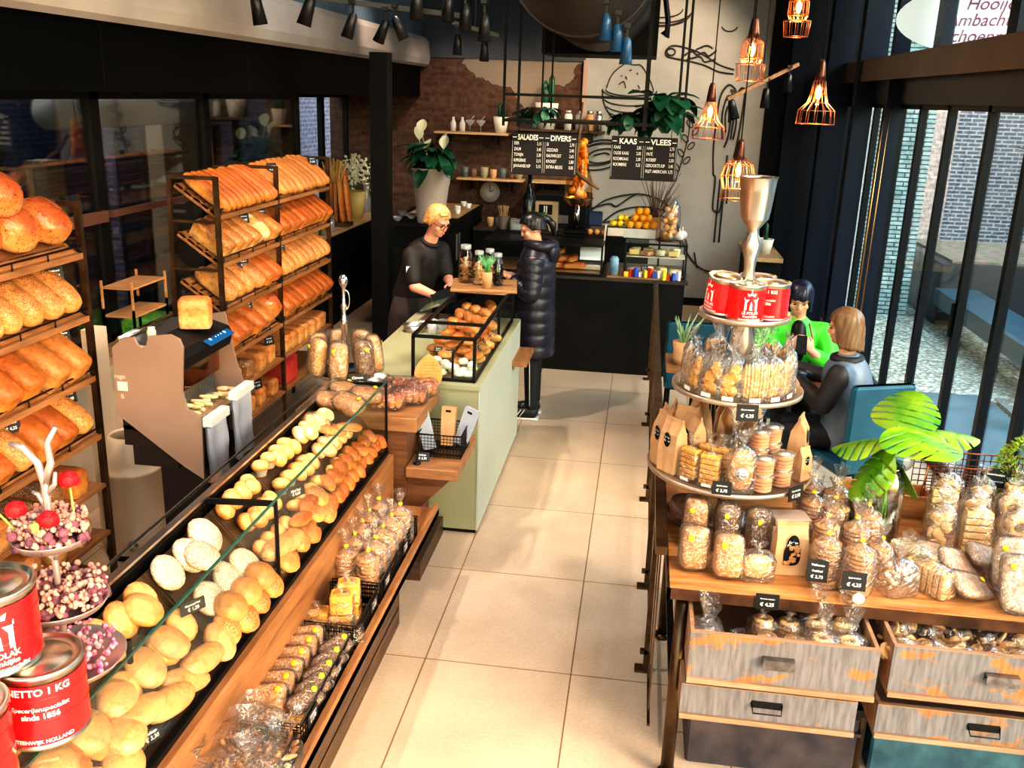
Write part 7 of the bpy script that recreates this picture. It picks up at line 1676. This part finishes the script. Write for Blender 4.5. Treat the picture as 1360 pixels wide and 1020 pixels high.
# bag of mixed nuts / toast bags / lying almond slabs
place([('cookies',cookies(30,.02,.014,mat('sweets_mix',(.75,.30,.10),(.85,.75,.65),scale=18,rough=.4),51,(.05,.05,.11),'chip')),('clear_bag',bagmesh(.14,.13,.13,51,.06,.5))],'sweets_bag','clear bag of orange and white sweets in front of the vase','bag of sweets',(1.04,3.34,TZ+.002),(0,0,.4))
tl=MB()
for i in range(7): tl.rbox(-.04,.04,-.012+.026*i-.08,.010+.026*i-.08,0,.10,.004)
place([('toasts',tl.mesh('toasts',B_COOKIE)),('clear_bag',bagmesh(.11,.21,.11,52,.03,.7))],'toast_bag','lying clear bag of golden toast slices with a white label','bag of toast',(1.17,3.38,TZ+.002),(R(0),0,R(35)))
place([('toasts',tl.mesh('toasts',B_COOKIE)),('clear_bag',bagmesh(.11,.21,.11,53,.03,.7))],'toast_bag','second lying bag of golden toast slices behind the first','bag of toast',(1.14,3.52,TZ+.002),(R(0),0,R(25)))
AS=slabpack(.20,.11,.04,bread('almond_pale',(.40,.20,.09),(.48,.27,.14),(.54,.34,.20),.45,spots=(.64,.48,.34),sscale=120,samt=.36,bump=.8),13)
for i,(x,y,z,rx,rz) in enumerate(((1.30,3.35,.03,.5,.6),(1.30,3.50,.05,.55,.5),(1.42,3.54,.06,.45,.4),(1.24,3.60,.03,.4,.7))):
    place(AS,'almond_slab','tilted wrapped almond slab in a dark tray, %s left of the upright slabs'%NTH[i],'cake',(x,y,TZ+z),Euler((rx,R(20),rz)),'tilted almond slabs on the table')
for i,(x,y) in enumerate(((1.44,3.30),(1.57,3.29),(1.70,3.28),(1.83,3.27))):
    place(AS,'almond_slab','upright almond slab with yellow sticker, %s along the table front right'%NTH[i],'cake',(x,y,TZ+.095),UP(R(-3),.45),'upright almond slabs on the table front')
for i,(x,y) in enumerate(((1.46,3.45),(1.60,3.44),(1.74,3.43),(1.88,3.42))):
    place(AS,'almond_slab','upright wrapped almond slab in the second row, %s from the left'%NTH[i],'cake',(x,y,TZ+.10),UP(R(-3),.35),'second row of upright almond slabs')
# tall cookie bags at the right
RG=windowpack(.14,.07,.235,B_COOKIE,6,'ring'); SLc=windowpack(.13,.07,.23,B_COOKIE,7,'slice'); DSc=windowpack(.12,.07,.23,B_COOKIE,8,'disc')
for i,(x,y,s,l) in enumerate(((1.30,3.74,DSc,'round shortbread'),(1.435,3.73,SLc,'layered shortbread slices'),(1.585,3.72,RG,'large ring cookies'),(1.72,3.72,SLc,'flat shortbread'),
   (1.34,3.88,SLc,'shortbread, second row'),(1.47,3.87,DSc,'round cookies, second row'),(1.61,3.87,RG,'ring cookies, second row'),(1.75,3.86,DSc,'cookies, second row right'),(1.40,4.02,RG,'ring cookies, third row'),(1.54,4.02,DSc,'cookies, third row'),(1.68,4.0,SLc,'shortbread, third row'))):
    place(s,'cookie_bag','tall clear bag of %s beside the monstera vase'%l,'bag of cookies',(x,y,TZ+.001+(.0 if i<4 else .02)),(0,0,R(-4+3*(i%3))))
# copper wire basket behind
COP=mat('copper_wire',(.35,.13,.06),rough=.35,metal=.9)
solo('wire_basket',wire_basket(-.22,.24,-.10,.10,0,.24,.03,.0018).tube([(-.22,-.1,.24),(-.24,-.12,.10),(-.24,-.10,-.0)],.003,6),COP,'copper wire basket standing behind the cookie bags','basket',loc=(1.54,4.17,TZ+.002))
card((1.60,4.06,TZ+.17),R(-12),-.05,.12,.085,lines=('Boterkoekjes','krakelingen \u20ac 2,50'),lab='black price card on the copper wire basket')
solo('oak_crate',MB().box(-.2,.2,-.08,.08,0,.02).box(-.2,.2,-.08,-.065,.02,.10).box(-.2,.2,.065,.08,.02,.10).box(-.2,-.185,-.08,.08,.02,.1).box(.185,.2,-.08,.08,.02,.1),PINE,'low orange wooden crate behind the vase','crate',loc=(1.16,4.12,TZ+.001))
# ---------- monstera vase
v=thing('glass_vase','tall clear glass vase half full of water with monstera leaves','vase',(1.06,3.72,TZ))
part('glass',MB().lathe([(.068,0),(.070,.006),(.072,.24),(.068,.31),(.050,.335),(.048,.35),(.056,.362),(.058,.362),(.052,.349),(.053,.336),(.066,.31),(.067,.012),(.001,.01)],36,None,True,False),film('vase_glass',(.93,.96,.95),.16,.01),v)
part('water',MB().lathe([(.065,.012),(.068,.19),(.001,.19)],30),film('water',(.86,.92,.88),.12,.01),v)
part('glass_ball',MB().blob((0,0,0),(.105,.105,.105),24,16),film('smoke_ball',(.85,.87,.88),.12,.02),v).location=(.035,-.01,.395)
def monstera(L,W,seed=0,bend=.5):
    """heart outline with deep slits between lobes, drooping from the midrib"""
    mb=MB(); out=[]
    SL=(.27,.42,.56,.69,.81); ts=[i/24 for i in range(25) if all(abs(i/24-c)>.022 for c in SL)]
    for c in SL: ts+=[c-.017,c-.008,c+.008,c+.017]
    ts.sort(); n=len(ts)-1
    for t in ts:
        a=pi*t   # one side: from stalk notch (t=0) to the tip (t=1)
        r=.52+.10*sin(a)
        x=W*.5*max(0,sin(a))**.6*(1.08-.25*t); y=L*(-.18+1.18*t)-L*.05*cos(a)+L*.05
        cut=1
        if any(abs(t-c)<.01 for c in SL): cut=.45
        out.append((x*cut,y-(1-cut)*L*.05))
    v=[];f=[]
    m=5
    for s in (-1,1):
        o=len(v)
        for k,(x,y) in enumerate(out):
            yy=max(0,min(L,y))*.92
            for j in range(m+1):
                u=j/m; px=x*u; py=yy*(1-u)+y*u
                d=(px/(W*.5))**2
                z=-bend*.35*W*d-bend*.30*L*(max(0,py)/L)**2
                v.append((s*px,py,z))
        for k in range(n):
            for j in range(m): 
                a_=o+k*(m+1)+j; f.append((a_,a_+1,a_+m+2,a_+m+1) if s>0 else (a_,a_+m+1,a_+m+2,a_+1))
    mb.add(v,f,None,True); return mb
LEAF=mat('monstera_leaf',(.05,.24,.012),(.34,.50,.02),scale=5,rough=.35,bump=.2,bscale=14,rand=.15)
mm=MATS['monstera_leaf']
STM=mat('leaf_stem',(.20,.42,.06),rough=.4)
for i,(az,el,L,W_,bs,h) in enumerate(((-62,0,.25,.33,.30,.52),(5,4,.27,.28,.45,.51),(150,-12,.20,.26,.6,.46),(62,30,.22,.28,.4,.52),(200,-48,.20,.22,.5,.40),(20,-50,.17,.20,.4,.36))):
    tip=(.035*cos(R(az)),.035*sin(R(az)),h)
    o=part('leaf',monstera(L,W_,i,bs),LEAF,v); o.location=tip
    o.rotation_euler=Euler((R(el),0,R(az-90)))
    part('stem',MB().tube([(.02*cos(R(az+180)),.02*sin(R(az+180)),.03),(.0,.0,.25),(tip[0]*.6,tip[1]*.6,h-.06),tip],.005,6),STM,v)
# hanging fern at the right edge
pf=thing('hanging_fern','bushy yellow green fern in a pot at the right picture edge','potted plant',(1.74,4.10,TZ))
part('pot',MB().lathe([(.05,0),(.07,.12),(.066,.12)],20),mat('grey_pot',(.3,.3,.3),rough=.7),pf)
q=random.Random(12); m=MB()
for i in range(900):
    a=q.uniform(0,6.28); e=q.uniform(-1.1,1.4); r=.105*(1+.1*q.random()); z=.22+.16*sin(e); x,y=r*cos(e)*cos(a),r*cos(e)*sin(a)
    M=Matrix.Translation((x,y,z))@Euler((q.uniform(-1,1),q.uniform(-1,1),a)).to_matrix().to_4x4(); m.add([(-.003,0,0),(.022,-.005,.006),(.030,0,.002),(.022,.005,.006)],[(0,1,2,3)],M)
o=part('foliage',m,mat('fern_green',(.16,.26,.02),(.36,.44,.06),scale=20,rough=.6),pf); o['kind']='stuff'
m=MB()
for i in range(700):
    a=q.uniform(0,6.28); z=q.uniform(-.0,.2); r=.08+.02*q.random(); M=Matrix.Translation((r*cos(a),r*sin(a),z+.02))@Euler((q.uniform(-1,1),q.uniform(.5,1.5),a)).to_matrix().to_4x4(); m.add([(-.003,0,0),(.022,-.005,.006),(.030,0,.002),(.022,.005,.006)],[(0,1,2,3)],M)
o=part('trailing_foliage',m,MATS['fern_green'],pf); o['kind']='stuff'
# ================= pendant lamps and track lights =================
COPW=mat('copper_cage',(.60,.22,.10),rough=.3,metal=1); BULB=mat('bulb_glow',(1,.6,.3),emit=(1,.50,.16),es=14); BGL=film('bulb_glass',(1,.85,.6),.1,.02)
def pendant(label,x,y,z,kind,s=1,light=5):
    t=thing('pendant_lamp',label,'pendant lamp',(x,y,z),(0,0,0),None,s)
    part('cord',MB().cyl((0,0,.33),(0,0,(ZC-z)/s),.004,6),BLACK,t); part('socket',MB().lathe([(.012,.36),(.02,.34),(.030,.27),(.032,.24),(.001,.24)],18),mat('copper_dark',(.10,.04,.025),rough=.35,metal=.8),t)
    prof={'bell':[(.034,.24),(.045,.17),(.060,.12),(.105,.075),(.11,0)],'jar':[(.034,.25),(.062,.21),(.064,.13),(.05,.10),(.085,.095),(.075,0)],'globe':[(.034,.25),(.085,.21),(.105,.14),(.085,.06),(.10,0)]}[kind]
    m=MB()
    for i in range(14):
        a=2*pi*i/14; m.tube([(r*cos(a),r*sin(a),zz) for r,zz in prof],.0020,5)
    for r,zz in prof[1:]: m.torus((0,0,zz),r,.0020,26,5)
    part('cage',m,COPW,t); part('bulb',MB().blob((0,0,.175),(.034,.034,.075),14,10),BULB,t); part('bulb_glass',MB().blob((0,0,.165),(.060,.060,.12),16,12),BGL,t)
    l=bpy.data.lights.new('pendant_light','POINT'); l.energy=light; l.color=(1,.55,.25); l.shadow_soft_size=.03
    o=bpy.data.objects.new('pendant_light',l); COL.objects.link(o); o.location=(x,y,z+.10*s)
pendant('copper cage pendant lamp, bell shaped, nearest and lowest before the windows',.745,4.6,2.515,'bell',.78)
pendant('copper cage pendant lamp at the top of the picture, jar shaped',.83,6.2,2.985,'jar',.95)
pendant('copper cage pendant lamp, jar shaped, in front of the dark corner column',.565,6.0,2.72,'jar',1.0)
pendant('copper cage pendant lamp, bell shaped, before the grey wall near the frame',.355,6.0,2.38,'bell',.9)
pendant('round copper cage pendant lamp just above the silver trophy cup',.435,4.7,2.15,'globe',.78)
BL=mat('lamp_black',(.010,.010,.012),rough=.35)
def spotlamp(x,y,z,tilt,az,label,on=False,s=1,blue=False):
    t=thing('track_spotlight',label,'spotlight',(x,y,z)); t.scale=(s,)*3
    M=Euler((tilt,0,az)).to_matrix().to_4x4()
    h=MB().lathe([(.020,.02),(.032,.0),(.046,-.16),(.042,-.16),(.03,-.02)],20,M,True,False); part('housing',h,mat('lamp_blue',(.02,.09,.20),rough=.3) if blue else BL,t); part('arm',MB().bar((0,0,.0),(0,0,.09),.014).box(-.02,.02,-.05,.05,.08,.11),BL,t)
    if on: part('lens',MB().lathe([(.001,-.12),(.036,-.12),(.001,-.118)],18,M),mat('lens_glow',(1,.95,.8),emit=(1,.9,.7),es=40),t)
tk=thing('light_track','long black lighting track above the bread counter','track',(0,0,0)); part('rail',MB().bar((-2.6,5.9,3.17),(-1.15,6.15,3.05),.03).bar((-1.87,6.0,3.12),(-1.87,6.0,ZC),.006),BL,tk)
spotlamp(-2.46,5.95,3.12,R(10),R(-60),'black spotlight at the far left of the track above the bread counter')
spotlamp(-2.12,6.0,3.12,R(-18),R(-80),'black spotlight second from the left on the track')
spotlamp(-1.86,6.02,3.03,R(-18),R(-80),'black spotlight third from the left, hanging lower',False,.85)
spotlamp(-1.66,6.05,3.0,R(-25),R(-100),'black spotlight fourth on the track',False,.8)
spotlamp(-1.60,6.05,3.02,R(25),R(-70),'lit black spotlight at the end of the track',True,.8)
spotlamp(-1.43,5.9,3.16,0,0,'black spotlight hanging straight, above the bread counter end',False,.95)
for i,(x,z) in enumerate(((-1.28,3.16),(-1.17,3.11),(-1.05,3.05))): spotlamp(x,6.1,z,0,0,'black spotlight, %s of the dark cluster near the ceiling duct'%NTH[i],False,.9)
tk=thing('light_track','short black lighting track over the green counter','track',(0,0,0)); part('rail',MB().bar((-1.52,7.4,3.10),(-1.18,7.5,3.02),.03).bar((-1.35,7.45,3.07),(-1.35,7.45,ZC),.006),BL,tk)
spotlamp(-1.48,7.42,3.0,0,0,'dim black spotlight left on the short track',False,.8); spotlamp(-1.28,7.46,2.96,0,0,'dim black spotlight right on the short track',False,.8)
for i,(x,z) in enumerate(((-.30,3.06),(-.23,3.0),(-.17,2.93))): spotlamp(x,6.0,z,0,0,'blue lit spotlight, %s of three beside the black ceiling box'%NTH[i],False,.85,True)
# big duct and black box at the ceiling
dt=thing('ceiling_duct','large dark round ventilation duct hanging from the ceiling','duct',(0,0,0)); part('duct',MB().cyl((-.52,6.9,3.50),(-.52,9.2,3.50),.50,40).torus((0,0,0),.50,.02,40,6,Matrix.Translation((-.52,6.92,3.5))@Matrix.Rotation(pi/2,4,'X')),mat('duct_brown',(.022,.018,.016),(.035,.03,.028),scale=2,rough=.45),dt); part('hanger',MB().bar((-.9,7.5,3.5),(-.9,7.5,ZC),.02).bar((-.14,7.5,3.5),(-.14,7.5,ZC),.02),BLACK,dt)
bb_=thing('ceiling_unit','flat black ceiling unit with pipes behind the round duct','ceiling unit',(0,0,0)); part('box',MB().box(-1.05,.02,9.3,10.2,2.98,3.7),MATTE,bb_); part('pipes',MB().tube([(.06,9.4,3.2),(.10,9.4,3.15),(.10,9.4,3.3),(.06,9.4,3.5),(.08,9.4,4.6)],.025,8),BLACK,bb_); part('hanger',MB().bar((-1.0,9.4,3.7),(-1.0,9.4,ZC),.02).bar((-.02,9.4,3.7),(-.02,9.4,ZC),.02),BLACK,bb_)
al_=thing('angled_track','slim wooden angled light bar near the corner column','track',(0,0,0)); part('bar',MB().bar((.62,8.3,2.62),(1.2,8.6,2.92),.03),OAK,al_); part('hanger',MB().bar((.9,8.44,2.78),(.9,8.44,ZC),.008),BLACK,al_)
spotlamp(.66,8.35,2.6,R(20),R(-60),'black spotlight at the low end of the angled light bar',False,.9); spotlamp(.95,8.5,2.70,0,0,'black spotlight in the middle of the angled light bar',False,.9); spotlamp(1.13,8.55,2.82,0,0,'pale lit spotlight at the high end of the angled light bar',False,.8)
# ================= light =================
w=bpy.data.worlds.new('world'); SC.world=w; w.use_nodes=True; t=w.node_tree; t.nodes.clear()
o=t.nodes.new('ShaderNodeOutputWorld'); b=t.nodes.new('ShaderNodeBackground'); sk=t.nodes.new('ShaderNodeTexSky')
sk.sky_type='NISHITA'; sk.sun_disc=False; sk.sun_elevation=R(28); sk.sun_rotation=R(120); sk.air_density=1.6; sk.dust_density=2.5
t.links.new(sk.outputs[0],b.inputs[0]); b.inputs[1].default_value=.8; t.links.new(b.outputs[0],o.inputs[0])
def spot(loc,tgt,power,ang=60,col=(1,.72,.45),r=.09,blend=.6):
    l=bpy.data.lights.new('spot_light','SPOT'); l.energy=power; l.spot_size=R(ang); l.spot_blend=blend; l.color=col; l.shadow_soft_size=r
    q=bpy.data.objects.new('spot_light',l); COL.objects.link(q); q.location=loc
    q.rotation_euler=(Vector(tgt)-Vector(loc)).to_track_quat('-Z','Y').to_euler(); return q
def area(loc,tgt,power,sx,sy,col=(1,.85,.7)):
    l=bpy.data.lights.new('area_light','AREA'); l.energy=power; l.shape='RECTANGLE'; l.size=sx; l.size_y=sy; l.color=col
    q=bpy.data.objects.new('area_light',l); COL.objects.link(q); q.location=loc
    q.rotation_euler=(Vector(tgt)-Vector(loc)).to_track_quat('-Z','Y').to_euler(); return q
W=(1,.80,.64)
spot((-1.2,2.6,4.1),(-2.7,3.4,1.2),170,62,W)
spot((-1.2,4.6,4.1),(-2.7,5.9,1.2),190,55,W)
spot((-1.2,6.0,4.1),(-2.7,7.2,1.2),190,55,W)
spot((-.6,1.6,4.3),(-1.4,2.0,1.0),38,60,W)
spot((-.5,3.2,4.3),(-1.4,3.4,1.0),60,55,W)
spot((-.6,5.2,4.3),(-1.2,5.6,.9),130,50,W)
spot((-2.2,3.6,4.2),(-.3,4.6,0),225,62,(1,.87,.74),.04,.25)
spot((-1.9,6.3,4.2),(-.2,7.0,0),240,62,(1,.87,.74),.04,.3)
spot((1.5,2.4,4.2),(.9,3.6,.9),125,62,W)
spot((1.0,2.2,4.2),(.45,3.8,1.3),85,45,W)
spot((1.3,1.2,4.2),(.9,3.2,.4),60,50,W)
spot((-.2,8.0,4.1),(0,9.3,1.1),170,60,W)
spot((.3,10.4,4.3),(-.1,12.5,2.4),230,75,(1,.76,.52))
spot((-2.0,10.8,3.8),(-2.2,12.4,1.6),85,80,W)
area((0.2,4.5,4.5),(0,4.5,0),38,2.0,6,(1,.86,.74))  # added soft fill over the whole room, not a fitting
area((-5.6,6.5,4.4),(-4.3,6.8,1.6),320,3,5,(1,.92,.8))  # added light so the duct and pillars behind the left windows show
area((-4.7,11.5,4.3),(-5.2,11.5,1.5),40,1,3,(.8,.85,1))
area((3.6,7.6,2.9),(.6,7.4,.6),70,4.5,1.6,(.70,.88,1.0))
sun=bpy.data.lights.new('sun','SUN'); sun.energy=2.4; sun.angle=.2; sun.color=(.85,.95,1)
so=bpy.data.objects.new('sun',sun); COL.objects.link(so); so.rotation_euler=(Vector((-.25,.55,-1))).to_track_quat('-Z','Y').to_euler()
SC.view_settings.view_transform='Standard'
try: SC.view_settings.look='High Contrast'
except Exception as e: print('LOOK',e)
SC.view_settings.exposure=0.10
spot((-2.62,4.25,3.2),(-2.77,4.60,.4),70,30,W)  # extra spot added to brighten the waste bin
spot((-.7,1.0,3.8),(-1.15,2.2,.5),60,40,W)  # extra spot added to lift the dim cookie bags at the near end
spot((-2.2,9.4,4.2),(-3.5,10.7,1.2),70,50,W)
spot((-1.9,2.0,4.4),(-2.9,4.5,3.1),60,90,(.75,.82,1.0))
spot((-1.7,6.6,4.4),(-2.9,8.5,3.1),60,90,(.75,.82,1.0))
for q in LONG[:12]: print('LONGLABEL',q)
SC.cycles.max_bounces=7; SC.cycles.transparent_max_bounces=24; SC.cycles.diffuse_bounces=3; SC.cycles.glossy_bounces=3
SC.cycles.sample_clamp_indirect=4
SC.cycles.use_denoising=True
